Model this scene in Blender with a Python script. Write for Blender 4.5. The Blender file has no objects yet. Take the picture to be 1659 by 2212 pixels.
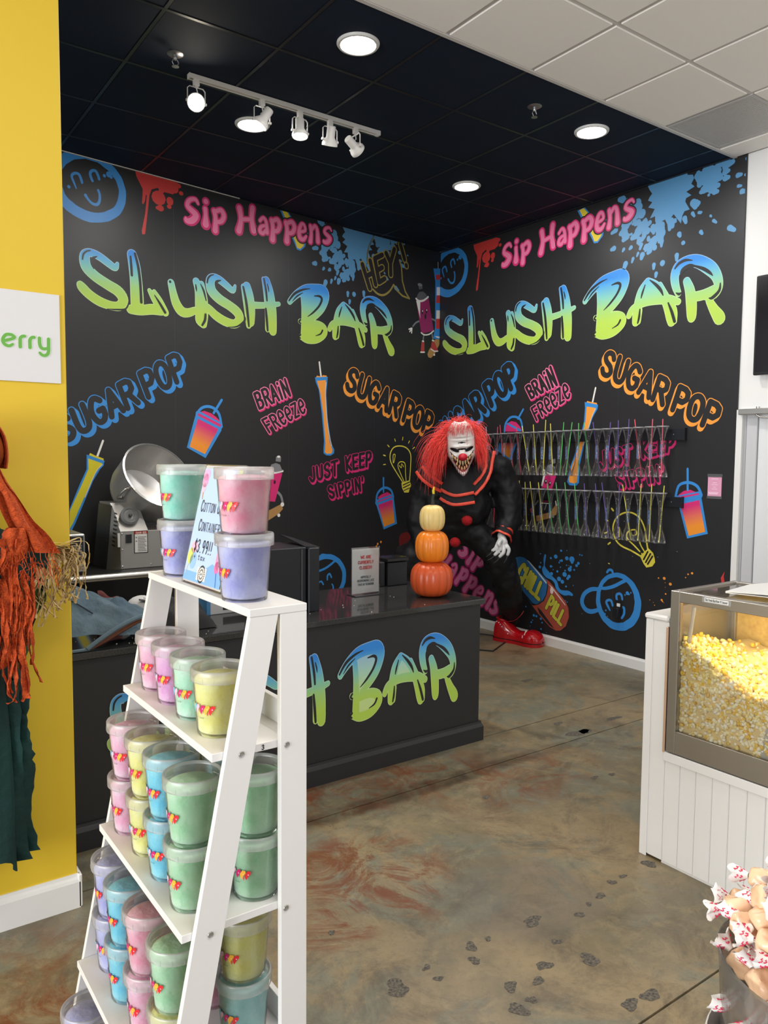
import bpy, bmesh, math, random
import numpy as np
from mathutils import Matrix, Vector

# ------------------------------------------------------------------ camera, sky, lamps, exposure
SC = bpy.context.scene
COL = SC.collection
F_PX, YAW, PITCH, ROLL, SKEW = 1672.38, math.radians(35.676), math.radians(4.0929), math.radians(0.4502), math.radians(7.19)
IMG_W, IMG_H = 1659.0, 2212.0
EYE = np.array([0.0, 0.0, 1.708])
_d = np.array([math.sin(YAW)*math.cos(PITCH), math.cos(YAW)*math.cos(PITCH), -math.sin(PITCH)])
_r = np.array([math.cos(YAW), -math.sin(YAW), 0.0])
_u = np.cross(_r, _d)
CR = math.cos(ROLL)*_r + math.sin(ROLL)*_u
CU = -math.sin(ROLL)*_r + math.cos(ROLL)*_u
cam_data = bpy.data.cameras.new('camera')
cam_data.sensor_fit = 'HORIZONTAL'
cam_data.sensor_width = 36.0
cam_data.lens = 36.0*F_PX/IMG_W
cam_data.clip_start = 0.02
cam = bpy.data.objects.new('camera', cam_data)
COL.objects.link(cam)
cam.matrix_world = Matrix(((CR[0], CU[0], -_d[0], EYE[0]), (CR[1], CU[1], -_d[1], EYE[1]), (CR[2], CU[2], -_d[2], EYE[2]), (0, 0, 0, 1)))
SC.camera = cam

world = bpy.data.worlds.new('daylight')
SC.world = world
world.use_nodes = True
_bg = world.node_tree.nodes['Background']
_bg.inputs[0].default_value = (0.93, 0.97, 1.0, 1)
_bg.inputs[1].default_value = 0.52

def lamp(name, kind, loc, energy, color=(1, 1, 1), size=0.2, size_y=None, aim=None, spot=None):
    l = bpy.data.lights.new(name, kind)
    l.energy = energy
    l.color = color
    if kind == 'AREA':
        l.shape = 'RECTANGLE' if size_y else 'DISK'
        l.size = size
        if size_y:
            l.size_y = size_y
    else:
        l.shadow_soft_size = size
    if spot:
        l.spot_size = spot
        l.spot_blend = 0.6
    o = bpy.data.objects.new(name, l)
    COL.objects.link(o)
    o.location = loc
    if aim is not None:
        o.rotation_euler = (Vector(aim)-Vector(loc)).to_track_quat('-Z', 'Y').to_euler()
    return o

# daylight through the shop front behind the photographer, plus two ceiling lamps added out of view to brighten the room
lamp('shopfront_daylight', 'AREA', (-7.5, 0.2, 1.7), 580, (0.96, 0.98, 1.0), 6.0, 3.0, aim=(1.5, 2.0, 1.9))
lamp('street_daylight', 'AREA', (1.2, -7.5, 1.7), 40, (0.98, 0.99, 1.0), 6.0, 3.0, aim=(2.2, 3.5, 2.0))
lamp('added_ceiling_light', 'AREA', (0.9, 0.4, 3.80), 26, (1.0, 0.97, 0.92), 1.2, 0.6, aim=(0.9, 0.4, 0))
lamp('added_ceiling_light', 'AREA', (2.9, -0.4, 3.80), 26, (1.0, 0.97, 0.92), 1.2, 0.6, aim=(2.9, -0.4, 0))
SC.view_settings.view_transform = 'Standard'
SC.view_settings.look = 'None'
SC.view_settings.gamma = 1.0
SC.view_settings.use_curve_mapping = False
SC.view_settings.exposure = 0.38
SC.cycles.use_denoising = True
SC.cycles.max_bounces = 10
SC.cycles.transparent_max_bounces = 32
SC.cycles.caustics_reflective = False
SC.cycles.caustics_refractive = False

# ------------------------------------------------------------------ where things stand
XR, YC, CEIL = 5.287, 6.384, 3.838               # right wall plane, corner, ceiling height
TL = np.array([math.cos(SKEW), math.sin(SKEW), 0.0])
NL = np.array([-math.sin(SKEW), math.cos(SKEW), 0.0])
CORNER = np.array([XR, YC, 0.0])

def ray(px, py):
    return _d*F_PX + CR*(px-IMG_W/2) - CU*(py-IMG_H/2)
def at_x(px, py, x):
    v = ray(px, py); return EYE + v*(x/v[0])
def at_y(px, py, y):
    v = ray(px, py); return EYE + v*(y/v[1])
def at_z(px, py, z):
    v = ray(px, py); return EYE + v*((z-EYE[2])/v[2])
def at_dist(px, py, dist):
    v = ray(px, py); return EYE + v*(dist/math.hypot(v[0], v[1]))
def on_back(px, py):                              # (along, up) on the back wall, 0 at the corner
    v = ray(px, py); p = EYE + v*((NL @ CORNER)/(NL @ v)); return ((p-CORNER) @ TL, p[2])
def on_right(px, py):                             # (along, up) on the right wall, 0 at the corner
    p = at_x(px, py, XR); return (YC-p[1], p[2])

rnd = random.Random(7)

# ------------------------------------------------------------------ materials
MATS = {}
def srgb(r, g, b):
    f = lambda c: c/12.92 if c <= 0.04045 else ((c+0.055)/1.055)**2.4
    return (f(r/255), f(g/255), f(b/255))
def mat(name, color=(0.8, 0.8, 0.8), rough=0.5, metal=0.0, spec=0.5, noise=None, bump=None, emit=None, trans=0.0, alpha=1.0, coat=0.0, ior=1.45, sheen=0.0):
    """noise=(scale, colour2, contrast); bump=(scale, strength)"""
    if name in MATS:
        return MATS[name]
    m = bpy.data.materials.new(name)
    m.use_nodes = True
    nt = m.node_tree
    b = nt.nodes['Principled BSDF']
    b.inputs['Base Color'].default_value = (*color, 1)
    b.inputs['Roughness'].default_value = rough
    b.inputs['Metallic'].default_value = metal
    b.inputs['Specular IOR Level'].default_value = spec
    b.inputs['IOR'].default_value = ior
    b.inputs['Transmission Weight'].default_value = trans
    b.inputs['Alpha'].default_value = alpha
    b.inputs['Coat Weight'].default_value = coat
    b.inputs['Sheen Weight'].default_value = sheen
    if emit:
        b.inputs['Emission Color'].default_value = (*emit[0], 1)
        b.inputs['Emission Strength'].default_value = emit[1]
    if noise or bump:
        tc = nt.nodes.new('ShaderNodeTexCoord')
    if noise:
        n = nt.nodes.new('ShaderNodeTexNoise')
        n.inputs['Scale'].default_value = noise[0]
        n.inputs['Detail'].default_value = 6
        nt.links.new(tc.outputs['Object'], n.inputs['Vector'])
        r = nt.nodes.new('ShaderNodeValToRGB')
        c = noise[2] if len(noise) > 2 else 0.3
        r.color_ramp.elements[0].position = 0.5-c/2
        r.color_ramp.elements[1].position = 0.5+c/2
        r.color_ramp.elements[0].color = (*color, 1)
        r.color_ramp.elements[1].color = (*noise[1], 1)
        nt.links.new(n.outputs['Fac'], r.inputs['Fac'])
        nt.links.new(r.outputs['Color'], b.inputs['Base Color'])
    if bump:
        n2 = nt.nodes.new('ShaderNodeTexNoise')
        n2.inputs['Scale'].default_value = bump[0]
        n2.inputs['Detail'].default_value = 5
        nt.links.new(tc.outputs['Object'], n2.inputs['Vector'])
        bp = nt.nodes.new('ShaderNodeBump')
        bp.inputs['Strength'].default_value = bump[1]
        bp.inputs['Distance'].default_value = 0.01
        nt.links.new(n2.outputs['Fac'], bp.inputs['Height'])
        nt.links.new(bp.outputs['Normal'], b.inputs['Normal'])
    MATS[name] = m
    return m
def veil(name, color, opacity, rough=0.25, gloss=0.12):
    """thin clear or milky plastic: part see-through, part white body, with a sheen"""
    if name in MATS:
        return MATS[name]
    m = bpy.data.materials.new(name)
    m.use_nodes = True
    nt = m.node_tree
    nt.nodes.remove(nt.nodes['Principled BSDF'])
    out = nt.nodes['Material Output']
    t = nt.nodes.new('ShaderNodeBsdfTransparent')
    d = nt.nodes.new('ShaderNodeBsdfDiffuse'); d.inputs[0].default_value = (*color, 1)
    tr = nt.nodes.new('ShaderNodeBsdfTranslucent'); tr.inputs[0].default_value = (*color, 1)
    body = nt.nodes.new('ShaderNodeMixShader'); body.inputs[0].default_value = 0.4
    nt.links.new(d.outputs[0], body.inputs[1]); nt.links.new(tr.outputs[0], body.inputs[2])
    mx = nt.nodes.new('ShaderNodeMixShader'); mx.inputs[0].default_value = opacity
    nt.links.new(t.outputs[0], mx.inputs[1]); nt.links.new(body.outputs[0], mx.inputs[2])
    g = nt.nodes.new('ShaderNodeBsdfGlossy'); g.inputs['Roughness'].default_value = rough
    fr = nt.nodes.new('ShaderNodeFresnel'); fr.inputs[0].default_value = 1.45
    ml = nt.nodes.new('ShaderNodeMath'); ml.operation = 'MULTIPLY_ADD'; ml.inputs[1].default_value = 0.8; ml.inputs[2].default_value = gloss*0.25
    nt.links.new(fr.outputs[0], ml.inputs[0])
    m2 = nt.nodes.new('ShaderNodeMixShader')
    nt.links.new(ml.outputs[0], m2.inputs[0]); nt.links.new(mx.outputs[0], m2.inputs[1]); nt.links.new(g.outputs[0], m2.inputs[2])
    nt.links.new(m2.outputs[0], out.inputs[0])
    MATS[name] = m
    return m
def mat_attr(name, rough=0.45, spec=0.4, noise=0.0, emit=False):
    """flat print: colour from the mesh's own colour attribute"""
    if name in MATS:
        return MATS[name]
    m = bpy.data.materials.new(name)
    m.use_nodes = True
    nt = m.node_tree
    b = nt.nodes['Principled BSDF']
    a = nt.nodes.new('ShaderNodeVertexColor'); a.layer_name = 'Col'
    nt.links.new(a.outputs[0], b.inputs['Base Color'])
    b.inputs['Roughness'].default_value = rough
    b.inputs['Specular IOR Level'].default_value = spec
    MATS[name] = m
    return m

# ------------------------------------------------------------------ mesh builder
class MB:
    def __init__(self):
        self.v, self.f, self.c = [], [], []
        self.col = None
    def add(self, verts, faces, M=None):
        o = len(self.v)
        for p in verts:
            if M is not None:
                q = M @ Vector(p); p = (q.x, q.y, q.z)
            self.v.append((float(p[0]), float(p[1]), float(p[2])))
            self.c.append(self.col)
        for f in faces:
            self.f.append(tuple(o+i for i in f))
        return self
    def box(self, x0, x1, y0, y1, z0, z1, b=0.0, M=None):
        if x0 > x1: x0, x1 = x1, x0
        if y0 > y1: y0, y1 = y1, y0
        if z0 > z1: z0, z1 = z1, z0
        b = min(b, (x1-x0)*0.45, (y1-y0)*0.45, (z1-z0)*0.45)
        if b <= 0:
            V = [(x0, y0, z0), (x1, y0, z0), (x1, y1, z0), (x0, y1, z0), (x0, y0, z1), (x1, y0, z1), (x1, y1, z1), (x0, y1, z1)]
            return self.add(V, [(0, 3, 2, 1), (4, 5, 6, 7), (0, 1, 5, 4), (1, 2, 6, 5), (2, 3, 7, 6), (3, 0, 4, 7)], M)
        V, idx = [], {}
        for sx in (0, 1):
            for sy in (0, 1):
                for sz in (0, 1):
                    for ax in range(3):
                        X = (x0, x1)[sx]; Y = (y0, y1)[sy]; Z = (z0, z1)[sz]
                        if ax != 0: X += b*(1 if sx == 0 else -1)
                        if ax != 1: Y += b*(1 if sy == 0 else -1)
                        if ax != 2: Z += b*(1 if sz == 0 else -1)
                        idx[(sx, sy, sz, ax)] = len(V); V.append((X, Y, Z))
        Fs = []
        for s in (0, 1):
            q = [idx[(s, 0, 0, 0)], idx[(s, 1, 0, 0)], idx[(s, 1, 1, 0)], idx[(s, 0, 1, 0)]]; Fs.append(q if s else q[::-1])
            q = [idx[(0, s, 0, 1)], idx[(0, s, 1, 1)], idx[(1, s, 1, 1)], idx[(1, s, 0, 1)]]; Fs.append(q if s else q[::-1])
            q = [idx[(0, 0, s, 2)], idx[(1, 0, s, 2)], idx[(1, 1, s, 2)], idx[(0, 1, s, 2)]]; Fs.append(q if s else q[::-1])
        for a in (0, 1):
            for c in (0, 1):
                Fs.append([idx[(a, c, 0, 0)], idx[(a, c, 1, 0)], idx[(a, c, 1, 1)], idx[(a, c, 0, 1)]])
                Fs.append([idx[(a, 0, c, 0)], idx[(a, 1, c, 0)], idx[(a, 1, c, 2)], idx[(a, 0, c, 2)]])
                Fs.append([idx[(0, a, c, 1)], idx[(1, a, c, 1)], idx[(1, a, c, 2)], idx[(0, a, c, 2)]])
        for k in [(a, c, e) for a in (0, 1) for c in (0, 1) for e in (0, 1)]:
            Fs.append([idx[k+(0,)], idx[k+(1,)], idx[k+(2,)]])
        return self.add(V, Fs, M)
    def lathe(self, prof, n=24, M=None, wob=None, close=True):
        V, Fs = [], []
        for (r, z) in prof:
            for k in range(n):
                a = 2*math.pi*k/n
                rr = r*(wob(a, z) if wob else 1.0)
                V.append((rr*math.cos(a), rr*math.sin(a), z))
        for i in range(len(prof)-1):
            for k in range(n):
                k2 = (k+1) % n
                Fs.append((i*n+k, i*n+k2, (i+1)*n+k2, (i+1)*n+k))
        if close:
            if prof[0][0] > 1e-6: Fs.append(tuple(range(n))[::-1])
            if prof[-1][0] > 1e-6: Fs.append(tuple((len(prof)-1)*n+k for k in range(n)))
        return self.add(V, Fs, M)
    def tube(self, path, r, n=8, cap=True, M=None, flat=1.0, up=None):
        P = [Vector(p) for p in path]
        R = r if isinstance(r, (list, tuple)) else [r]*len(P)
        V, Fs = [], []
        prev = None
        for i, p in enumerate(P):
            t = (P[min(i+1, len(P)-1)]-P[max(i-1, 0)])
            t = t.normalized() if t.length > 1e-9 else Vector((0, 0, 1))
            if prev is None:
                a = Vector(up) if up else (Vector((0, 0, 1)) if abs(t.z) < 0.9 else Vector((1, 0, 0)))
            else:
                a = prev
            a = (a-t*a.dot(t))
            if a.length < 1e-6:
                a = t.orthogonal()
            a.normalize(); prev = a
            b = t.cross(a)
            for k in range(n):
                th = 2*math.pi*k/n
                q = p+a*(R[i]*math.cos(th))*flat+b*(R[i]*math.sin(th))
                V.append(q[:])
        for i in range(len(P)-1):
            for k in range(n):
                k2 = (k+1) % n
                Fs.append((i*n+k, i*n+k2, (i+1)*n+k2, (i+1)*n+k))
        if cap:
            Fs.append(tuple(range(n))[::-1]); Fs.append(tuple((len(P)-1)*n+k for k in range(n)))
        return self.add(V, Fs, M)
    def ell(self, c, r, nu=16, nv=10, M=None, fn=None):
        V, Fs = [], []
        for j in range(nv+1):
            ph = math.pi*j/nv
            for i in range(nu):
                a = 2*math.pi*i/nu
                d = (math.sin(ph)*math.cos(a), math.sin(ph)*math.sin(a), math.cos(ph))
                s = fn(d) if fn else 1.0
                V.append((c[0]+r[0]*d[0]*s, c[1]+r[1]*d[1]*s, c[2]+r[2]*d[2]*s))
        for j in range(nv):
            for i in range(nu):
                i2 = (i+1) % nu
                Fs.append((j*nu+i, (j+1)*nu+i, (j+1)*nu+i2, j*nu+i2))
        return self.add(V, Fs, M)
    def prism(self, pts, z0, z1, M=None):
        n = len(pts)
        V = [(x, y, z0) for x, y in pts]+[(x, y, z1) for x, y in pts]
        Fs = [tuple(range(n))[::-1], tuple(range(n, 2*n))]+[(i, (i+1) % n, n+(i+1) % n, n+i) for i in range(n)]
        return self.add(V, Fs, M)
    def grid(self, fn, nu, nv, wrap=False, M=None):
        V = [fn(i/(nu-(0 if wrap else 1)), j/(nv-1)) for j in range(nv) for i in range(nu)]
        Fs = []
        for j in range(nv-1):
            for i in range(nu if wrap else nu-1):
                i2 = (i+1) % nu
                Fs.append((j*nu+i, j*nu+i2, (j+1)*nu+i2, (j+1)*nu+i))
        return self.add(V, Fs, M)
    def mesh(self, name, m, smooth=True, angle=40):
        me = bpy.data.meshes.new(name)
        me.from_pydata(self.v, [], self.f)
        if isinstance(m, (list, tuple)):
            for x in m: me.materials.append(x)
        elif m is not None:
            me.materials.append(m)
        if any(c is not None for c in self.c):
            ca = me.color_attributes.new('Col', 'FLOAT_COLOR', 'POINT')
            arr = np.array([(*(c or (1, 1, 1)), 1.0) for c in self.c], dtype=np.float32)
            ca.data.foreach_set('color', arr.ravel())
        if smooth:
            me.polygons.foreach_set('use_smooth', [True]*len(me.polygons))
            me.set_sharp_from_angle(angle=math.radians(angle))
        me.update()
        return me
    def build(self, name, m, parent=None, smooth=True, angle=40, loc=None):
        o = bpy.data.objects.new(name, self.mesh(name, m, smooth, angle))
        COL.objects.link(o)
        if loc is not None: o.location = loc
        if parent is not None: o.parent = parent
        return o

def tag(o, label=None, cat=None, group=None, kind=None):
    if label: o['label'] = label
    if cat: o['category'] = cat
    if group: o['group'] = group
    if kind: o['kind'] = kind
    return o
def thing(name, label, cat, loc=(0, 0, 0), rz=0.0, group=None):
    o = bpy.data.objects.new(name, None)
    o.empty_display_size = 0.05
    COL.objects.link(o)
    o.location = loc; o.rotation_euler = (0, 0, rz)
    return tag(o, label, cat, group)
def dup_tree(o, parent=None):
    c = o.copy(); COL.objects.link(c)
    if parent is not None: c.parent = parent
    for ch in list(o.children): dup_tree(ch, c)
    return c
def catmull(pts, k=5, closed=False):
    n = len(pts); out = []
    P = [tuple(p) for p in pts]
    rng = range(n if closed else n-1)
    for i in rng:
        p0 = P[(i-1) % n] if (closed or i > 0) else P[0]
        p1, p2 = P[i], P[(i+1) % n]
        p3 = P[(i+2) % n] if (closed or i+2 < n) else P[-1]
        for s in range(k):
            t = s/k
            out.append(tuple(0.5*((2*b)+(-a+c)*t+(2*a-5*b+4*c-d)*t*t+(-a+3*b-3*c+d)*t**3) for a, b, c, d in zip(p0, p1, p2, p3)))
    if not closed: out.append(P[-1])
    return out

# ------------------------------------------------------------------ the room
M_BLACKWALL = mat('black_wall_print', (0.021, 0.021, 0.023), 0.42, spec=0.45, bump=(900, 0.04))
M_WHITEWALL = mat('white_wall_paint', (0.80, 0.79, 0.775), 0.55)
M_YELLOW = mat('yellow_wall_paint', srgb(226, 192, 50), 0.5, bump=(500, 0.03))
M_TRIM = mat('white_trim_paint', (0.80, 0.79, 0.77), 0.4)
M_BLACKTILE = mat('black_ceiling_tile', (0.0090, 0.0145, 0.029), 0.75, spec=.2, noise=(3, (0.011, 0.018, 0.035), 0.6), bump=(300, 0.1))
M_WHITETILE = mat('white_ceiling_tile', (0.90, 0.865, 0.83), 0.8, bump=(600, 0.06))
M_GRID = mat('white_ceiling_grid', (0.60, 0.57, 0.55), 0.45)
M_GRIDB = mat('black_ceiling_grid', (0.016, 0.017, 0.022), 0.35)

def floor_material():
    m = bpy.data.materials.new('stained_concrete'); m.use_nodes = True
    nt = m.node_tree; b = nt.nodes['Principled BSDF']
    N = nt.nodes.new; Lk = nt.links.new
    tc = N('ShaderNodeTexCoord')
    def noise(scale, detail=8, rough=0.6, dist=0.0, off=(0, 0, 0)):
        mp = N('ShaderNodeMapping'); mp.inputs['Location'].default_value = off
        Lk(tc.outputs['Object'], mp.inputs['Vector'])
        n = N('ShaderNodeTexNoise'); n.inputs['Scale'].default_value = scale; n.inputs['Detail'].default_value = detail
        n.inputs['Roughness'].default_value = rough; n.inputs['Distortion'].default_value = dist
        Lk(mp.outputs[0], n.inputs['Vector']); return n.outputs['Fac']
    def ramp(fac, a, c, lo=(0, 0, 0, 1), hi=(1, 1, 1, 1)):
        r = N('ShaderNodeValToRGB'); r.color_ramp.elements[0].position = a; r.color_ramp.elements[1].position = c
        r.color_ramp.elements[0].color = lo; r.color_ramp.elements[1].color = hi
        Lk(fac, r.inputs[0]); return r.outputs[0]
    def mix(f, a, c):
        x = N('ShaderNodeMix'); x.data_type = 'RGBA'
        if isinstance(f, float): x.inputs[0].default_value = f
        else: Lk(f, x.inputs[0])
        for s, val in ((6, a), (7, c)):
            if isinstance(val, tuple): x.inputs[s].default_value = (*val, 1)
            else: Lk(val, x.inputs[s])
        return x.outputs[2]
    def mul(a, c):
        x = N('ShaderNodeMath'); x.operation = 'MULTIPLY'; x.use_clamp = True
        for s, val in ((0, a), (1, c)):
            if isinstance(val, (int, float)): x.inputs[s].default_value = val
            else: Lk(val, x.inputs[s])
        return x.outputs[0]
    def blob(cx, cy, rx, ry, soft=0.5):
        mp = N('ShaderNodeMapping'); mp.vector_type = 'POINT'
        mp.inputs['Location'].default_value = (-cx/rx, -cy/ry, 0); mp.inputs['Scale'].default_value = (1/rx, 1/ry, 0)
        Lk(tc.outputs['Object'], mp.inputs['Vector'])
        g = N('ShaderNodeTexGradient'); g.gradient_type = 'SPHERICAL'; Lk(mp.outputs[0], g.inputs[0])
        return ramp(g.outputs['Fac'], 0.0, soft)
    tan, olive, grey, dark, rust = srgb(146, 128, 98), srgb(116, 107, 86), srgb(116, 117, 103), srgb(74, 65, 54), srgb(116, 66, 40)
    c = mix(ramp(noise(1.1, 8, 0.62, 0.6), 0.42, 0.58), olive, tan)
    c = mix(mul(ramp(noise(2.1, 9, 0.68, 0.8, (3, 7, 0)), 0.5, 0.6), 0.85), c, grey)
    c = mix(mul(ramp(noise(3.2, 12, 0.78, 0.7, (1, 2, 0)), 0.5, 0.64), 0.6), c, dark)
    c = mix(mul(ramp(noise(9, 12, 0.8, 0.5, (4, 4, 0)), 0.5, 0.66), 0.5), c, srgb(164, 146, 110))
    c = mix(mul(ramp(noise(30, 10, 0.8, 0.3, (5, 2, 0)), 0.5, 0.68), 0.45), c, srgb(96, 88, 70))
    rm = ramp(noise(3.4, 12, 0.78, 1.0, (2.2, 0.3, 0)), 0.46, 0.58)
    for bl, k in ((blob(2.1, 3.2, 1.0, 0.30, .4), .95), (blob(1.75, 2.55, 0.42, 0.40, .4), .9), (blob(1.55, 2.30, 0.40, 0.16, .35), 1.0), (blob(1.80, 2.42, 0.16, 0.34, .35), 1.0), (blob(0.35, 2.3, 0.6, 0.8), .9), (blob(2.9, 2.85, 0.7, 0.35), .7)):
        c = mix(mul(mul(rm, bl), k), c, rust)
    c = mix(mul(blob(2.15, 2.02, 0.36, 0.30, 0.3), 0.45), c, srgb(108, 101, 92))
    c = mix(mul(mul(blob(2.4, 3.04, 1.5, 0.085, .5), ramp(noise(2.5, 10, .75, .5, (9, 1, 0)), .35, .6)), .8), c, srgb(58, 46, 36))
    c = mix(mul(ramp(noise(55, 8, 0.8, 0.2, (8, 1, 0)), 0.58, 0.74), 0.5), c, dark)
    Lk(c, b.inputs['Base Color'])
    rr = ramp(noise(4, 8, 0.7), 0.3, 0.7, (0.26, 0.26, 0.26, 1), (0.5, 0.5, 0.5, 1)); Lk(rr, b.inputs['Roughness'])
    bp = N('ShaderNodeBump'); bp.inputs['Strength'].default_value = 0.08; bp.inputs['Distance'].default_value = 0.004
    Lk(noise(40, 8, 0.7), bp.inputs['Height']); Lk(bp.outputs[0], b.inputs['Normal'])
    return m
M_FLOOR = floor_material()
M_JOINT = mat('floor_joint_dirt', (0.022, 0.018, 0.015), 0.8)
M_PATCH = mat('floor_patch_dark', (0.04, 0.036, 0.032), 0.6, noise=(110, (0.17, 0.145, 0.11), 0.3))

# floor: slabs divided by saw-cut joints, all sides of one structure
FX0, FX1, FY0, FY1 = -4.0, XR+0.03, -3.2, 6.9
floor = MB().box(FX0, FX1, FY0, FY1, -0.12, -0.012).build('floor', M_JOINT, smooth=False)
tag(floor, kind='structure')
ycuts = [FY0, -1.2, 1.352, 3.05, 3.40, FY1]
g = 0.004
for i in range(len(ycuts)-1):
    y0, y1 = ycuts[i], ycuts[i+1]
    tilt = 0.0
    sl = MB().box(FX0, FX1, y0+g, y1-g, -0.012, 0.0).build('slab', M_FLOOR, floor, smooth=False)
# worn dark spots, flat on the concrete
pm = MB()
SPOTS = [(1250, 1583, .05, 2.2), (1205, 1563, .03, 1.5), (1262, 1580, .035, 1.4), (1325, 1552, .03, 2.4), (1138, 1470, .035, 1.6), (1284, 1680, .02, 1.6), (1322, 1673, .016, 2.0),
         (1402, 1866, .030, 1.2), (1297, 1935, .020, 1.3), (1252, 1976, .018, 1.3), (1202, 2034, .018, 1.3), (1176, 2086, .026, 1.2), (1163, 2119, .022, 1.1), (1148, 2160, .020, 1.0), (1120, 2181, .034, 1.0),
         (1103, 2131, .026, 1.1), (921, 2090, .014, 1.4), (947, 2114, .014, 1.4), (858, 2135, .045, 1.0), (1018, 2045, .030, .8), (1025, 2075, .022, 1.1), (1054, 2028, .014, 1.2), (716, 2015, .014, 1.3), (1274, 2073, .035, 1.1),
         (1361, 2170, .030, 1.1), (1405, 2150, .032, 1.1), (1272, 1953, .014, 1.2), (1322, 1906, .018, 1.4), (1345, 1893, .014, 1.5), (1050, 1722, .018, 1.4), (1150, 1990, .03, 1.6)]
for (px, py, r, asp) in SPOTS:
    c = at_z(px, py, 0.0); pts = []; f1, f2, f3 = [rnd.uniform(0, 6.28) for _ in range(3)]
    for k in range(22):
        a = 2*math.pi*k/22; rr = r*0.85*(1+.2*math.sin(2*a+f1)+.14*math.sin(3*a+f2)+.08*math.sin(5*a+f3)+rnd.uniform(-.06, .06))
        pts.append((c[0]+rr*math.cos(a)*asp, c[1]+rr*math.sin(a), 0.0008))
    pm.add(pts, [tuple(range(22))])
tag(pm.build('worn_spots', M_PATCH, floor, smooth=False), kind='stuff')

# black mural walls
def back_xy(u):
    p = CORNER + TL*u; return p[0], p[1]
U_END = -5.0
wall_back = thing('wall_back', None, None, (0, 0, 0)); tag(wall_back, kind='structure')
x0, y0 = back_xy(U_END); x1, y1 = back_xy(0.0)
wb = MB(); nb = NL*0.10
wb.add([(x0, y0, 0), (x1, y1, 0), (x1, y1, CEIL), (x0, y0, CEIL), (x0+nb[0], y0+nb[1], 0), (x1+nb[0], y1+nb[1], 0), (x1+nb[0], y1+nb[1], CEIL), (x0+nb[0], y0+nb[1], CEIL)],
       [(0, 1, 2, 3), (7, 6, 5, 4), (0, 3, 7, 4), (1, 5, 6, 2), (3, 2, 6, 7), (0, 4, 5, 1)])
wb.build('wall_surface', M_BLACKWALL, wall_back, smooth=False)
wall_right = thing('wall_right', None, None); tag(wall_right, kind='structure')
RB = 3.052                                            # where the black covering ends towards the door
MB().box(XR, XR+0.1, RB, YC+0.02, 0, CEIL).build('wall_surface', M_BLACKWALL, wall_right, smooth=False)
wall_door = MB().box(XR+0.012, XR+0.1, FY0, RB, 2.06, CEIL)
wall_door.box(XR+0.012, XR+0.1, FY0, 1.85, 0, 2.06)
tag(wall_door.build('wall_door_side', M_WHITEWALL, smooth=False), kind='structure')
M_SEAM = mat('wall_covering_seam', (0.05, 0.05, 0.052), 0.5)
for u in (-3.05, -1.95, -0.92):
    x, y = back_xy(u); p = np.array([x, y, 0])-NL*0.0008
    q = p+TL*0.0025
    MB().add([(p[0], p[1], 0.05), (q[0], q[1], 0.05), (q[0], q[1], CEIL-.01), (p[0], p[1], CEIL-.01)], [(0, 1, 2, 3)]).build('seam', M_SEAM, wall_back, smooth=False)
for u in (1.14, 2.30):
    MB().add([(XR-0.0008, YC-u, 0.12), (XR-0.0008, YC-u-0.002, 0.12), (XR-0.0008, YC-u-0.002, CEIL-.01), (XR-0.0008, YC-u, CEIL-.01)], [(0, 1, 2, 3)]).build('seam', M_SEAM, wall_right, smooth=False)
# white L-angle where the tiles meet the mural walls
tag(MB().box(XR-0.02, XR, 3.16, YC, CEIL-0.006, CEIL+0.0).build('trim_1', M_GRIDB, smooth=False), kind='structure')
tr = MB(); a = CORNER+TL*U_END; c2 = CORNER+TL*(-2.55)
for s0, s1 in ((U_END, -2.45),):
    p, q = CORNER+TL*s0, CORNER+TL*s1
    n = -NL*0.012
    tr.add([(p[0], p[1], CEIL-.004), (q[0], q[1], CEIL-.004), (q[0]+n[0], q[1]+n[1], CEIL-.004), (p[0]+n[0], p[1]+n[1], CEIL-.004), (p[0], p[1], CEIL), (q[0], q[1], CEIL), (q[0]+n[0], q[1]+n[1], CEIL), (p[0]+n[0], p[1]+n[1], CEIL)],
           [(0, 3, 2, 1), (4, 5, 6, 7), (3, 7, 6, 2), (0, 1, 5, 4), (0, 4, 7, 3), (1, 2, 6, 5)])
tag(tr.build('trim_2', M_TRIM, smooth=False), kind='structure')

# baseboards
def baseboard(name, p, q, h, t, nrm):
    p, q, nrm = np.array(p, float), np.array(q, float), np.array(nrm, float)
    prof = [(0, 0), (t, 0), (t, h*0.78), (t*0.75, h*0.86), (t*0.45, h*0.92), (t*0.3, h), (0, h)]
    V = []
    for e in (p, q):
        for (a, z) in prof: V.append((e[0]+nrm[0]*a, e[1]+nrm[1]*a, z))
    n = len(prof)
    m = MB().add(V, [tuple(range(n)), tuple(range(n, 2*n))[::-1]]+[(i, n+i, n+(i+1) % n, (i+1) % n) for i in range(n)])
    return tag(m.build(name, M_TRIM, smooth=False), kind='structure')
baseboard('baseboard_right', (XR, YC, 0), (XR, RB, 0), 0.096, 0.014, (-1, 0, 0))
# yellow wall end
YW = 2.965
tag(MB().box(FX0, 0.712, YW, YW+0.12, 0, CEIL, 0.003).build('wall_left', M_YELLOW, smooth=False), kind='structure')
baseboard('baseboard_left', (FX0, YW, 0), (0.72, YW, 0), 0.128, 0.018, (0, -1, 0))
tag(MB().box(0.712, 0.727, YW-0.018, YW+0.12, 0, 0.128, 0.004).build('baseboard_end', M_TRIM, smooth=False), kind='structure')

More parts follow.
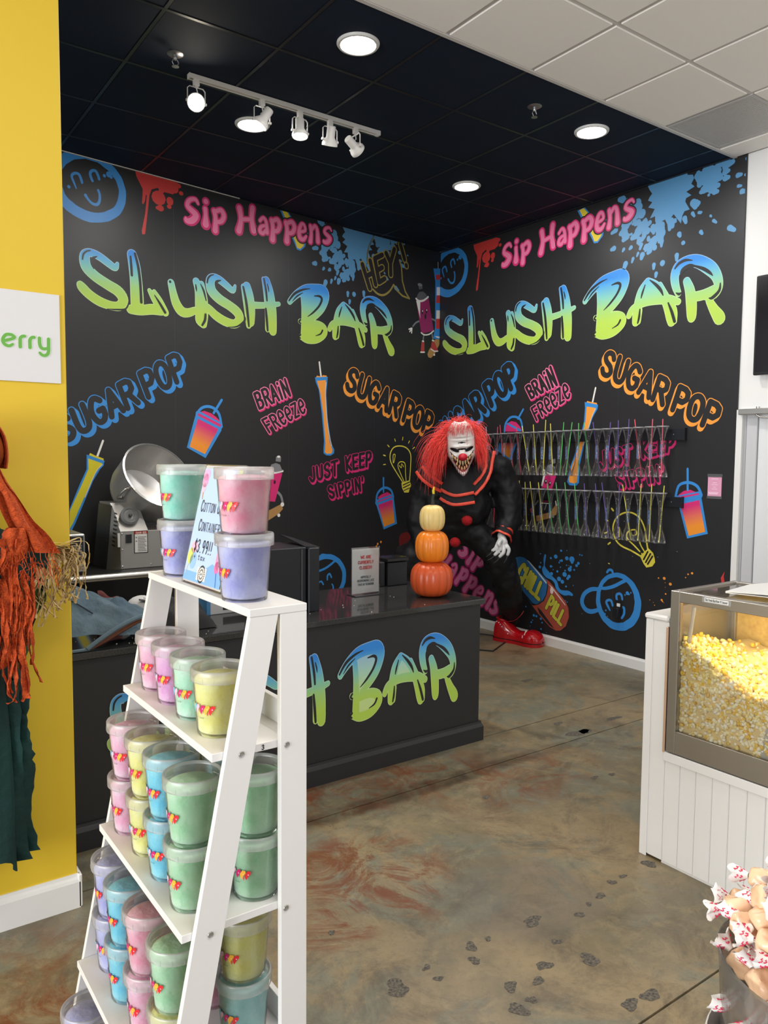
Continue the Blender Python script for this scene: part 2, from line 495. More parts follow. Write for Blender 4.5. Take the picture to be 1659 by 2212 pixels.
# ceiling: black tiles over the bar, white tiles over the room, both in one 61 cm grid
TY = 3.150                                            # edge between black and white
ceil_b = MB().box(-1.2, XR+0.03, TY, 6.9, CEIL+0.014, CEIL+0.03).build('ceiling', M_GRIDB, smooth=False)
tag(ceil_b, kind='structure')
ceil_w = MB().box(FX0, XR+0.1, FY0, TY, CEIL+0.014, CEIL+0.03).build('ceiling', M_GRID, smooth=False)
tag(ceil_w, kind='structure')
GX = [2.611+0.61*k for k in range(-7, 6)]
GX = [max(x, -1.2) for x in GX if x > -1.7]+[XR]
GX = sorted(set(x for x in GX if x <= XR))
GYB = [TY, 3.772, 4.382, 4.992, 5.602, 6.212, 6.88]
VENT = (2.088*2.13, 2.362*2.13)
LIGHTS = [(2.309, 3.478), (4.134, 3.465), (4.166, 4.722), (2.303, 4.698)]
def wall_y(x): return YC-(XR-x)*math.tan(SKEW)
btile = None
for i in range(len(GX)-1):
    for j in range(len(GYB)-1):
        xa, xb, ya, yb = GX[i]+0.010, GX[i+1]-0.010, GYB[j]+0.010, GYB[j+1]-0.010
        if ya > wall_y(xb): continue
        if xb-xa < 0.02: continue
        MB().box(xa, xb, ya, yb, CEIL+0.004, CEIL+0.016, 0.003).build('ceiling_tile', M_BLACKTILE, ceil_b, smooth=False)
for x in GX[1:-1]:
    MB().box(x-0.009, x+0.009, TY, wall_y(x), CEIL+0.0015, CEIL+0.013).build('grid_bar', M_GRIDB, ceil_b, smooth=False)
for y in GYB[1:-1]:
    MB().box(-1.2, XR, y-0.009, y+0.009, CEIL+0.001, CEIL+0.0125).build('grid_bar', M_GRIDB, ceil_b, smooth=False)
WX = [2.611+0.61*k for k in range(-8, 5)]+[XR]
WY = [TY]+[2.560-0.61*k for k in range(0, 9)]
for i in range(len(WX)-1):
    for j in range(len(WY)-1):
        xa, xb, yb, ya = WX[i]+0.013, WX[i+1]-0.013, WY[j]-0.013, WY[j+1]+0.013
        if j == 0: yb = TY-0.026
        if j == 0 and abs(WX[i]-4.441) < 0.05: continue                # the vent sits here
        MB().box(xa, xb, ya, yb, CEIL-0.008, CEIL+0.012, 0.003).build('ceiling_tile', M_WHITETILE, ceil_w, smooth=False)
for x in WX[1:-1]:
    MB().box(x-0.012, x+0.012, FY0, TY, CEIL-0.001, CEIL+0.0135).build('grid_bar', M_GRID, ceil_w, smooth=False)
for y in WY[1:]:
    MB().box(FX0, XR, y-0.012, y+0.012, CEIL-0.0015, CEIL+0.0132).build('grid_bar', M_GRID, ceil_w, smooth=False)
MB().box(-1.2, XR, TY-0.024, TY+0.003, CEIL-0.010, CEIL+0.0138, 0.002).build('grid_bar', M_GRID, ceil_w, smooth=False)

# return-air vent in the white ceiling
M_VENT = mat('grey_vent_metal', (0.50, 0.48, 0.47), 0.5)
M_DARK = mat('dark_recess', (0.07, 0.068, 0.066), 0.8)
v = thing('ceiling_vent', 'square grey perforated air vent set among the white ceiling tiles', 'vent', (4.441+0.305, 2.838, CEIL))
w = 0.286
MB().box(-w, w, -w+.005, w, 0.006, 0.012).build('vent_backing', M_DARK, v, smooth=False)
fr = MB()
fr.box(-w, w, -w+.005, -w+0.025, -0.006, 0.006); fr.box(-w, w, w-0.02, w, -0.006, 0.006); fr.box(-w, -w+0.02, -w+.025, w-0.02, -0.006, 0.006); fr.box(w-0.02, w, -w+.025, w-0.02, -0.006, 0.006)
fr.build('vent_frame', M_VENT, v, smooth=False)
gm = MB()
nb_ = 40
for k in range(nb_):
    x = -w+0.02+(2*w-0.04)*(k+.5)/nb_
    gm.box(x-0.0042, x+0.0042, -w+.025, w-0.02, -0.004, 0.000)
    gm.box(-w+0.02, w-0.02, x-0.0042, x+0.0042, -0.0038, 0.0002)
tag(gm.build('vent_mesh', M_VENT, v, smooth=False), kind='stuff')

# recessed lights
M_RING = mat('light_trim_white', (0.75, 0.75, 0.74), 0.35)
M_LENS = mat('lit_lens', (1, 1, 1), 0.5, emit=((1.0, 0.985, 0.96), 14.0))
LL = ['round recessed ceiling light nearest the white tiles at top', 'round recessed ceiling light closest to the door end of the black ceiling', 'round recessed ceiling light near the corner of the two mural walls', 'round recessed ceiling light behind the track spotlights']
for (x, y), lab in zip(LIGHTS, LL):
    t = thing('downlight', lab, 'ceiling light', (x, y, CEIL), group='recessed lights in the black ceiling')
    MB().lathe([(0.088, -0.004), (0.094, -0.010), (0.106, -0.009), (0.112, -0.001), (0.112, 0.003), (0.088, 0.003), (0.088, -0.004)], 40, close=False).build('trim_ring', M_RING, t)
    MB().lathe([(0.0, -0.0035), (0.05, -0.0035), (0.089, -0.002)], 40, close=False).build('lens', M_LENS, t)
    lamp('downlight_glow', 'AREA', (x, y, CEIL-0.02), 16, (1.0, 0.98, 0.95), 0.17, aim=(x, y, 0))
# sprinklers
M_CHROME = mat('worn_chrome', (0.35, 0.35, 0.36), 0.3, metal=0.9)
for (x, y), lab in zip([(1.585, 4.15), (3.575, 3.44)], ['chrome fire sprinkler above the track lights', 'chrome fire sprinkler between two recessed lights on the black ceiling']):
    t = thing('sprinkler', lab, 'sprinkler', (x, y, CEIL), group='sprinklers in the black ceiling')
    MB().lathe([(0.0, -0.002), (0.036, -0.002), (0.044, 0.003)], 24, close=False).build('escutcheon', M_CHROME, t)
    h = MB().lathe([(0.010, -0.002), (0.010, -0.022), (0.007, -0.026)], 12)
    h.tube([(0.010, 0, -0.022), (0.018, 0, -0.038), (0.006, 0, -0.058)], 0.0025, 6)
    h.tube([(-0.010, 0, -0.022), (-0.018, 0, -0.038), (-0.006, 0, -0.058)], 0.0025, 6)
    h.build('sprinkler_head', M_CHROME, t)
    MB().lathe([(0.0, -0.056), (0.018, -0.058), (0.019, -0.061), (0.0, -0.061)], 16).build('deflector', M_CHROME, t)

# track light with five heads
M_TRACK = mat('track_white', (0.70, 0.68, 0.66), 0.4)
tk = thing('track_light', 'white ceiling track rail carrying five swivel spotlights', 'track light', (1.72, 4.30, CEIL))
rl = MB(); rl.box(0, 1.30, -0.017, -0.012, -0.026, 0.0, .001); rl.box(0, 1.30, 0.012, 0.017, -0.026, 0.0, .001); rl.box(0, 1.30, -0.012, 0.012, -0.010, 0.0)
rl.box(-0.004, 0.0, -0.018, 0.018, -0.028, 0.0); rl.box(1.28, 1.304, -0.018, 0.018, -0.028, 0.0)
rl.build('rail', M_TRACK, tk, smooth=False)
def spot_head(px, py, aim, lit, emi):
    p = at_y(px, py, 4.30); x = p[0]-1.72
    head = MB().box(x-0.016, x+0.016, -0.015, 0.015, -0.060, -0.02, 0.003).build('spotlight', M_TRACK, tk)
    d = Vector(aim).normalized()
    pv = Vector((x, 0, -0.145))
    # yoke
    side = Vector((1, 0, 0)) if abs(d.x) < 0.8 else Vector((0, 1, 0))
    yk = MB(); wv = 0.052
    a = [pv+side*wv, pv+side*wv+Vector((0, 0, 0.068)), pv+side*(wv-.012)+Vector((0, 0, 0.08)), pv-side*(wv-.012)+Vector((0, 0, 0.08)), pv-side*wv+Vector((0, 0, 0.068)), pv-side*wv]
    yk.tube([q[:] for q in a], 0.0055, 8, flat=0.45)
    yk.tube([(x, 0, -0.058), (x, 0, -0.066)], 0.009, 10)
    yk.tube([(pv+side*(wv+.008))[:], (pv+side*(wv-.008))[:]], 0.008, 10); yk.tube([(pv-side*(wv+.008))[:], (pv-side*(wv-.008))[:]], 0.008, 10)
    yk.tube([(x, 0, -0.062), (x+.012, .012, -0.085), (x-.004, .012, -0.10), (pv-d*0.07)[:]], 0.0035, 6)
    yk.build('yoke', M_TRACK, head)
    Mx = Matrix.Translation(pv) @ d.to_track_quat('Z', 'Y').to_matrix().to_4x4()
    MB().lathe([(0.0, -0.085), (0.024, -0.084), (0.027, -0.080), (0.027, -0.020), (0.032, -0.012), (0.046, 0.006), (0.050, 0.018), (0.050, 0.030), (0.046, 0.030), (0.044, 0.020)], 28, M=Mx, close=False).build('lamp_can', M_TRACK, head)
    lens = mat('spot_lens_%d' % round(emi*10), (0.9, 0.88, 0.84), 0.3, emit=((1.0, 0.90, 0.72) if emi > 20 else (1.0, 0.97, 0.92), emi))
    MB().lathe([(0.045, 0.018), (0.03, 0.024), (0.0, 0.026)], 28, M=Mx, close=False).build('bulb_face', lens, head)
    if lit:
        w = Vector((1.72, 4.30, CEIL))+pv+d*0.04
        lamp('spot_beam', 'SPOT', w[:], lit, (1.0, 0.88, 0.7), 0.03, aim=(w+d)[:], spot=math.radians(70))
spot_head(424, 205, (-0.40, -0.85, -0.45), 40, 60.0)
spot_head(566, 228, (-0.45, 0.25, -0.8), 22, 8.0)
spot_head(648, 257, (-0.05, -0.12, -1.0), 22, 12.0)
spot_head(713, 277, (0.12, 0.42, -0.9), 22, 6.0)
spot_head(768, 292, (0.90, 0.25, -0.42), 22, 6.0)

# ------------------------------------------------------------------ mural print
M_PRINT = mat_attr('mural_print', 0.42, 0.4)
WALLS = {'back': (CORNER, TL, -NL), 'right': (CORNER, np.array([0, -1.0, 0]), np.array([-1.0, 0, 0])),
         'counter': (np.array([0, 3.388, 0.0]), np.array([1.0, 0, 0]), np.array([0, -1.0, 0]))}
BLUE, SKY, PINK, LPINK, ORNG, YEL, OLIVE = srgb(58, 140, 214), srgb(92, 150, 196), srgb(214, 50, 118), srgb(240, 130, 172), srgb(244, 158, 66), srgb(232, 208, 62), srgb(150, 138, 72)
INK, RED, WHT, GRY = (0.021, 0.021, 0.023), srgb(200, 62, 60), srgb(232, 230, 226), srgb(130, 130, 134)
def clip(poly, ax, lim, keep_less):
    out = []
    n = len(poly)
    for i in range(n):
        a, b = poly[i], poly[(i+1) % n]
        ia, ib = (a[ax] <= lim) == keep_less, (b[ax] <= lim) == keep_less
        if ia: out.append(a)
        if ia != ib:
            t = (lim-a[ax])/(b[ax]-a[ax])
            out.append(tuple(x+(y-x)*t for x, y in zip(a, b)))
    return out
from mathutils.geometry import delaunay_2d_cdt
class Art:
    """flat print on one wall; shapes in metres along and up the wall; each colour layer is merged into one sheet"""
    def __init__(self, wall, T=None):
        self.O, self.eu, self.n = WALLS[wall]; self.wall = wall
        self.T = T or (lambda u, v: (u, v)); self.k = 0; self.layers = {}; self.quads = []
    def emit(self, poly, col, T=True):
        if T: poly = [self.T(*p[:2]) for p in poly]
        poly = clip(list(poly), 1, CEIL-0.006, True)
        if self.wall == 'back' and len(poly) > 2: poly = clip(poly, 0, -0.004, True)
        if self.wall == 'right' and len(poly) > 2: poly = clip(clip(poly, 0, 0.004, False), 0, 3.325, True)
        if len(poly) < 3: return
        ar = sum(a[0]*b[1]-b[0]*a[1] for a, b in zip(poly, poly[1:]+poly[:1]))
        if abs(ar) < 1e-9: return
        key = (self.k, id(col) if callable(col) else col)
        self.layers.setdefault(key, (col, []))[1].append(poly if ar > 0 else poly[::-1])
    def poly(self, pts, col): self.emit(pts, col); self.k += 1; return self
    def stroke(self, pts, col, r=None, dr=0.0, m=1.0, closed=False, off=(0, 0), layer=True):
        P = [(p[0]+off[0], p[1]+off[1], (p[2] if len(p) > 2 else r)*m+dr) for p in pts]
        n = len(P)
        for i in range(n if closed else n-1):
            a, b = P[i], P[(i+1) % n]
            dx, dy = b[0]-a[0], b[1]-a[1]; L = math.hypot(dx, dy)
            if L < 1e-6: continue
            nx, ny = -dy/L, dx/L
            self.emit([(a[0]+nx*a[2], a[1]+ny*a[2]), (a[0]-nx*a[2], a[1]-ny*a[2]), (b[0]-nx*b[2], b[1]-ny*b[2]), (b[0]+nx*b[2], b[1]+ny*b[2])], col)
        for i, a in enumerate(P):
            q_ = 0.37*i
            self.emit([(a[0]+a[2]*math.cos(q_+t*math.pi/6), a[1]+a[2]*math.sin(q_+t*math.pi/6)) for t in range(12)], col)
        if layer: self.k += 1
        return self
    def dots(self, D, col):
        for d in D:
            rx = d[2]; ry = d[3] if len(d) > 3 else rx
            self.emit([(d[0]+rx*math.cos(t*math.pi/5), d[1]+ry*math.sin(t*math.pi/5)) for t in range(10)], col)
        self.k += 1; return self
    def build(self, name, parent, label=None):
        mb = MB()
        for (k, _), (col, polys) in sorted(self.layers.items(), key=lambda e: e[0][0]):
            off = 0.0012+0.00016*k
            if len(polys) == 1: vs, fs = polys[0], [tuple(range(len(polys[0])))]
            else:
                V, F = [], []
                c0 = polys[0][0]
                for p in polys:
                    F.append(list(range(len(V), len(V)+len(p)))); V += [Vector((x-c0[0], y-c0[1])) for x, y in p]
                r = delaunay_2d_cdt(V, [], F, 1, 1e-5)
                vs, fs = [(v.x+c0[0], v.y+c0[1]) for v in r[0]], [tuple(f) for f, src in zip(r[2], r[5]) if src]
            o = len(mb.v)
            for u, v in vs:
                p = self.O+self.eu*u+self.n*off
                mb.v.append((p[0], p[1], v)); mb.c.append(col(u, v) if callable(col) else col)
            mb.f += [tuple(o+i for i in f) for f in fs]
        for k, P2, cc in self.quads:
            o = len(mb.v); off = 0.0012+0.00016*k
            for (u, v), c_ in zip(P2, cc):
                p = self.O+self.eu*u+self.n*off; mb.v.append((p[0], p[1], v)); mb.c.append(c_)
            mb.f.append((o, o+1, o+2, o+3))
        ob = mb.build(name, M_PRINT, parent, smooth=False)
        if label: ob['label'] = label
        return ob
class Trace:
    """turns places read off an enlarged view of the photograph into metres on a wall"""
    def __init__(self, x0, y0, s, fn): self.x0, self.y0, self.s, self.fn = x0, y0, s, fn
    def __call__(self, pts):
        out = []
        for p in pts:
            X, Y = self.x0+p[0]/self.s, self.y0+p[1]/self.s
            u, v = self.fn(X, Y)
            if len(p) > 2:
                u2, v2 = self.fn(X, Y+1); out.append((u, v, p[2]/self.s*abs(v2-v)))
            else: out.append((u, v))
        return out
L1, L2 = Trace(140, 320, 3.95, on_back), Trace(540, 400, 3.95, on_back)
L5, L6 = Trace(140, 740, 3.95, on_back), Trace(520, 740, 3.95, on_back)
R3, R4, R7, R8 = Trace(940, 360, 3.95, on_right), Trace(1240, 360, 3.959, on_right), Trace(880, 740, 3.95, on_right), Trace(1240, 740, 3.959, on_right)
RC, RD, RE = Trace(860, 1100, 4.88, on_right), Trace(1080, 1040, 3.95, on_right), Trace(1240, 900, 6.9125, on_right)
RF = Trace(1040, 900, 7.373, on_right)
RP, LS = Trace(1100, 1180, 9.217, on_right), Trace(880, 590, 11.06, on_back)
L9 = Trace(560, 1080, 3.95, on_back)
LP = Trace(320, 960, 4.608, on_back)

# --- the big brush lettering, drawn once as strokes
SL = []     # (points, layer) : 0 = body stroke, 1 = dark cut
def B_(tr, pts): SL.append((catmull(tr(pts), 4), 0))
def K_(tr, pts): SL.append((catmull(tr(pts), 4), 1))
B_(L1, [(448, 985, 16), (428, 1020, 30), (375, 985, 34), (305, 932, 36), (245, 900, 36), (195, 892, 38), (168, 925, 46), (182, 1010, 48), (255, 1090, 46), (365, 1165, 46), (455, 1222, 48), (498, 1290, 46), (470, 1345, 42), (400, 1345, 38), (300, 1310, 42), (210, 1250, 42), (150, 1190, 42), (132, 1165, 34)])
K_(L1, [(150, 948, 5), (158, 905, 6), (185, 880, 5), (215, 874, 4)])
K_(L1, [(246, 1030, 2), (230, 985, 9), (236, 945, 10), (272, 924, 3)])
K_(L1, [(360, 1372, 2), (440, 1378, 5), (520, 1370, 5), (548, 1300, 4), (536, 1250, 2)])
B_(L1, [(572, 908, 46), (592, 1000, 54), (606, 1120, 56), (615, 1260, 60), (618, 1350, 60)])
B_(L1, [(562, 1375, 40), (640, 1385, 42), (740, 1375, 46), (820, 1385, 44)])
B_(L1, [(722, 1215, 20), (770, 1290, 36), (825, 1370, 40), (858, 1405, 32)])
B_(L1, [(762, 1222, 18), (810, 1300, 26), (862, 1400, 26)])
K_(L1, [(598, 900, 8), (625, 1010, 9), (643, 1150, 9), (652, 1315, 9)])
K_(L1, [(560, 925, 6), (566, 1000, 8), (571, 1085, 8)])
K_(L1, [(765, 1255, 3), (810, 1325, 8), (855, 1402, 9)])
B_(L1, [(905, 1148, 32), (925, 1240, 36), (950, 1325, 42), (995, 1392, 44), (1050, 1405, 38), (1110, 1385, 32)])
B_(L1, [(1120, 1138, 34), (1148, 1220, 46), (1160, 1330, 56), (1160, 1420, 54), (1150, 1470, 40), (1180, 1508, 30)])
B_(L1, [(1165, 1160, 28), (1195, 1290, 26), (1200, 1420, 26), (1188, 1510, 26)])
K_(L1, [(897, 1139, 8), (898, 1141, 8)])
K_(L1, [(1158, 1160, 3), (1185, 1220, 7), (1205, 1300, 4)])
K_(L1, [(1200, 1420, 8), (1194, 1470, 9), (1172, 1510, 7)])
K_(L1, [(1116, 1165, 4), (1120, 1195, 6), (1124, 1222, 2)])
B_(L1, [(1452, 1175, 14), (1432, 1215, 26), (1375, 1168, 32), (1315, 1120, 34), (1262, 1104, 36), (1240, 1135, 44), (1252, 1215, 46), (1318, 1288, 44), (1405, 1345, 42), (1472, 1402, 44), (1490, 1458, 42), (1450, 1500, 38), (1370, 1480, 40), (1290, 1430, 40), (1235, 1375, 36), (1212, 1345, 24)])
K_(L1, [(1214, 1148, 5), (1222, 1110, 6), (1245, 1086, 5), (1270, 1080, 3)])
K_(L1, [(1300, 1210, 2), (1288, 1170, 8), (1296, 1140, 9), (1330, 1128, 3)])
K_(L1, [(1390, 1528, 2), (1470, 1522, 5), (1535, 1470, 7), (1525, 1420, 3)])
B_(L1, [(1552, 1180, 40), (1570, 1270, 50), (1578, 1380, 54), (1580, 1480, 46)])
B_(L1, [(1522, 1180, 24), (1538, 1300, 24), (1555, 1420, 24), (1568, 1515, 26)])
K_(L1, [(1522, 1185, 7), (1545, 1300, 9), (1560, 1420, 9), (1570, 1520, 6)])
B_(L2, [(0, 1022, 32), (100, 1026, 28), (200, 1020, 24), (245, 1014, 20)])
B_(L2, [(138, 815, 38), (165, 920, 46), (183, 1060, 50), (190, 1180, 46), (194, 1245, 40)])
B_(L2, [(114, 800, 20), (130, 920, 20), (146, 1080, 24), (150, 1230, 26)])
K_(L2, [(118, 798, 6), (136, 900, 8), (144, 985, 6)])
K_(L2, [(134, 1055, 7), (142, 1140, 9), (150, 1240, 7)])
K_(L2, [(146, 842, 3), (156, 880, 5), (160, 912, 2)])
B_(L2, [(338, 995, 26), (362, 965, 30), (410, 922, 36), (480, 890, 44), (560, 888, 46), (620, 905, 54), (640, 955, 46), (612, 1045, 38), (560, 1110, 32), (500, 1160, 24)])
B_(L2, [(452, 950, 26), (460, 1050, 28), (462, 1180, 32), (460, 1290, 36)])
B_(L2, [(470, 1192, 30), (560, 1186, 34), (622, 1218, 38), (628, 1268, 36), (570, 1315, 34), (490, 1318, 34), (432, 1292, 24)])
B_(L2, [(428, 1162, 24), (462, 1170, 26)])
K_(L2, [(332, 985, 5), (380, 925, 8), (450, 892, 6), (512, 884, 2)])
K_(L2, [(362, 990, 2), (400, 948, 5), (450, 918, 2)])
K_(L2, [(548, 946, 3), (592, 948, 7), (612, 975, 8), (590, 1030, 7), (540, 1085, 6), (492, 1122, 2)])
K_(L2, [(430, 1148, 6), (418, 1165, 6), (432, 1180, 5)])
K_(L2, [(430, 1276, 6), (414, 1292, 6), (428, 1306, 5)])
K_(L2, [(560, 1285, 2), (600, 1270, 5), (618, 1240, 6)])
B_(L2, [(798, 1022, 28), (762, 1075, 36), (742, 1150, 38), (730, 1230, 36), (726, 1290, 32)])
B_(L2, [(800, 1018, 24), (850, 1070, 30), (895, 1150, 34), (925, 1240, 36), (946, 1330, 38), (950, 1360, 32)])
B_(L2, [(875, 1075, 20), (920, 1180, 22), (962, 1280, 24), (966, 1360, 22)])
B_(L2, [(678, 1228, 24), (705, 1185, 28), (780, 1165, 32), (860, 1176, 34), (930, 1200, 34), (985, 1235, 24)])
B_(L2, [(750, 1210, 24), (742, 1290, 24)])
K_(L2, [(782, 1040, 3), (766, 1090, 6), (758, 1125, 3)])
K_(L2, [(752, 1205, 4), (748, 1260, 7), (740, 1300, 5)])
K_(L2, [(812, 1018, 3), (852, 1068, 8), (882, 1118, 8), (896, 1158, 3)])
K_(L2, [(928, 1222, 4), (950, 1290, 8), (968, 1362, 8)])
B_(L2, [(985, 1180, 24), (968, 1120, 30), (962, 1050, 34), (985, 1000, 42), (1035, 985, 40), (1090, 1012, 44), (1150, 1080, 46), (1186, 1150, 36), (1196, 1220, 30), (1172, 1262, 28), (1130, 1258, 20)])
B_(L2, [(1030, 1115, 28), (1048, 1180, 36), (1058, 1260, 40), (1062, 1350, 36), (1062, 1372, 28)])
B_(L2, [(1060, 1232, 32), (1120, 1240, 34), (1175, 1225, 28)])
B_(L2, [(1150, 1285, 24), (1175, 1350, 32), (1198, 1400, 40), (1205, 1420, 40)])
K_(L2, [(962, 1002, 4), (985, 978, 7), (1020, 972, 7), (1058, 990, 2)])
K_(L2, [(996, 1058, 6), (1008, 1030, 10), (1042, 1020, 10), (1068, 1032, 6)])
K_(L2, [(1072, 1034, 5), (1118, 1072, 8), (1150, 1110, 7), (1166, 1136, 2)])
K_(L2, [(1205, 1200, 3), (1200, 1245, 7), (1168, 1276, 8), (1150, 1272, 2)])
K_(L2, [(972, 1170, 2), (990, 1186, 7), (1002, 1180, 3)])
def lerp3(a, b, t): t = min(1, max(0, t)); return tuple(x+(y-x)*t for x, y in zip(a, b))
_stops = [(2.86, srgb(176, 208, 84)), (2.97, srgb(160, 205, 122)), (3.06, srgb(128, 196, 182)), (3.14, srgb(92, 170, 216)), (3.21, srgb(52, 136, 220))]
def brush_grad(v):
    if v <= _stops[0][0]: return _stops[0][1]
    for (a, ca), (b, cb) in zip(_stops, _stops[1:]):
        if v <= b: return lerp3(ca, cb, (v-a)/(b-a))
    return _stops[-1][1]
def slush(wall, parent, T, inv):
    a = Art(wall, T)
    rim = lambda u, v: lerp3(brush_grad(inv(v)), (0.75, 0.85, 0.62), 0.35)
    bod = lambda u, v: brush_grad(inv(v))
    for pts, k in SL:
        if k == 0: a.stroke(pts, INK, dr=0.011, layer=False)
    a.k += 1
    for pts, k in SL:
        if k == 0: a.stroke(pts, rim, layer=False)
    a.k += 1
    for pts, k in SL:
        if k == 0: a.stroke(pts, bod, dr=-0.005, layer=False)
    a.k += 1
    for pts, k in SL:
        if k == 1: a.stroke(pts, INK, m=1.4, layer=False)
    a.build('brush_lettering', parent, 'blue to green brush lettering reading SLUSH BAR')
DU, DV = 3.868, -0.026
RT = lambda u, v: (u+DU, v+DV)
slush('back', wall_back, None, lambda v: v)
slush('right', wall_right, RT, lambda v: v-DV)

# --- block letters on a unit box, for the smaller words
GL = {
 'S': [(1, [(.88, .8), (.7, .97), (.35, .97), (.12, .78), (.28, .58), (.72, .44), (.9, .22), (.68, .03), (.3, .03), (.1, .2)])],
 'U': [(1, [(.1, 1), (.1, .3), (.3, .03), (.7, .03), (.9, .3), (.9, 1)])],
 'G': [(1, [(.88, .82), (.62, .98), (.34, .95), (.1, .65), (.1, .32), (.34, .03), (.7, .03), (.9, .22)]), (0, [(.9, .2), (.9, .46), (.58, .46)])],
 'A': [(0, [(.04, 0), (.5, 1), (.96, 0)]), (0, [(.22, .34), (.78, .34)])],
 'R': [(0, [(.1, 0), (.1, 1), (.6, 1), (.85, .9), (.88, .65), (.62, .5), (.1, .5)]), (0, [(.5, .5), (.95, 0)])],
 'P': [(0, [(.12, 0), (.12, 1), (.6, 1), (.86, .9), (.9, .65), (.64, .46), (.12, .46)])],
 'O': [(2, [(.5, 1), (.85, .85), (.95, .5), (.82, .12), (.5, 0), (.18, .12), (.05, .5), (.15, .85)])],
 'B': [(0, [(.1, 0), (.1, 1), (.6, 1), (.82, .88), (.8, .65), (.55, .53), (.1, .53)]), (0, [(.55, .53), (.88, .4), (.88, .14), (.6, 0), (.1, 0)])],
 'i': [(0, [(.5, 0), (.5, .7)]), (0, [(.5, .95), (.5, .98)])],
 'I': [(0, [(.5, 0), (.5, 1)])],
 'N': [(0, [(.1, 0), (.1, 1), (.9, 0), (.9, 1)])],
 'F': [(0, [(.12, 0), (.12, 1), (.9, 1)]), (0, [(.12, .52), (.75, .52)])],
 'E': [(0, [(.9, 1), (.12, 1), (.12, 0), (.9, 0)]), (0, [(.12, .5), (.75, .5)])],
 'e': [(1, [(.14, .48), (.86, .54), (.78, .86), (.5, 1), (.2, .84), (.1, .42), (.3, .06), (.65, .02), (.9, .2)])],
 'Z': [(0, [(.1, 1), (.9, 1), (.1, 0), (.9, 0)])],
 'J': [(1, [(.85, 1), (.85, .3), (.65, .03), (.35, .03), (.1, .28)])],
 'T': [(0, [(.02, 1), (.98, 1)]), (0, [(.5, 1), (.5, 0)])],
 'K': [(0, [(.12, 0), (.12, 1)]), (0, [(.9, 1), (.14, .48), (.92, 0)])],
 'H': [(0, [(.1, 0), (.1, 1)]), (0, [(.9, 0), (.9, 1)]), (0, [(.1, .5), (.9, .5)])],
 'Y': [(0, [(.05, 1), (.5, .5), (.95, 1)]), (0, [(.5, .5), (.5, 0)])],
 'C': [(1, [(.9, .78), (.7, .97), (.35, .97), (.08, .65), (.08, .35), (.35, .03), (.7, .03), (.9, .22)])],
 'L': [(0, [(.12, 1), (.12, 0), (.9, 0)])],
 'D': [(0, [(.1, 0), (.1, 1), (.55, 1), (.9, .75), (.9, .25), (.55, 0), (.1, 0)])],
 'W': [(0, [(.02, 1), (.26, 0), (.5, .8), (.74, 0), (.98, 1)])],
 'M': [(0, [(.06, 0), (.1, 1), (.5, .3), (.9, 1), (.94, 0)])],
 'V': [(0, [(.04, 1), (.5, 0), (.96, 1)])],
 "'": [(0, [(.5, 1), (.4, .75)])],
 '!': [(0, [(.5, 1), (.5, .3)]), (0, [(.5, .04), (.5, 0)])],
 '$': [(1, [(.88, .78), (.65, .9), (.3, .88), (.14, .7), (.3, .55), (.72, .44), (.88, .25), (.65, .1), (.3, .1), (.1, .24)]), (0, [(.5, 1.05), (.5, -.05)])],
 '3': [(1, [(.12, .85), (.4, 1), (.75, .95), (.85, .72), (.5, .54), (.88, .35), (.75, .05), (.4, 0), (.1, .15)])],
 '9': [(1, [(.85, .65), (.6, .45), (.25, .5), (.12, .72), (.3, .97), (.65, .98), (.86, .7), (.8, .3), (.55, 0)])],
 '.': [(0, [(.5, .03), (.5, .0)])],
 '+': [(0, [(.1, .45), (.9, .45)]), (0, [(.5, .8), (.5, .1)])],
 't': [(0, [(.5, 1), (.5, .1), (.8, 0)]), (0, [(.15, .68), (.85, .68)])],
 'a': [(1, [(.82, .55), (.5, .68), (.15, .4), (.4, .02), (.75, .2)]), (0, [(.84, .66), (.86, 0)])],
 'x': [(0, [(.1, .65), (.9, 0)]), (0, [(.9, .65), (.1, 0)])],
 'y': [(0, [(.1, .65), (.5, .1)]), (0, [(.9, .65), (.3, -.3)])],
 'r': [(1, [(.25, 0), (.25, .66)]), (1, [(.25, .4), (.5, .66), (.85, .62)])],
}
def glyph_lines(text, adv=1.0, widths=None):
    """polylines over a box 1 high; returns (lines, total width)"""
    x, out = 0.0, []
    for ch in text:
        if ch == ' ': x += 0.5*adv; continue
        w = {'I': .35, 'i': .4, "'": .35, '!': .35, '.': .3, 'r': .6, 't': .6, 'M': 1.15, 'W': 1.25}.get(ch, 0.82)
        for sm, pts in GL[ch]:
            P = [(x+px*w, py) for px, py in pts]
            if sm == 1: P = catmull(P, 3)
            if sm == 2: P = catmull(P, 3, closed=True); P.append(P[0])
            out.append(P)
        x += w+0.22*adv
    return out, x-0.22*adv
def word_lines(text, tr, quad, adv=1.0, grow=1.0):
    """quad (bottom left, bottom right, top right, top left) as read off the enlarged view"""
    lines, W = glyph_lines(text, adv)
    (bl, br, trr, tl) = [np.array(q, float) for q in tr(quad)]
    mid = (bl+br+trr+tl)/4; bl, br, trr, tl = [mid+(p-mid)*grow for p in (bl, br, trr, tl)]
    res = []
    for P in lines:
        res.append([tuple((bl*(1-a)+br*a)*(1-b)+(tl*(1-a)+trr*a)*b) for a, b in ((x/W, y) for x, y in P)])
    H = (np.linalg.norm(tl-bl)+np.linalg.norm(trr-br))/2
    return res, H
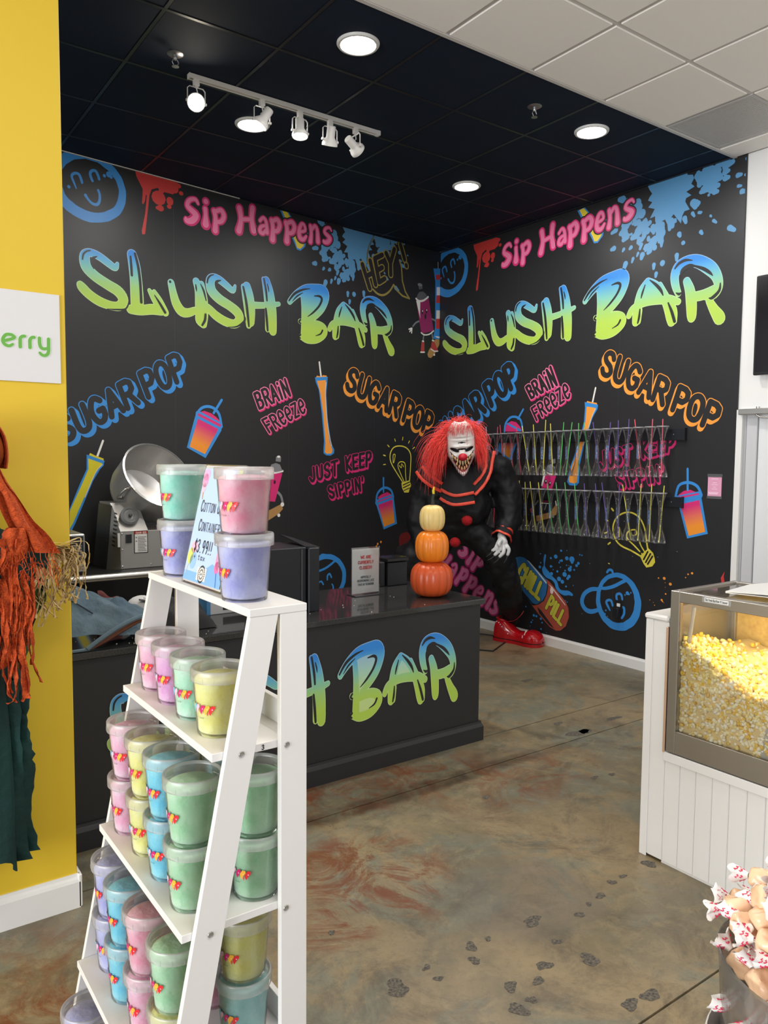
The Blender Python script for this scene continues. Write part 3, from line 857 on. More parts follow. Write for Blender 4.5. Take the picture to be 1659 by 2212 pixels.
def block_word(a, text, tr, quad, col, inner=INK, r=0.115, shadow=(0.05, -0.075), rim=0.035, steps=3, adv=1.0, grow=1.0):
    lines, H = word_lines(text, tr, quad, adv, grow)
    for s in range(steps, 0, -1):
        for P in lines: a.stroke(P, col, r=(r+rim)*H, off=(shadow[0]*H*s/steps, shadow[1]*H*s/steps), layer=False)
    for P in lines: a.stroke(P, col, r=(r+rim)*H, layer=False)
    a.k += 1
    for P in lines: a.stroke(P, inner, r=r*H, layer=False)
    a.k += 1
a = Art('back'); block_word(a, 'SUGAR POP', L5, [(15, 830), (1010, 300), (940, 108), (-60, 650)], BLUE, r=.125, shadow=(.14, -.10), rim=.035, adv=.8, grow=1.06); a.build('mural_lettering', wall_back, 'blue lettering reading SUGAR POP')
a = Art('right'); block_word(a, 'SUGAR POP', R7, [(326, 872), (925, 350), (865, 190), (261, 709)], BLUE, r=.125, shadow=(.14, -.10), rim=.035, adv=.8, grow=1.06); a.build('mural_lettering', wall_right, 'blue lettering reading SUGAR POP')
a = Art('back'); block_word(a, 'SUGAR POP', L6, [(915, 395), (1590, 770), (1630, 615), (955, 235)], ORNG, r=.125, shadow=(-.08, -.12), rim=.035, adv=.8, grow=1.06); a.build('mural_lettering', wall_back, 'orange lettering reading SUGAR POP')
a = Art('right'); block_word(a, 'SUGAR POP', R8, [(250, 265), (1165, 730), (1232, 545), (300, 85)], ORNG, r=.125, shadow=(-.08, -.12), rim=.035, adv=.8, grow=1.06); a.build('mural_lettering', wall_right, 'orange lettering reading SUGAR POP')
def neon_word(a, text, tr, quad):
    lines, H = word_lines(text, tr, quad)
    for P in lines: a.stroke(P, PINK, r=.165*H, off=(.05*H, -.05*H), layer=False)
    a.k += 1
    for P in lines: a.stroke(P, LPINK, r=.138*H, layer=False)
    a.k += 1
    for P in lines: a.stroke(P, INK, r=.088*H, layer=False)
    a.k += 1
for wall, par, tr, q1, q2 in (('back', wall_back, L6, [(155, 565), (425, 450), (380, 310), (110, 440)], [(240, 770), (555, 590), (525, 480), (175, 665)]),
                              ('right', wall_right, R7, [(1055, 475), (1280, 360), (1225, 205), (1010, 385)], [(1100, 665), (1395, 460), (1360, 345), (1055, 565)])):
    a = Art(wall); neon_word(a, 'BRAiN', tr, q1); neon_word(a, 'FReeZe', tr, q2); a.build('mural_lettering', par, 'pink lettering reading BRAIN FREEZE')
for wall, par, tr, qs in (('back', wall_back, L6, ([(592, 1185), (820, 1125), (820, 1010), (580, 1080)], [(905, 1090), (1105, 1045), (1110, 935), (895, 980)], [(765, 1325), (1045, 1255), (1040, 1150), (742, 1232)])),
                          ('right', wall_right, RE, ([(395, 765), (820, 670), (835, 440), (375, 545)], [(1030, 605), (1460, 500), (1490, 310), (1010, 385)], [(690, 1060), (1320, 945), (1310, 725), (630, 870)]))):
    a = Art(wall)
    for t_, q_ in zip(('JUST', 'KEEP', "SIPPIN'"), qs): block_word(a, t_, tr, q_, PINK, r=.11, shadow=(.09, -.12), rim=.04, grow=1.04)
    a.build('mural_lettering', par, 'pink lettering reading JUST KEEP SIPPIN')

# --- rounded groovy letters: Sip Happens
GV = {
 'S': [[(.88, .78, .55), (.7, .96, .75), (.32, .92, .85), (.2, .7, .95), (.5, .5, 1.15), (.75, .3, 1.35), (.5, .1, 1.35), (.16, .1, 1.0), (.1, .2, .6)]],
 'i': [[(.45, .66, .95), (.5, .4, .9), (.5, .05, 1.5)], [(.5, .95, 1.1), (.52, .95, 1.1)]],
 'p': [[(.18, .92, 1.1), (.28, .6, 1.0), (.26, .06, 1.35)], [(.3, .9, .9), (.66, .95, 1.0), (.85, .7, 1.1), (.68, .46, 1.0), (.34, .44, .9)]],
 'H': [[(.16, .95, 1.15), (.24, .5, 1.0), (.14, .05, 1.3)], [(.8, .95, 1.15), (.76, .5, 1.0), (.86, .05, 1.3)], [(.22, .5, .8), (.78, .5, .8)]],
 'a': [[(.2, .78, .9), (.5, .95, .9), (.76, .7, 1.0), (.84, .1, 1.2)], [(.72, .5, .8), (.3, .44, 1.0), (.2, .18, 1.15), (.48, .06, 1.1), (.74, .26, .8)]],
 'e': [[(.24, .5, .85), (.8, .56, .8), (.7, .88, .85), (.4, .92, 1.0), (.16, .55, 1.2), (.26, .16, 1.3), (.62, .06, 1.1), (.92, .24, .7)]],
 'n': [[(.16, .94, 1.1), (.24, .5, 1.0), (.16, .05, 1.3)], [(.28, .72, .8), (.55, .94, 1.0), (.78, .74, 1.0), (.86, .05, 1.35)]],
}
GV['s'] = GV['S']
def groovy(a, tr, letters, r=.16, dark=PINK, light=LPINK):
    allS = []
    for ch, q in letters:
        if len(q) == 4 and not isinstance(q[0], tuple):
            x0, y0, x1, y1 = q; q = [(x0, y1), (x1, y1), (x1, y0), (x0, y0)]
        bl, br, t2, tl = [np.array(p, float) for p in tr(q)]
        H = np.linalg.norm(tl-bl)
        for S in GV[ch]:
            P = [(*(((bl*(1-x)+br*x)*(1-y)+(tl*(1-x)+t2*x)*y)), rr*r*H) for x, y, rr in S]
            allS.append(catmull(P, 3))
    for P in allS: a.stroke(P, INK, dr=.012, layer=False)
    a.k += 1
    for P in allS: a.stroke(P, dark, layer=False)
    a.k += 1
    for P in allS: a.stroke(P, light, m=.60, layer=False)
    a.k += 1
SIP_L = [('S', (1018, 428, 1152, 640)), ('i', (1158, 445, 1245, 660)), ('p', (1250, 520, 1375, 715)), ('H', (1460, 500, 1635, 715))]
SIP_L2 = [('a', (65, 270, 160, 420)), ('p', (165, 285, 268, 475)), ('p', (285, 305, 395, 490)), ('e', (405, 322, 485, 472)), ('n', (500, 340, 592, 490)), ('s', (618, 358, 702, 500))]
a = Art('back'); groovy(a, L1, SIP_L); groovy(a, L2, SIP_L2); SIPB = a; 
sip_back = a
def yellow_straw(a):
    a.poly(L2([(250, 200), (315, 210), (478, 480), (470, 525), (430, 560), (400, 550), (380, 500)]), BLUE)
    a.poly(L2([(268, 205), (305, 210), (465, 480), (455, 520), (428, 545), (402, 535), (388, 490)]), YEL)
for wall, par, T in (('back', wall_back, None), ('right', wall_right, RT)):
    a = Art(wall, T); yellow_straw(a); groovy(a, L1, SIP_L); groovy(a, L2, SIP_L2); a.build('mural_lettering', par, 'pink bubble lettering reading Sip Happens')
RL = [('S', [(680, 500), (755, 450), (735, 330), (650, 380)])]
def rotq(cx, cy, w, h, ang):
    c, s = math.cos(ang), math.sin(ang)
    return [(cx+x*c-y*s, cy+x*s+y*c) for x, y in ((-w/2, h/2), (w/2, h/2), (w/2, -h/2), (-w/2, -h/2))]
an = math.radians(32)
a = Art('right'); groovy(a, RC, [('S', rotq(712, 415, 96, 185, an)), ('i', rotq(780, 490, 62, 185, an)), ('p', rotq(848, 565, 100, 190, an)), ('H', rotq(478, 560, 120, 185, an)), ('a', rotq(575, 640, 96, 150, an)), ('p', rotq(672, 715, 100, 180, an)), ('p', rotq(762, 800, 100, 180, an)), ('e', rotq(848, 880, 90, 150, an)), ('n', rotq(945, 955, 96, 165, an)), ('s', rotq(1030, 1030, 90, 160, an))],
                         dark=srgb(176, 40, 104), light=srgb(212, 118, 160)); a.build('mural_lettering', wall_right, 'slanting pink bubble lettering reading Sip Happens low on the wall')

# --- smiling face, paint drip, splats
def wobble(pts, amp, seed):
    q = random.Random(seed); return [(u+q.uniform(-amp, amp), v+q.uniform(-amp, amp), r*q.uniform(.96, 1.04)) for u, v, r in pts]
for wall, par, T in (('back', wall_back, None), ('right', wall_right, RT)):
    a = Art(wall, T)
    c, e, b = [np.array(L1([p])[0]) for p in ((212, 326), (492, 330), (240, 592))]
    rx, ry = abs(e[0]-c[0]), abs(c[1]-b[1])
    ring = [(c[0]+rx*math.cos(t*math.pi/24), c[1]+ry*math.sin(t*math.pi/24), .033+.006*math.sin(t*math.pi/24+4)) for t in range(48)]
    a.stroke(wobble(ring, .003, 3), BLUE, closed=True)
    a.stroke(catmull(L1([(97, 345, 5), (80, 300, 9), (58, 240, 11), (80, 215, 12), (118, 222, 12), (140, 270, 12), (146, 294, 11)]), 3), BLUE)
    a.stroke(catmull(L1([(235, 280, 11), (215, 225, 12), (228, 195, 12), (262, 195, 12), (285, 240, 12), (292, 266, 11)]), 3), BLUE)
    a.stroke(catmull(L1([(176, 402, 14), (195, 432, 11), (230, 470, 12), (272, 482, 13), (294, 455, 12), (297, 400, 11), (284, 360, 11)]), 3), BLUE)
    a.dots([(u, v, .012) for u, v in L1([(337, 236), (394, 248), (418, 238), (34, 330)])]+[(*L1([(376, 225)])[0], .022)], BLUE)
    a.build('mural_smiley', par)
    a = Art(wall, T)
    a.poly(L1([(600, 190), (895, 270), (870, 300), (810, 335), (740, 352), (722, 400), (690, 690), (684, 735), (660, 735), (656, 705), (685, 560), (700, 400), (690, 400), (684, 450), (670, 480), (658, 470), (662, 400), (664, 350), (640, 300), (610, 240)]), RED)
    a.dots([(*L1([(x, y)])[0], rx*.0033, ry*.0027) for x, y, rx, ry in ((862, 333, 24, 16), (908, 345, 12, 16), (940, 350, 9, 12), (966, 322, 8, 7), (800, 425, 18, 20), (896, 453, 9, 12), (815, 512, 9, 9), (890, 500, 6, 6), (822, 368, 7, 7), (992, 386, 6, 6), (915, 300, 16, 9), (790, 510, 5, 5))], RED)
    a.build('mural_drip', par)
    # blue splat under the ceiling
    a = Art(wall, T)
    q = random.Random(11)
    c = np.array(L2([(915, 470)])[0])
    pts = []
    for k in range(44):
        t = 2*math.pi*k/44; rr = .20*(1+.22*q.uniform(-1, 1))*(1.1 if k % 3 == 0 else .92)
        pts.append((c[0]+rr*math.cos(t)*1.0, c[1]+rr*math.sin(t)*1.0))
    a.poly(pts, SKY)
    for k in range(150):
        t = q.choice([q.uniform(math.pi*.92, math.pi*1.85), q.uniform(math.pi*1.0, math.pi*1.6), q.uniform(-.35, .35)]); d = .20+abs(q.gauss(0, .17))
        s = q.uniform(.006, .03)*(1.3-min(1, d*1.2))+.004
        ang_u, ang_v = math.cos(t), math.sin(t)
        p = (c[0]+d*ang_u*1.25, c[1]+d*ang_v)
        a.stroke([(p[0], p[1], s), (p[0]+ang_u*s*q.uniform(0, 2.2), p[1]+ang_v*s*q.uniform(0, 2.2), s*.7)], SKY, layer=False)
    for x, y, r in ((632, 590, 16), (625, 600, 9), (645, 602, 8), (880, 775, 9), (822, 655, 12), (848, 660, 13), (880, 690, 12), (888, 720, 10), (796, 715, 8)):
        u, v = L2([(x, y)])[0]; a.dots([(u, v, r*.0021, r*.003)], SKY)
    a.build('mural_splat', par)

# --- HEY! in its speech bubble (back wall)
a = Art('back')
a.stroke(catmull(L2([(1000, 660, 9), (1000, 590, 9), (1020, 510, 10), (1055, 450, 10), (1105, 415, 9), (1160, 425, 9), (1215, 465, 9), (1250, 500, 8)]), 3), OLIVE)
a.stroke(catmull(L2([(1050, 890, 8), (1090, 928, 9), (1140, 938, 9), (1190, 905, 8), (1225, 850, 8)]), 3), OLIVE)
a.stroke(L2([(1225, 850, 8), (1255, 900, 8), (1300, 945, 8), (1360, 968, 7), (1325, 910, 7), (1300, 820, 7), (1292, 700, 7), (1275, 640, 7)]), OLIVE)
block_word(a, 'HEY', L2, [(1015, 885), (1230, 745), (1235, 545), (950, 680)], OLIVE, r=.10, shadow=(0, 0), rim=.05, steps=1)
block_word(a, '!', L2, [(1318, 690), (1350, 690), (1300, 505), (1265, 505)], OLIVE, r=.10, shadow=(0, 0), rim=.06, steps=1)
a.build('mural_lettering', wall_back, 'olive HEY! in a speech bubble')

# --- striped straw cup at the corner, and spray can figure
a = Art('back')
a.stroke(LS([(820-90, -260, 7), (735, -20, 7)]), WHT)
xs = [(645, 810), (662, 800), (680, 795), (690, 785), (692, 778), (672, 782), (682, 778), (680, 782), (672, 784), (625, 780)]
ys = [-70, 40, 160, 335, 530, 715, 890, 1090, 1330, 1560]
cols = [BLUE, RED, BLUE, WHT, RED, BLUE, WHT, RED, BLUE]
a.poly(LS([(620, -110), (815, -110), (815, 1600), (610, 1560), (660, 1300), (665, 200)]), BLUE)
for i in range(9):
    a.poly(LS([(xs[i][0]+6, ys[i]), (xs[i][1]-4, ys[i]), (xs[i+1][1]-4, ys[i+1]), (xs[i+1][0]+6, ys[i+1])]), cols[i])
a.poly(LS([(650, 1505), (775, 1520), (775, 1560), (700, 1545)]), WHT)
a.build('mural_drink', wall_back, 'red white and blue striped tall drink')
WOOD, CRIM, DGR = srgb(176, 134, 84), srgb(150, 44, 98), srgb(96, 96, 100)
def spray_can(a, tr, hand=True):
    a.poly(tr([(650, 1590), (775, 1560), (775, 1680), (640, 1950), (560, 2030), (500, 2010), (475, 1940), (520, 1820), (600, 1720)]), WOOD)
    a.dots([(*p, .012) for p in tr([(640, 1950)])], WHT)
    for P in ([(300, 1140, 20), (200, 1185, 20), (130, 1270, 20)], [(570, 1090, 20), (640, 1120, 20), (670, 1150, 20)]): a.stroke(catmull(tr(P), 3), GRY)
    for P in ([(388, 1490, 20), (370, 1620, 20)], [(585, 1450, 20), (610, 1600, 20)]): a.stroke(tr(P), GRY)
    a.poly(tr([(205, 650), (505, 600), (625, 1380), (330, 1450)]), CRIM)
    a.poly(tr([(205, 660), (305, 690), (300, 1000), (305, 1090)]), WHT)
    a.stroke(catmull(tr([(205, 610, 24), (270, 665, 24), (380, 655, 24), (490, 570, 24)]), 3), WHT)
    a.poly(tr([(215, 600), (235, 520), (280, 450), (370, 440), (440, 500), (470, 570), (380, 630), (270, 635)]), DGR)
    a.poly(tr([(250, 280), (345, 270), (360, 375), (275, 395)]), DGR)
    a.dots([(*tr([(297, 280)])[0], .035, .016)], GRY)
    a.stroke(catmull(tr([(325, 1425, 16), (400, 1475, 16), (520, 1460, 16), (620, 1380, 16)]), 3), WHT)
    a.dots([(*p, .014, .026) for p in tr([(352, 925), (450, 905)])], INK)
    a.dots([(*p, .006, .010) for p in tr([(358, 905), (456, 885)])], WHT)
    a.dots([(*tr([(425, 1035)])[0], .013, .03)], INK)
    for d in ((30, 1340), (50, 1400), (95, 1430)):
        a.stroke(tr([(100, 1320, 22), (d[0], d[1], 16)]), WHT, layer=False)
    a.k += 1
    for P in ([(330, 1650), (400, 1650), (400, 1880), (310, 1880)], [(570, 1650), (640, 1640), (725, 1850), (690, 1890), (555, 1800)]): a.poly(tr(P), srgb(176, 62, 64))
    a.stroke(tr([(310, 1890, 16), (400, 1890, 16)]), WHT); a.stroke(tr([(560, 1815, 14), (640, 1870, 16), (720, 1865, 14)]), WHT)
    a.stroke(tr([(350, 1625, 18), (380, 1630, 18)]), WHT); a.stroke(tr([(590, 1610, 18), (620, 1620, 18)]), WHT)
a = Art('back'); spray_can(a, LS); a.build('mural_figure', wall_back, 'cartoon spray can riding a skateboard')
# second figure, half hidden behind the cotton candy tubs
a = Art('back')
a.stroke(catmull(LP([(1275, 465, 14), (1320, 510, 13), (1338, 580, 13)]), 3), GRY)
a.poly(LP([(1050, 700), (1215, 650), (1320, 595), (1342, 640), (1300, 690), (1160, 780), (1060, 810)]), WOOD)
a.dots([(*p, .02) for p in LP([(1335, 598)])], WHT); a.dots([(*p, .016) for p in LP([(1300, 705)])], WHT)
a.poly(LP([(1150, 280), (1335, 285), (1262, 570), (1120, 560)]), PINK)
a.stroke(catmull(LP([(1130, 265, 10), (1230, 285, 11), (1338, 265, 10)]), 3), WHT)
a.poly(LP([(1200, 260), (1225, 200), (1270, 185), (1310, 200), (1335, 262), (1270, 275)]), GRY)
a.poly(LP([(1272, 120), (1322, 125), (1318, 175), (1268, 168)]), GRY); a.dots([(*p, .018, .01) for p in LP([(1298, 122)])], WHT)
a.dots([(*p, .012, .018) for p in LP([(1258, 375)])], INK)
a.build('mural_figure', wall_back, 'cartoon spray can mostly hidden behind the tubs')
# the one behind the hanging cups on the right wall
a = Art('right')
a.poly(RF([(870, 1580), (1100, 1520), (1185, 1400), (1210, 1440), (1195, 1560), (1080, 1620), (880, 1670)]), WOOD)
a.poly(RF([(1010, 905), (1200, 920), (1125, 1150), (955, 1130)]), PINK)
a.poly(RF([(1005, 860), (1025, 900), (975, 1110), (950, 1100)]), WHT)
a.stroke(catmull(RF([(1000, 850, 14), (1080, 910, 14), (1200, 915, 14)]), 3), WHT)
a.poly(RF([(1020, 850), (1050, 780), (1110, 755), (1170, 800), (1195, 900), (1100, 890)]), srgb(140, 146, 160))
a.poly(RF([(1130, 680), (1180, 670), (1185, 740), (1140, 750)]), GRY)
a.dots([(*p, .014, .022) for p in RF([(1025, 1035), (1090, 1065)])], INK); a.dots([(*p, .006, .009) for p in RF([(1030, 1025), (1095, 1055)])], WHT)
a.stroke(RF([(980, 1350, 12), (1060, 1350, 12)]), srgb(120, 30, 60)); a.stroke(RF([(970, 1375, 6), (1075, 1385, 6)]), WHT)
a.stroke(RF([(905, 1340, 12), (860, 1400, 12)]), GRY); a.stroke(RF([(1035, 1400, 12), (1010, 1480, 12)]), GRY); a.stroke(RF([(1185, 1350, 12), (1195, 1410, 14)]), WHT)
a.poly(RF([(775, 1470), (815, 1450), (830, 1530), (790, 1530)]), RED)
a.dots([(*p, .014) for p in RF([(1145, 1590), (945, 1680)])], GRY)
a.build('mural_figure', wall_right, 'cartoon spray can behind the hanging cups')

# --- drinks: slush cups with dome lid, and tall yard drinks
def cup_fill(a, quad, top=PINK, bot=srgb(240, 148, 50)):
    (tl, tr2, br, bl) = [np.array(q) for q in quad]; n = 8
    for i in range(n):
        f = lambda t: tuple(tl*(1-t)+bl*t); g = lambda t: tuple(tr2*(1-t)+br*t)
        t0, t1 = i/n, (i+1)/n
        P = [f(t0), f(t1), g(t1), g(t0)]; cc = [lerp3(top, bot, (t-.15)/.6) for t in (t0, t1, t1, t0)]
        a.quads.append((a.k, [a.T(*p) for p in P], cc))
    a.k += 1
def slush_cup(a, tr, straw, dome, slushp, band, body, fill):
    if straw: a.stroke(tr(straw), BLUE)
    a.poly(tr(slushp), PINK)
    a.stroke(catmull(tr(dome), 3), BLUE)
    a.poly(tr(band[0]), BLUE); a.poly(tr(band[1]), PINK)
    a.poly(tr(body), BLUE); cup_fill(a, tr(fill))
a = Art('back')
slush_cup(a, L5, [(1338, 490, 11), (1270, 600, 11)], [(1130, 600, 11), (1165, 560, 12), (1215, 545, 12), (1270, 560, 12), (1315, 610, 12), (1335, 700, 11)],
          [(1160, 590), (1190, 583), (1250, 605), (1290, 635), (1325, 670), (1322, 690), (1160, 610)],
          ([(1118, 590), (1138, 580), (1342, 690), (1348, 720), (1330, 745), (1112, 640)], [(1135, 600), (1335, 700), (1325, 722), (1132, 622)]),
          [(1112, 625), (1040, 895), (1200, 985), (1338, 745)], [(1135, 650), (1308, 738), (1195, 952), (1064, 888)])
slush_cup(a, L6, [(1217, 1155, 8), (1217, 1275, 8)], [(1155, 1345, 9), (1165, 1290, 10), (1200, 1248, 10), (1240, 1238, 10), (1280, 1260, 10), (1298, 1305, 9)],
          [(1170, 1320), (1200, 1295), (1250, 1275), (1285, 1295), (1290, 1310), (1175, 1340)],
          ([(1150, 1345), (1300, 1290), (1308, 1315), (1302, 1335), (1155, 1390), (1145, 1370)], [(1165, 1353), (1288, 1310), (1290, 1318), (1168, 1363)]),
          [(1155, 1385), (1218, 1595), (1332, 1545), (1305, 1330)], [(1170, 1385), (1292, 1340), (1312, 1535), (1222, 1572)])
a.build('mural_drink', wall_back, 'pink and orange slush cups outlined in blue')
a = Art('right')
slush_cup(a, RE, None, [(1520, 1180, 18), (1560, 1040, 20), (1640, 990, 22), (1750, 990, 22), (1850, 1050, 22), (1905, 1170, 20)],
          [(1560, 1170), (1640, 1110), (1730, 1090), (1830, 1130), (1850, 1160), (1560, 1190)],
          ([(1500, 1190), (1890, 1110), (1925, 1170), (1900, 1230), (1560, 1290), (1510, 1250)], [(1550, 1200), (1860, 1140), (1870, 1165), (1560, 1225)]),
          [(1555, 1285), (1690, 1820), (2000, 1750), (1905, 1215)], [(1590, 1310), (1870, 1245), (1960, 1720), (1715, 1780)])
a.stroke(R8([(973, 1080, 10), (973, 1260, 10)]), BLUE)
slush_cup(a, R7, [(990, 570, 9), (945, 650, 9)], [(830, 760, 9), (840, 690, 10), (880, 640, 10), (930, 635, 10), (970, 665, 10), (985, 745, 9)],
          [(830, 760), (850, 690), (890, 670), (930, 680), (965, 720), (980, 760)],
          ([(845, 690), (860, 685), (975, 745), (970, 760), (940, 755)], [(852, 700), (950, 752), (930, 752), (850, 712)]),
          [(790, 800), (775, 925), (880, 1010), (960, 800)], [(812, 810), (940, 810), (872, 985), (800, 930)])
a.build('mural_drink', wall_right, 'pink and orange slush cups outlined in blue')
def yard(a, tr, outer, inner, rim, lump, straw, col=ORNG, hl=None):
    a.stroke(tr(straw), WHT); a.poly(tr(outer), BLUE); a.poly(tr(inner), col); a.poly(tr(lump), col); a.poly(tr(rim), BLUE)
    if hl: a.stroke(catmull(tr(hl), 3), srgb(226, 214, 190))
a = Art('back')
yard(a, L6, [(633, 300), (742, 295), (738, 340), (730, 440), (740, 640), (770, 860), (798, 915), (795, 945), (765, 965), (730, 962), (705, 945), (705, 900), (710, 840), (690, 600), (665, 400), (640, 340)],
     [(648, 320), (725, 320), (722, 440), (730, 640), (758, 850), (782, 915), (775, 945), (735, 950), (716, 935), (722, 860), (702, 600), (678, 430)],
     [(633, 297), (742, 292), (737, 318), (643, 328)], [(640, 300), (650, 282), (690, 292), (700, 278), (732, 282), (735, 300)], [(670, 168, 8), (685, 290, 8)], hl=[(728, 340, 3), (722, 460, 3), (742, 720, 3), (775, 880, 3)])
yard(a, L5, [(185, 955), (335, 1010), (330, 1050), (300, 1080), (240, 1180), (90, 1540), (40, 1640), (40, 1420), (130, 1200), (185, 1080)],
     [(198, 985), (320, 1030), (285, 1075), (225, 1180), (70, 1540), (40, 1590), (40, 1440), (145, 1210), (200, 1080)],
     [(185, 955), (340, 1010), (330, 1035), (190, 985)], [(205, 960), (215, 942), (260, 965), (290, 975), (330, 990), (330, 1010)], [(325, 838, 9), (275, 975, 9)], col=srgb(214, 200, 50), hl=[(320, 1040, 3), (260, 1110, 3), (170, 1320, 3)])
a.build('mural_drink', wall_back, 'tall orange and yellow yard drinks with white straws')
a = Art('right')
yard(a, R8, [(92, 515), (206, 540), (200, 570), (160, 640), (90, 860), (50, 1040), (42, 1200), (20, 1225), (-40, 1220), (-60, 1190), (-50, 1150), (-30, 1060), (40, 860), (85, 680), (95, 560)],
     [(108, 545), (188, 560), (150, 640), (80, 860), (36, 1040), (26, 1195), (0, 1205), (-40, 1195), (-45, 1170), (-18, 1060), (50, 860), (98, 680)],
     [(92, 508), (206, 532), (200, 560), (98, 545)], [(105, 515), (115, 500), (160, 512), (195, 515), (200, 535)], [(185, 388, 8), (160, 505, 8)], hl=[(185, 565, 3), (145, 660, 3), (80, 880, 3)])
a.build('mural_drink', wall_right, 'tall orange yard drink with white straw')
# --- light bulbs
def bulb(a, tr, out, ins, base, ribs, rays, glint=None):
    for P in out+ins: a.stroke(catmull(tr(P), 3), YB)
    a.poly(tr(base), YB)
    for P in ribs: a.stroke(tr(P), INK)
    for P in rays: a.stroke(tr(P), YB)
YB = srgb(236, 222, 84)
a = Art('back')
bulb(a, L6, [[(1385, 1195, 5), (1330, 1110, 5), (1280, 1020, 5), (1275, 950, 5), (1305, 895, 5), (1360, 882, 5), (1415, 900, 5), (1448, 950, 5), (1450, 1030, 5), (1440, 1180, 5)], [(1300, 1025, 4), (1300, 960, 4), (1318, 960, 4), (1305, 1025, 4)]],
     [[(1395, 1190, 4), (1360, 1110, 4), (1340, 1050, 4), (1355, 1020, 4), (1385, 1018, 4), (1403, 1040, 4), (1405, 1110, 4), (1410, 1185, 4)], [(1352, 1050, 3), (1370, 1068, 3), (1372, 1035, 3), (1390, 1060, 3)]],
     [(1370, 1195), (1440, 1175), (1452, 1215), (1450, 1250), (1430, 1280), (1395, 1280), (1375, 1240)], [[(1385, 1215, 5), (1440, 1190, 5)], [(1385, 1240, 5), (1442, 1212, 5)], [(1392, 1262, 4), (1440, 1240, 4)]],
     [[(1252, 875, 4), (1266, 890, 4)], [(1312, 822, 4), (1318, 842, 4)], [(1382, 808, 4), (1378, 832, 4)], [(1438, 840, 4), (1430, 858, 4)], [(1482, 893, 4), (1466, 906, 4)], [(1216, 960, 5), (1232, 966, 5)], [(1216, 1042, 4), (1234, 1039, 4)]])
a.build('mural_bulb', wall_back)
a = Art('right')
bulb(a, RD, [[(1205, 640, 7), (1120, 590, 7), (1030, 545, 7), (980, 480, 7), (965, 390, 7), (995, 310, 7), (1060, 268, 7), (1130, 268, 7), (1195, 315, 7), (1235, 400, 7), (1250, 500, 7), (1262, 580, 7)]],
     [[(1210, 615, 6), (1150, 550, 6), (1090, 490, 6), (1085, 440, 6), (1120, 415, 6), (1160, 415, 6), (1165, 450, 6), (1130, 460, 5), (1120, 435, 5)], [(1235, 600, 6), (1205, 550, 6), (1190, 510, 6)]],
     [(1195, 635), (1268, 570), (1308, 610), (1322, 660), (1325, 690), (1300, 725), (1250, 735), (1225, 700)], [[(1228, 665, 8), (1262, 600, 8)], [(1245, 690, 8), (1285, 618, 8)], [(1262, 705, 8), (1302, 640, 8)]],
     [[(955, 232, 8), (968, 248, 8)], [(905, 325, 6), (920, 335, 6)], [(895, 440, 6), (912, 436, 6)], [(925, 535, 7), (942, 522, 7)], [(1010, 392, 6), (1022, 395, 6), (1018, 470, 6)], [(928, 698, 4), (936, 702, 4)]])
a.build('mural_bulb', wall_right)
# --- capped smiley, pill, splats low on the right wall; smiley, heart low on the back wall
a = Art('right')
ring = [(1015, 1010)]
c, e, b = [np.array(RD([p])[0]) for p in ((1003, 1020), (1178, 1020), (1003, 1240))]
rx, ry = abs(e[0]-c[0]), abs(c[1]-b[1])
a.stroke(wobble([(c[0]+rx*math.cos(t*math.pi/24), c[1]+ry*math.sin(t*math.pi/24), .026+.008*math.cos(t*math.pi/24+.9)) for t in range(48)], .002, 5), BLUE, closed=True)
a.stroke(catmull(RD([(850, 920, 16), (780, 920, 18), (720, 960, 19), (700, 1030, 20), (730, 1090, 20), (780, 1110, 20), (840, 1095, 16)]), 3), BLUE)
a.stroke(catmull(RD([(845, 908, 12), (900, 912, 14), (970, 895, 15), (1030, 865, 15), (1070, 845, 16)]), 3), BLUE)
a.stroke(catmull(RD([(915, 775, 10), (930, 755, 11), (955, 758, 11), (965, 785, 10)]), 3), BLUE)
for P in ([(940, 1100, 6), (925, 1070, 11), (908, 1030, 11), (925, 1012, 11), (950, 1018, 11), (962, 1058, 10)], [(1000, 1020, 10), (995, 975, 11), (1010, 958, 11), (1035, 965, 11), (1045, 1005, 10)], [(1040, 1072, 10), (1060, 1080, 11), (1060, 1130, 11), (1040, 1165, 10)]):
    a.stroke(catmull(RD(P), 3), BLUE)
a.dots([(*p, r) for p, r in zip(RD([(1088, 953), (1068, 968), (1102, 962), (1118, 950), (898, 1130), (905, 1100)]), (.016, .007, .009, .007, .008, .008))], BLUE)
a.build('mural_smiley', wall_right, 'blue face wearing a cap')
a = Art('right')
q = random.Random(4)
for P in ([(720, 180, 22), (705, 260, 26), (700, 380, 14), (700, 470, 60), (760, 560, 70), (860, 640, 36), (930, 720, 40), (960, 830, 40), (1020, 900, 36), (1100, 930, 50), (1180, 930, 44), (1250, 965, 26)],):
    a.stroke(catmull(RP(P), 3), BLUE)
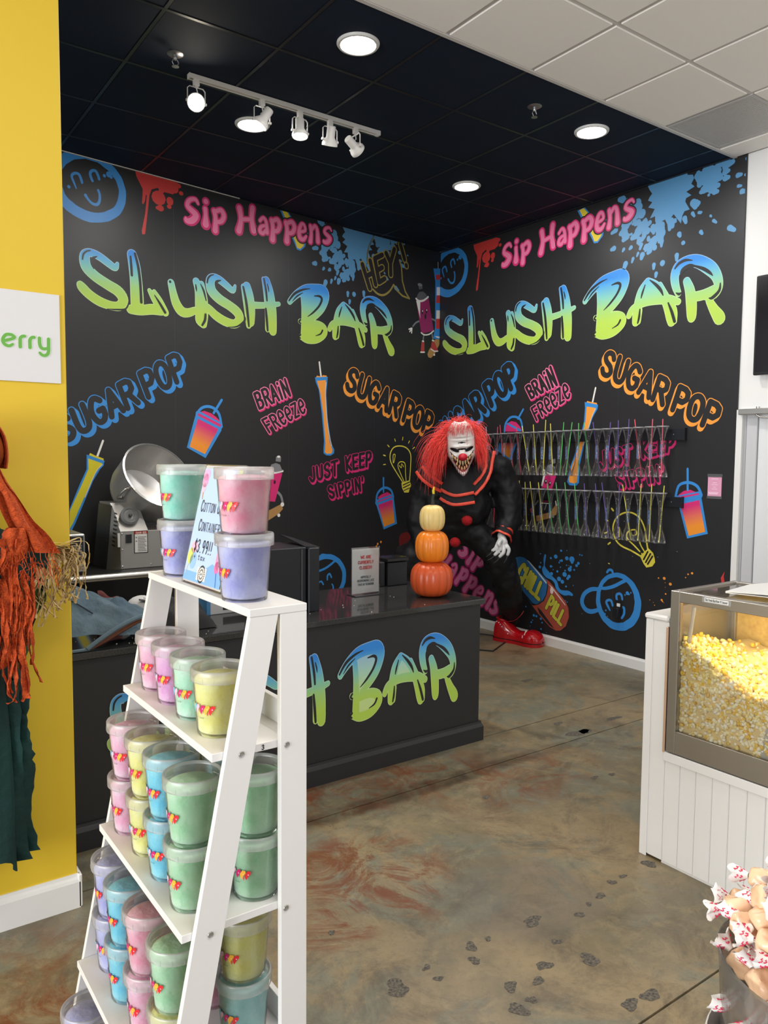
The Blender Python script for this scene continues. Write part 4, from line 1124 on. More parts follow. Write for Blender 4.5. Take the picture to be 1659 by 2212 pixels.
for x, y, r in ((927, 205, 42), (830, 235, 22), (625, 148, 15), (1037, 88, 22), (1152, 85, 10), (1150, 240, 40), (1250, 260, 60), (1255, 320, 30), (1380, 340, 30), (1345, 385, 30), (1050, 285, 26), (1020, 288, 20), (1000, 325, 18), (835, 400, 26), (615, 412, 30), (632, 328, 16), (1210, 460, 44), (1232, 410, 24), (1300, 470, 20), (1118, 485, 18), (1148, 378, 14), (965, 500, 24), (850, 545, 34), (1110, 560, 50), (1200, 600, 36), (1170, 640, 30), (1000, 650, 46), (1066, 705, 40), (1140, 800, 20), (1282, 780, 11), (1415, 168, 15), (1458, 180, 14), (1030, 415, 12), (885, 465, 12), (342, 1200, 16), (500, 1375, 26), (552, 1390, 24), (640, 1440, 26), (665, 1520, 18), (450, 1510, 20), (476, 1470, 12), (645, 1645, 20), (430, 1585, 9), (750, 1715, 8), (1165, 1110, 12), (1135, 1080, 10)):
    u, v, rr = RP([(x, y, r)])[0]; a.dots([(u, v, rr*1.15, rr)], BLUE)
a.build('mural_splat', wall_right)
PILLB, PILLR, LIME = srgb(50, 112, 168), srgb(172, 82, 66), srgb(196, 192, 72)
a = Art('right')
a.poly(RP([(60, 330), (110, 220), (210, 195), (310, 215), (400, 290), (800, 690), (1130, 1090), (1190, 1230), (1200, 1420), (1140, 1600), (1030, 1690), (930, 1690), (800, 1620), (560, 1340), (300, 960), (140, 700), (70, 480)]), INK)
a.poly(RP([(75, 340), (120, 230), (210, 205), (300, 225), (380, 290), (740, 660), (760, 780), (730, 960), (670, 1080), (560, 1150), (440, 1150), (310, 950), (160, 690), (85, 480)]), PILLB)
a.poly(RP([(735, 650), (800, 700), (1120, 1095), (1180, 1230), (1190, 1410), (1130, 1590), (1020, 1680), (930, 1680), (810, 1605), (570, 1330), (450, 1170), (580, 1165), (690, 1090), (750, 960), (780, 790)]), PILLR)
a.poly(RP([(350, 270), (400, 300), (560, 480), (750, 720), (740, 750), (540, 500)]), srgb(200, 210, 220))
a.poly(RP([(780, 750), (860, 810), (1120, 1160), (1120, 1185), (860, 850)]), srgb(225, 205, 205))
a.dots([(*RP([(850, 880)])[0], .02, .035)], srgb(235, 215, 215))
a.poly(RP([(280, 900), (470, 1130), (560, 1165), (480, 1180), (340, 1000)]), INK); a.poly(RP([(560, 1205), (640, 1280), (900, 1640), (800, 1570), (600, 1330)]), INK)
def plain_word(a, text, tr, quad, col, r=.1, out=.03):
    lines, H = word_lines(text, tr, quad)
    for P in lines: a.stroke(P, INK, r=(r+out)*H, layer=False)
    a.k += 1
    for P in lines: a.stroke(P, col, r=r*H, layer=False)
    a.k += 1
plain_word(a, 'CHILL', RP, [(140, 620), (600, 1060), (700, 800), (270, 330)], LIME, r=.12)
plain_word(a, 'PILL', RP, [(730, 1220), (1040, 1570), (1135, 1360), (840, 980)], LIME, r=.12)
a.build('mural_pill', wall_right, 'blue and red capsule lettered CHILL PILL')
a = Art('back')
c, e, b = [np.array(L9([p])[0]) for p in ((560, 670), (725, 670), (560, 840))]
rx, ry = abs(e[0]-c[0]), abs(c[1]-b[1])*1.1
a.stroke(wobble([(c[0]+rx*math.cos(t*math.pi/24), c[1]+ry*math.sin(t*math.pi/24), .024) for t in range(48)], .002, 8), BLUE, closed=True)
a.stroke(catmull(L9([(500, 610, 9), (560, 585, 10), (610, 550, 10), (650, 515, 10)]), 3), BLUE)
a.stroke(catmull(L9([(510, 500, 8), (530, 470, 9), (560, 470, 9), (575, 495, 8)]), 3), BLUE)
for P in ([(580, 680, 7), (582, 645, 8), (600, 630, 8), (615, 660, 7)], [(575, 785, 7), (600, 800, 8), (625, 785, 8), (630, 740, 7), (620, 718, 6)], [(545, 720, 7), (530, 695, 7), (515, 700, 7)]): a.stroke(catmull(L9(P), 3), BLUE)
a.build('mural_smiley', wall_back, 'blue face wearing a cap, low on the wall')
a = Art('back')
a.stroke(catmull(L9([(1215, 320, 30), (1255, 310, 36), (1290, 350, 30), (1335, 395, 14)]), 3), srgb(116, 40, 38))
a.poly(L9([(1190, 350), (1200, 300), (1240, 285), (1290, 290), (1325, 335), (1345, 300), (1400, 290), (1400, 470), (1235, 470), (1200, 420)]), srgb(116, 40, 38))
a.dots([(*p, .012) for p in L9([(1037, 358), (1010, 375), (1000, 395)])], ORNG)
a.build('mural_heart', wall_back)
a = Art('right')
RX = Trace(1360, 1160, 5.53, on_right)
a.dots([(*p[:2], p[2]*1.1, p[2]) for p in RX([(415, 494, 18), (488, 563, 18), (347, 490, 9), (748, 433, 14), (700, 445, 10), (670, 484, 7), (432, 680, 10), (384, 752, 13), (395, 770, 9), (300, 815, 6), (243, 752, 5), (425, 545, 5), (428, 600, 4), (285, 782, 4), (410, 785, 4)])], ORNG)
a.build('mural_splat', wall_right, 'orange paint flecks')
a = Art('right'); a.poly(RX([(1135, 412), (1125, 470), (1135, 540), (1100, 545), (1090, 490)]), RED); a.build('mural_drip', wall_right)
# fine white specks all over the covering
a = Art('right'); q = random.Random(2)
a.dots([(q.uniform(.3, 3.2), q.uniform(.2, 1.2), .0035) for _ in range(26)], (.35, .35, .35)); a.build('mural_specks', wall_right)['kind'] = 'stuff'

# ------------------------------------------------------------------ door, screen, outlet, flyer
M_DOOR = mat('door_paint', (0.74, 0.75, 0.77), 0.4)
M_STEEL = mat('brushed_steel', (0.52, 0.50, 0.47), 0.34, metal=0.9, noise=(2.0, (0.58, 0.56, 0.53), 0.8))
M_BRONZE = mat('warm_steel', (0.42, 0.39, 0.35), 0.36, metal=0.85)
M_BLACK = mat('black_plastic', (0.012, 0.012, 0.014), 0.4)
M_BLACKM = mat('black_metal', (0.012, 0.014, 0.019), 0.38)
M_WHITE = mat('white_plastic', (0.82, 0.82, 0.82), 0.4)
door = thing('door_1', 'white door with overhead closer beside the black mural wall', None, (0, 0, 0)); tag(door, kind='structure')
fm = MB(); fm.box(XR-0.012, XR+0.05, 3.005, 3.05, 0, 2.06, .002); fm.box(XR-0.012, XR+0.05, 1.86, 3.005, 2.02, 2.06, .002); fm.box(XR-0.012, XR+0.05, 1.85, 1.89, 0, 2.02, .002)
fm.build('door_frame', M_TRIM, door)
MB().box(XR+0.012, XR+0.05, 2.985, 3.005, 0, 2.02).build('weather_strip', mat('grey_strip', (0.42, 0.42, 0.44), .6), door)
MB().box(XR+0.005, XR+0.05, 2.905, 2.98, 0, 2.02, .002).build('jamb', mat('jamb_grey', (0.56, 0.56, 0.58), .45), door)
MB().box(XR+0.02, XR+0.055, 1.895, 2.90, 0.01, 2.02, .002).build('door_slab', M_DOOR, door)
cm = MB(); cm.box(XR-0.045, XR-0.0125, 2.40, 3.02, 2.022, 2.062, .004); cm.build('closer_bar', M_STEEL, door)
ca = MB(); ca.tube([(XR-0.03, 2.9, 2.02), (XR-0.035, 2.86, 2.0), (XR-0.03, 2.55, 1.985)], 0.006, 8); ca.tube([(XR-0.03, 2.885, 2.062), (XR-0.03, 2.885, 2.075)], 0.012, 10)
ca.build('closer_arm', M_STEEL, door)
tv = thing('wall_screen', 'black flat television on the white wall above the door', 'tv', (0, 0, 0))
MB().box(XR-0.055, XR-0.02, 1.72, 2.92, 2.29, 2.965, .006).build('bezel', M_BLACK, tv)
MB().box(XR-0.0565, XR-0.055, 1.735, 2.905, 2.31, 2.95).build('screen', mat('dark_screen', (0.010, 0.008, 0.010), 0.15), tv)
MB().box(XR-0.02, XR+0.012, 2.1, 2.5, 2.5, 2.8).build('wall_mount', M_BLACK, tv)
ou = thing('power_outlet', 'wall power outlet inside the blue capped face, with a black plug-in adapter', 'outlet', (0, 0, 0))
u, w_ = on_right(1337, 1312); y = YC-u
MB().box(XR-0.007, XR, y-0.036, y+0.036, w_-0.058, w_+0.058, .003).build('cover_plate', M_BLACK, ou)
MB().box(XR-0.010, XR-0.006, y-0.017, y+0.017, w_+0.006, w_+0.034, .005).build('socket', M_WHITE, ou)
MB().box(XR-0.05, XR-0.0065, y-0.028, y+0.03, w_-0.075, w_-0.002, .006).build('power_adapter', M_BLACK, ou)
fl = thing('wall_flyer', 'small pink paper flyer taped to the black wall beside the door', 'flyer', (0, 0, 0))
(u0, v0), (u1, v1) = on_right(1530, 1030), on_right(1558, 1073)
MB().box(XR-0.0022, XR-0.001, YC-u1, YC-u0, v1, v0).build('paper', mat('pink_paper', srgb(226, 160, 190), .6), fl, smooth=False)
fa = MB()
for k, (wd, yy) in enumerate(((.5, .9), (.3, .70), (.45, .60), (.22, .48), (.4, .38), (.75, .2), (.7, .16), (.6, .12))):
    c = (u0+u1)/2-(0.03 if k > 4 else 0)*0.3; hw = (u1-u0)*wd/2
    fa.box(XR-0.0030, XR-0.0022, YC-c-hw, YC-c+hw, v1+(v0-v1)*yy-.0025, v1+(v0-v1)*yy+.0025)
fa.build('print_lines', mat('pink_print', srgb(244, 205, 222), .6), fl, smooth=False)
MB().box(XR-0.0026, XR-0.0008, YC-u1-.004, YC-u0+.004, v0-.004, v0+.022).box(XR-0.0026, XR-0.0008, YC-u1-.004, YC-u0+.004, v1-.018, v1+.004).build('tape', veil('clear_tape', (.5, .5, .52), .2), fl, smooth=False)

# ------------------------------------------------------------------ front counter
CT = 0.868
M_COUNTER = mat('counter_black_laminate', (0.022, 0.022, 0.024), 0.4, bump=(700, .03))
M_GRANITE = mat('black_polished_stone', (0.010, 0.010, 0.011), 0.07, noise=(260, (0.05, 0.05, 0.05), 0.35), spec=0.6)
CY = 3.388
counter = thing('front_counter', 'long black service counter with polished stone top and painted lettering', 'counter', (0, 0, 0))
MB().box(-0.6, 3.150, CY, 4.10, 0.0, CT-0.032, .002).build('cabinet_body', M_COUNTER, counter, smooth=False)
bt = MB()
prof = [(0.0, 0.0), (0.022, 0.0), (0.022, 0.085), (0.016, 0.098), (0.012, 0.105), (0.010, 0.118), (0.0, 0.118)]
def sweep_base(m, path, prof):
    n = len(prof); V = []
    for (x, y, nx, ny) in path:
        for (o, z) in prof: V.append((x+nx*o, y+ny*o, z))
    Fs = [tuple(range(n)), tuple((len(path)-1)*n+k for k in range(n))[::-1]]
    for i in range(len(path)-1):
        for k in range(n): Fs.append((i*n+k, (i+1)*n+k, (i+1)*n+(k+1) % n, i*n+(k+1) % n))
    m.add(V, Fs)
sweep_base(bt, [(-0.6, CY, 0, -1), (3.150, CY, 1, -1), (3.150, 4.10, 1, 0)], prof)
bt.build('base_molding', M_COUNTER, counter, angle=20)
MB().box(-0.62, 3.168, CY-0.03, 4.14, CT-0.032, CT, .004).build('stone_top', M_GRANITE, counter, smooth=False)
slush('counter', counter, lambda u, v: (2.979+(u+0.655)*0.642, 0.300+(v-2.744)*0.79), lambda v: 2.744+(v-0.300)/0.79)
# popcorn crumbs on the stone
cb = MB(); q = random.Random(12)
for k in range(46):
    x, y = (q.uniform(1.9, 3.1), q.uniform(3.38, 3.9)) if k < 20 else (q.uniform(.75, 1.5), q.uniform(3.37, 3.6))
    cb.ell((x, y, CT+0.0015), (q.uniform(.0015, .004), q.uniform(.0015, .004), .002), 6, 4)
cr = cb.build('popcorn_crumbs', mat('crumb', (0.75, 0.7, 0.6), .7)); tag(cr, 'stray popcorn crumbs scattered on the black stone counter', 'crumbs', kind='stuff')

# sign on the counter
def text_mesh(mb, text, quad3, r, off=(0, 0, 0)):
    """letter strokes as thin raised ribbons; quad3 = world corners bl, br, tr, tl"""
    lines, W = glyph_lines(text)
    bl, br, tr_, tl = [np.array(p, float) for p in quad3]
    nrm = np.cross(br-bl, tl-bl); nrm /= np.linalg.norm(nrm)
    H = np.linalg.norm(tl-bl)
    ex = (br-bl)/np.linalg.norm(br-bl); ey = np.cross(nrm, ex)
    for P in lines:
        Q = [(bl*(1-x/W)+br*(x/W))*(1-y)+(tl*(1-x/W)+tr_*(x/W))*y for x, y in P]
        for a, b in zip(Q, Q[1:]):
            d = b-a; L = np.linalg.norm(d)
            if L < 1e-7: continue
            d /= L; s = np.cross(nrm, d)*r*H; e = d*r*H*0.8
            c = [a-e-s, b+e-s, b+e+s, a-e+s]
            mb.add([tuple(p+nrm*0.0004+np.array(off)) for p in c], [(0, 1, 2, 3)])
sg = thing('closed_sign', 'white acrylic counter sign saying currently closed beside the pumpkins', 'sign', (0, 0, 0))
bl, br = at_z(759, 1288, CT), at_z(819, 1281, CT)
br = np.array([br[0], bl[1]+(br[1]-bl[1])*1.0, CT])
hgt = at_y(759, 1186, bl[1])[2]-CT
ex = (br-bl)/np.linalg.norm(br-bl); up = np.array([0, 0, 1.0]); nn = np.cross(ex, up); W_ = np.linalg.norm(br-bl)
def panel(name, m, o, ex, ey, w, h, t, parent, nrm):
    V = []
    for s in (0, -t):
        for a, b in ((0, 0), (w, 0), (w, h), (0, h)): V.append(tuple(o+ex*a+ey*b+nrm*s))
    return MB().add(V, [(0, 1, 2, 3), (7, 6, 5, 4), (0, 4, 5, 1), (1, 5, 6, 2), (2, 6, 7, 3), (3, 7, 4, 0)]).build(name, m, parent, smooth=False)
M_PAPER = mat('white_paper', (0.80, 0.80, 0.79), 0.55)
M_CLEAR = veil('clear_acrylic', (0.85, 0.88, 0.9), 0.06, rough=0.05, gloss=0.25)
panel('paper', M_PAPER, bl+up*0.012+ex*.004, ex, up, W_-.008, hgt-.016, 0.001, sg, nn)
panel('acrylic_sleeve', M_CLEAR, bl+up*0.006+nn*.003, ex, up, W_, hgt, 0.006, sg, nn)
MB().add([tuple(bl+ex*a+nn*b+up*c) for a in (0, W_) for b in (-.05, .045) for c in (0.0, .005)], [(0, 1, 3, 2), (4, 6, 7, 5), (0, 4, 5, 1), (2, 3, 7, 6), (1, 5, 7, 3), (0, 2, 6, 4)]).build('acrylic_foot', mat('dark_acrylic', (.04, .04, .045), .1), sg, smooth=False)
tm, tm2 = MB(), MB()
def line_on(mb, text, cx, y0, h, w, r):
    o = bl+up*(hgt*y0)+ex*(W_*cx-w*W_/2)+nn*0.004
    text_mesh(mb, text, [o, o+ex*w*W_, o+ex*w*W_+up*h*hgt, o+up*h*hgt], r)
for t, y in (('WE ARE', .78), ('CURRENTLY', .67), ('CLOSED!!', .555)): line_on(tm, t, .5, y, .06, {'WE ARE': .37, 'CURRENTLY': .55, 'CLOSED!!': .44}[t], .085)
for t, y, w in (('HOPEFULLY', .36, .36), ('REOPENNING LATE', .285, .60), ('THIS AFTERNOON', .205, .56)): line_on(tm2, t, .5, y, .045, w, .08)
tm.build('red_print', mat('sign_red', srgb(200, 40, 46), .6), sg, smooth=False); tm2.build('dark_print', mat('sign_dark', srgb(60, 84, 86), .6), sg, smooth=False)

# stacked pumpkins
pk = thing('pumpkin_stack', 'three stacked decorative pumpkins, cream over orange over rust, on the counter end', 'pumpkin decoration', (2.942, 3.60, CT))
def pumpkin(name, z0, R, H, ribs, m, par):
    prof = []
    for k in range(15):
        t = k/14; a = math.pi*(t*0.92+0.04)
        e = 0.62
        prof.append((R*abs(math.sin(a))**e, z0+H*0.5-H*0.5*(abs(math.cos(a))**0.8)*(1 if math.cos(a) > 0 else -1)))
    return MB().lathe(prof, 96, wob=lambda a, z: 1-0.055*abs(math.cos(ribs*a/2))**7).build(name, m, par, angle=60)
pumpkin('bottom_pumpkin', 0.0, 0.128, 0.212, 14, mat('rust_pumpkin', srgb(202, 82, 38), .36, coat=.1), pk)
pumpkin('middle_pumpkin', 0.205, 0.102, 0.195, 13, mat('orange_pumpkin', srgb(232, 128, 30), .32, coat=.2), pk)
pumpkin('top_pumpkin', 0.393, 0.077, 0.160, 12, mat('cream_pumpkin', srgb(230, 200, 128), .36, coat=.15), pk)
MB().tube([(0, 0, .542), (.003, 0, .565), (.001, 0, .59), (.008, .0, .618)], [.016, .011, .009, .008], 10).build('stem', mat('dark_stem', (.02, .022, .016), .6), pk)
MB().tube([(.008, 0, .612), (.006, 0, .64), (.012, 0, .662)], [.007, .008, .004], 8).build('stem_tip', mat('yellow_tip', srgb(214, 190, 50), .5), pk)

# black cabinets standing on the counter
bx = thing('till_cabinet', 'tall black metal cabinet with its flap open, on the counter behind the ladder shelf', 'cabinet', (0, 0, 0))
x0, x1, yb0, yb1 = 1.97, 2.40, 3.56, 3.92
p = at_y(662, 1182, 3.6)
zt = p[2]
MB().box(1.86, p[0], 3.6, 3.9, CT, zt, .004).build('cabinet_body', M_BLACKM, bx, smooth=False)
MB().box(p[0]+.004, p[0]+0.07, 3.58, 3.9, CT, zt-.004, .004).build('door_panel', M_BLACKM, bx, smooth=False)
fp = MB(); fp.add([(p[0]+.0, 3.62, zt+.004), (p[0]+.085, 3.60, zt-.004), (p[0]+.085, 3.9, zt+.02), (p[0]+.0, 3.9, zt+.045), (p[0]+.0, 3.62, zt+.0), (p[0]+.085, 3.60, zt-.008), (p[0]+.085, 3.9, zt+.014), (p[0], 3.9, zt+.038)],
              [(0, 1, 2, 3), (7, 6, 5, 4), (0, 4, 5, 1), (1, 5, 6, 2), (2, 6, 7, 3), (3, 7, 4, 0)])
fp.build('top_flap', M_BLACKM, bx, smooth=False)
for dx in (-.03, .006, .05):
    MB().tube([(p[0]+dx, 3.585 if dx > 0 else 3.597, CT), (p[0]+dx, 3.585 if dx > 0 else 3.597, zt-.01)], .004, 8).build('edge_strip', mat('edge_strip_metal', (.08, .085, .1), .3), bx)
MB().box(p[0]+.075, p[0]+.08, 3.62, 3.65, zt-.10, zt-.05, .002).build('hinge', M_BLACK, bx, smooth=False)
b2 = thing('counter_bin', 'small glossy black box with a lid on the counter behind the closed sign', 'box', (0, 0, 0))
a0, a1 = at_z(838, 1268, CT), at_z(880, 1262, CT)
zt2 = at_y(838, 1207, a0[1])[2]
MB().box(a0[0]+.01, a1[0], a0[1]+.02, a0[1]+.14, CT, zt2-.03, .004).build('box_body', M_BLACKM, b2, smooth=False)
MB().box(a0[0], a1[0]+.006, a0[1]+.012, a0[1]+.145, zt2-.028, zt2, .006).build('lid', mat('gloss_black', (.012, .012, .013), .12), b2, smooth=False)
MB().box(a0[0]-.045, a0[0]-.002, a0[1]+.03, a0[1]+.13, CT, zt2-.025, .004).build('side_panel', M_BLACKM, b2, smooth=False)

# things lying on the counter at the left
jk = thing('denim_jacket', 'faded blue denim jacket heaped on the counter beside the yellow wall', 'jacket', (0.80, 3.62, CT))
from mathutils import noise as mnoise
def jacket(s, t):
    x = -0.36+0.78*s; y = -0.17+0.34*t
    ridge = math.sin(math.pi*min(1, max(0, t*.92+.02)))**.55
    top = .355*(1-.92*max(0, s-.12)**1.25) if s < .97 else .03
    n1 = mnoise.noise((s*3.2, t*2.2, 1.7)); n2 = mnoise.noise((s*8+t*3, t*6-s*2, 4.1)); n3 = mnoise.noise((s*19-t*6, t*13+s*5, 9.3))
    z = .010+ridge*max(.0, top)*(1+.16*n1)+ridge*(.034*n2+.020*n3)
    y2 = y+.035*mnoise.noise((s*5, t*4, 7.7))+.012*mnoise.noise((s*14, t*10, 2.2))-(.05*(1-t) if s < .4 else .05*(1-t)*(1-(s-.4)))
    return (x+.03*mnoise.noise((t*5, s*3, 3.3)), y2, max(.004, z))
M_DENIM = mat('faded_denim', srgb(62, 82, 98), .9, noise=(9, srgb(104, 124, 136), .5), bump=(60, .5))
MB().grid(jacket, 90, 50).build('jacket_body', M_DENIM, jk, angle=180)
def jl(s, t): p = jacket(s, t); return (p[0], p[1]-.004, p[2]+.004)
se = MB(); se.tube(catmull([jl(.28, .52), jl(.33, .43), jl(.38, .34), jl(.38, .26), jl(.42, .19), jl(.52, .15), jl(.62, .14)], 5), .0032, 6)
se.build('dark_seam', mat('seam_dark', (.02, .03, .045), .8), jk)
sl = MB(); sl.tube([jl(.20+.022*k, .50-.012*k) for k in range(6)], .0024, 6); sl.tube([jl(.27-.015*k, .50-.05*k) for k in range(6)], .0018, 6)
sl.box(*[c for p, q_ in zip(jl(.25, .47), (.010, .005, .026)) for c in (p-q_, p+q_)], .002)
sl.build('topstitch', mat('stitch', srgb(120, 120, 100), .8), jk)
ln = MB(); P_ = catmull([(.085, -.245, .008), (.15, -.235, .035), (.24, -.22, .075), (.32, -.20, .098), (.38, -.18, .085)], 6)
ln.tube(P_, [.006+.010*math.sin(math.pi*i/(len(P_)-1)) for i in range(len(P_))], 8, flat=.5)
ln.build('lining', mat('brown_lining', srgb(98, 56, 34), .7), jk)
hm = MB(); hm.tube([(-.36, -.236, .008), (-.1, -.25, .008), (.08, -.248, .010)], .007, 6); hm.tube(catmull([(.07, -.25, .012), (.13, -.246, .05), (.23, -.232, .098), (.33, -.205, .12), (.40, -.18, .10)], 5), .010, 7)
hm.build('hem', mat('hem_denim', srgb(96, 116, 130), .85, bump=(200, .4)), jk)
bg = thing('black_bag', 'crumpled black cloth bag on the counter between jacket and ladder shelf', 'bag', (1.375, 3.66, CT))
q = random.Random(5); ph = [q.uniform(0, 6) for _ in range(6)]
MB().grid(lambda s, t: (-.15+.30*s, -.15+.30*t, .004+(math.sin(math.pi*s)*math.sin(math.pi*t))**.5*(.12+.02*math.sin(14*s+ph[0])+.02*math.sin(11*t+9*s+ph[1])+.012*math.sin(31*t+ph[2]))), 26, 26).build('bag_body', mat('black_cloth', (.012, .012, .014), .75), bg, angle=80)
cp = thing('white_cap', 'white and black cap behind the denim jacket', 'cap', (1.30, 3.97, CT))
MB().ell((0, 0, .055), (.075, .07, .055), 20, 10, fn=lambda d: 1 if d[2] > -.2 else .9).build('crown', mat('cap_white', (.62, .62, .62), .7), cp)
MB().tube([(-.03, -.062, .10), (.03, -.066, .085), (.065, -.05, .05), (.08, -.03, .012)], [.012, .014, .014, .012], 8, flat=.4).build('black_band', M_BLACK, cp)
MB().tube([(-.01, -.066, .11), (.045, -.064, .09), (.078, -.045, .05), (.09, -.03, .012)], .0035, 6).build('white_piping', M_WHITE, cp)
rg = thing('folded_rag', 'dark red cloth scrap behind the denim jacket', 'rag', (1.14, 3.98, CT))
MB().grid(lambda s, t: (-.06+.12*s, -.03+.05*t, .005+.15*math.sin(math.pi*t)**.6*(1-.35*s)+.01*math.sin(9*s)), 12, 8).build('rag_body', mat('dark_red_cloth', srgb(92, 40, 40), .8), rg, angle=80)
gb = thing('supply_box', 'white and blue carton with a black pen on it, seen under the shelf top', 'box', (0, 0, 0))
c0, c1 = at_z(447, 1330, CT), at_z(505, 1328, CT)
MB().box(c0[0], c1[0]+.09, c0[1], c0[1]+.16, CT, CT+.10, .003).build('carton', mat('carton_white', (.55, .56, .57), .6), gb, smooth=False)
MB().box(c0[0]-.001, c0[0]+.02, c0[1]-.001, c0[1]+.16, CT+.001, CT+.101).build('blue_side', mat('carton_blue', srgb(70, 130, 180), .6), gb, smooth=False)
MB().box(c0[0]+.09, c0[0]+.22, c0[1]-.0015, c0[1]-.0005, CT+.02, CT+.06).build('black_print', M_BLACK, gb, smooth=False)
MB().tube([(c0[0]+.06, c0[1]+.02, CT+.106), (c0[0]+.17, c0[1]+.05, CT+.106)], .006, 8).build('pen', M_BLACK, gb)
gr = thing('green_packet', 'bright green packet edge on the counter behind the ladder shelf', 'packet', (1.56, 3.9, CT+.001))
MB().grid(lambda s, t: (-.05+.12*s, -.03+.05*t, .004+.03*math.sin(math.pi*s)*math.sin(math.pi*t)), 10, 6).build('packet_body', mat('packet_green', srgb(70, 150, 50), .5), gr)

# ------------------------------------------------------------------ back work table and what stands on it
TT = 0.925
tb = thing('work_table', 'black topped work table with stainless front edge behind the counter', 'table', (0, 0, 0))
TYF = 5.13
MB().box(-0.4, 2.25, TYF+.03, 5.72, TT-.03, TT, .003).build('table_top', mat('black_table_top', (.014, .014, .015), .35), tb, smooth=False)
ed = MB(); ed.tube([(-0.4, TYF+.02, TT-.022), (2.26, TYF+.02, TT-.022)], .024, 14); ed.build('steel_edge', M_STEEL, tb)
for x in (-.35, 2.2):
    for y in (TYF+.06, 5.68): MB().box(x-.02, x+.02, y-.02, y+.02, 0, TT-.03).build('leg', M_STEEL, tb, smooth=False)
MB().box(-.33, 2.18, TYF+.08, 5.7, .25, .28).build('lower_shelf', M_BLACK, tb, smooth=False)
mw = thing('microwave_oven', 'stainless microwave with dark keypad at the left end of the work table', 'microwave', (0, 0, 0))
mz = TT+.004
MB().box(.88, 1.345, 5.21, 5.55, mz+.012, mz+.262, .006).build('body', M_STEEL, mw, smooth=False)
MB().box(.89, 1.335, 5.204, 5.21, mz+.05, mz+.25, .003).build('glass_front', M_BLACK, mw, smooth=False)
kp = MB()
for i in range(4):
    for j in range(7): kp.box(1.255+i*.018, 1.268+i*.018, 5.2025, 5.204, mz+.085+j*.016, mz+.096+j*.016)
tag(kp.build('keypad', mat('key_grey', (.16, .17, .19), .5), mw, smooth=False), kind='stuff')
MB().box(1.25, 1.33, 5.198, 5.204, mz+.052, mz+.068, .002).build('open_button', M_STEEL, mw, smooth=False)
for x in (.92, 1.31): MB().box(x-.015, x+.015, 5.24, 5.52, mz-.004, mz+.012).build('foot', M_BLACK, mw, smooth=False)

kt = thing('candy_tumbler', 'stainless tumbling pot tilted on a steel motor base on the work table', 'candy machine', (0, 0, 0))
KX0, KX1 = 1.60, 1.99
MB().box(KX0, KX1, 5.30, 5.68, TT, 1.185, .004).build('motor_base', mat('steel_panel', (.34, .33, .32), .5, metal=.6), kt, smooth=False)
sd = MB()
# sloped side housing with vents
V = [(KX0-.08, 5.36, TT), (KX0, 5.30, TT), (KX0, 5.68, TT), (KX0-.08, 5.68, TT), (KX0-.035, 5.36, 1.36), (KX0+.01, 5.31, 1.185), (KX0+.01, 5.68, 1.36), (KX0-.035, 5.68, 1.36)]
sd.add(V, [(0, 3, 2, 1), (0, 1, 5, 4), (1, 2, 6, 5), (2, 3, 7, 6), (3, 0, 4, 7), (4, 5, 6, 7)])
sd.build('side_housing', mat('dark_steel', (.10, .10, .10), .4, metal=.7), kt, smooth=False)
sp = MB(); sp.add([(KX0+.0, 5.298, 1.185), (KX0+.19, 5.298, 1.185), (KX0+.155, 5.42, 1.375), (KX0-.03, 5.42, 1.375), (KX0, 5.68, 1.185), (KX0+.19, 5.68, 1.185), (KX0+.155, 5.68, 1.375), (KX0-.03, 5.68, 1.375)],
                  [(0, 1, 2, 3), (7, 6, 5, 4), (0, 4, 5, 1), (1, 5, 6, 2), (2, 6, 7, 3), (3, 7, 4, 0)])
sp.build('slanted_cover', MATS['steel_panel'], kt, smooth=False)
vt = MB()
for k in range(9):
    z = 1.10+k*.027
    f = (z-TT)/(1.36-TT); xa = KX0-.08+.045*f-.002
    vt.add([(xa, 5.38, z), (xa+.03, 5.325, z-.018), (xa+.03, 5.325, z-.008), (xa, 5.38, z+.010)], [(0, 1, 2, 3)])
vt.build('vent_slots', M_BLACK, kt, smooth=False)
kd = (Vector((KX0+.17, 5.33, 1.27))-Vector((KX0+.17, 5.40, 1.24))).normalized()
kc = Vector((KX0+.075, 5.335, 1.285))
Mk = Matrix.Translation(kc) @ kd.to_track_quat('Z', 'Y').to_matrix().to_4x4()
MB().lathe([(.0, -.02), (.062, -.02), (.064, .012), (.050, .022), (.044, .016), (.030, .020), (.024, .016), (0, .018)], 32, M=Mk, close=False).build('knob', mat('grey_knob', (.16, .165, .17), .4), kt)
MB().lathe([(.012, .016), (.012, .03), (0, .032)], 16, M=Mk, close=False).build('knob_bolt', M_BLACK, kt)
MB().box(KX0+.035, KX0+.075, 5.292, 5.30, 1.105, 1.165, .002).build('power_switch', M_BLACK, kt, smooth=False)
MB().box(KX0-.02, KX0-.004, 5.292, 5.302, 1.08, 1.175).build('side_plate', mat('plate_light', (.55, .55, .54), .5), kt, smooth=False)
wl = MB().box(KX0+.092, KX0+.188, 5.2985, 5.30, 1.03, 1.185).build('warning_label', M_BLACK, kt, smooth=False)
MB().box(KX0+.097, KX0+.183, 5.298, 5.2985, 1.035, 1.162).build('label_paper', mat('label_white', (.62, .62, .6), .6), wl, smooth=False)
MB().box(KX0+.097, KX0+.183, 5.298, 5.2985, 1.164, 1.181).build('label_red', mat('label_redm', srgb(186, 60, 46), .6), wl, smooth=False)
lt = MB(); o = np.array([KX0+.108, 5.2978, 1.166]); text_mesh(lt, 'DANGER', [o, o+[.068, 0, 0], o+[.068, 0, .012], o+[0, 0, .012]], .1); lt.build('label_word', mat('label_word', (.75, .72, .68), .6), wl, smooth=False)
lb = MB()
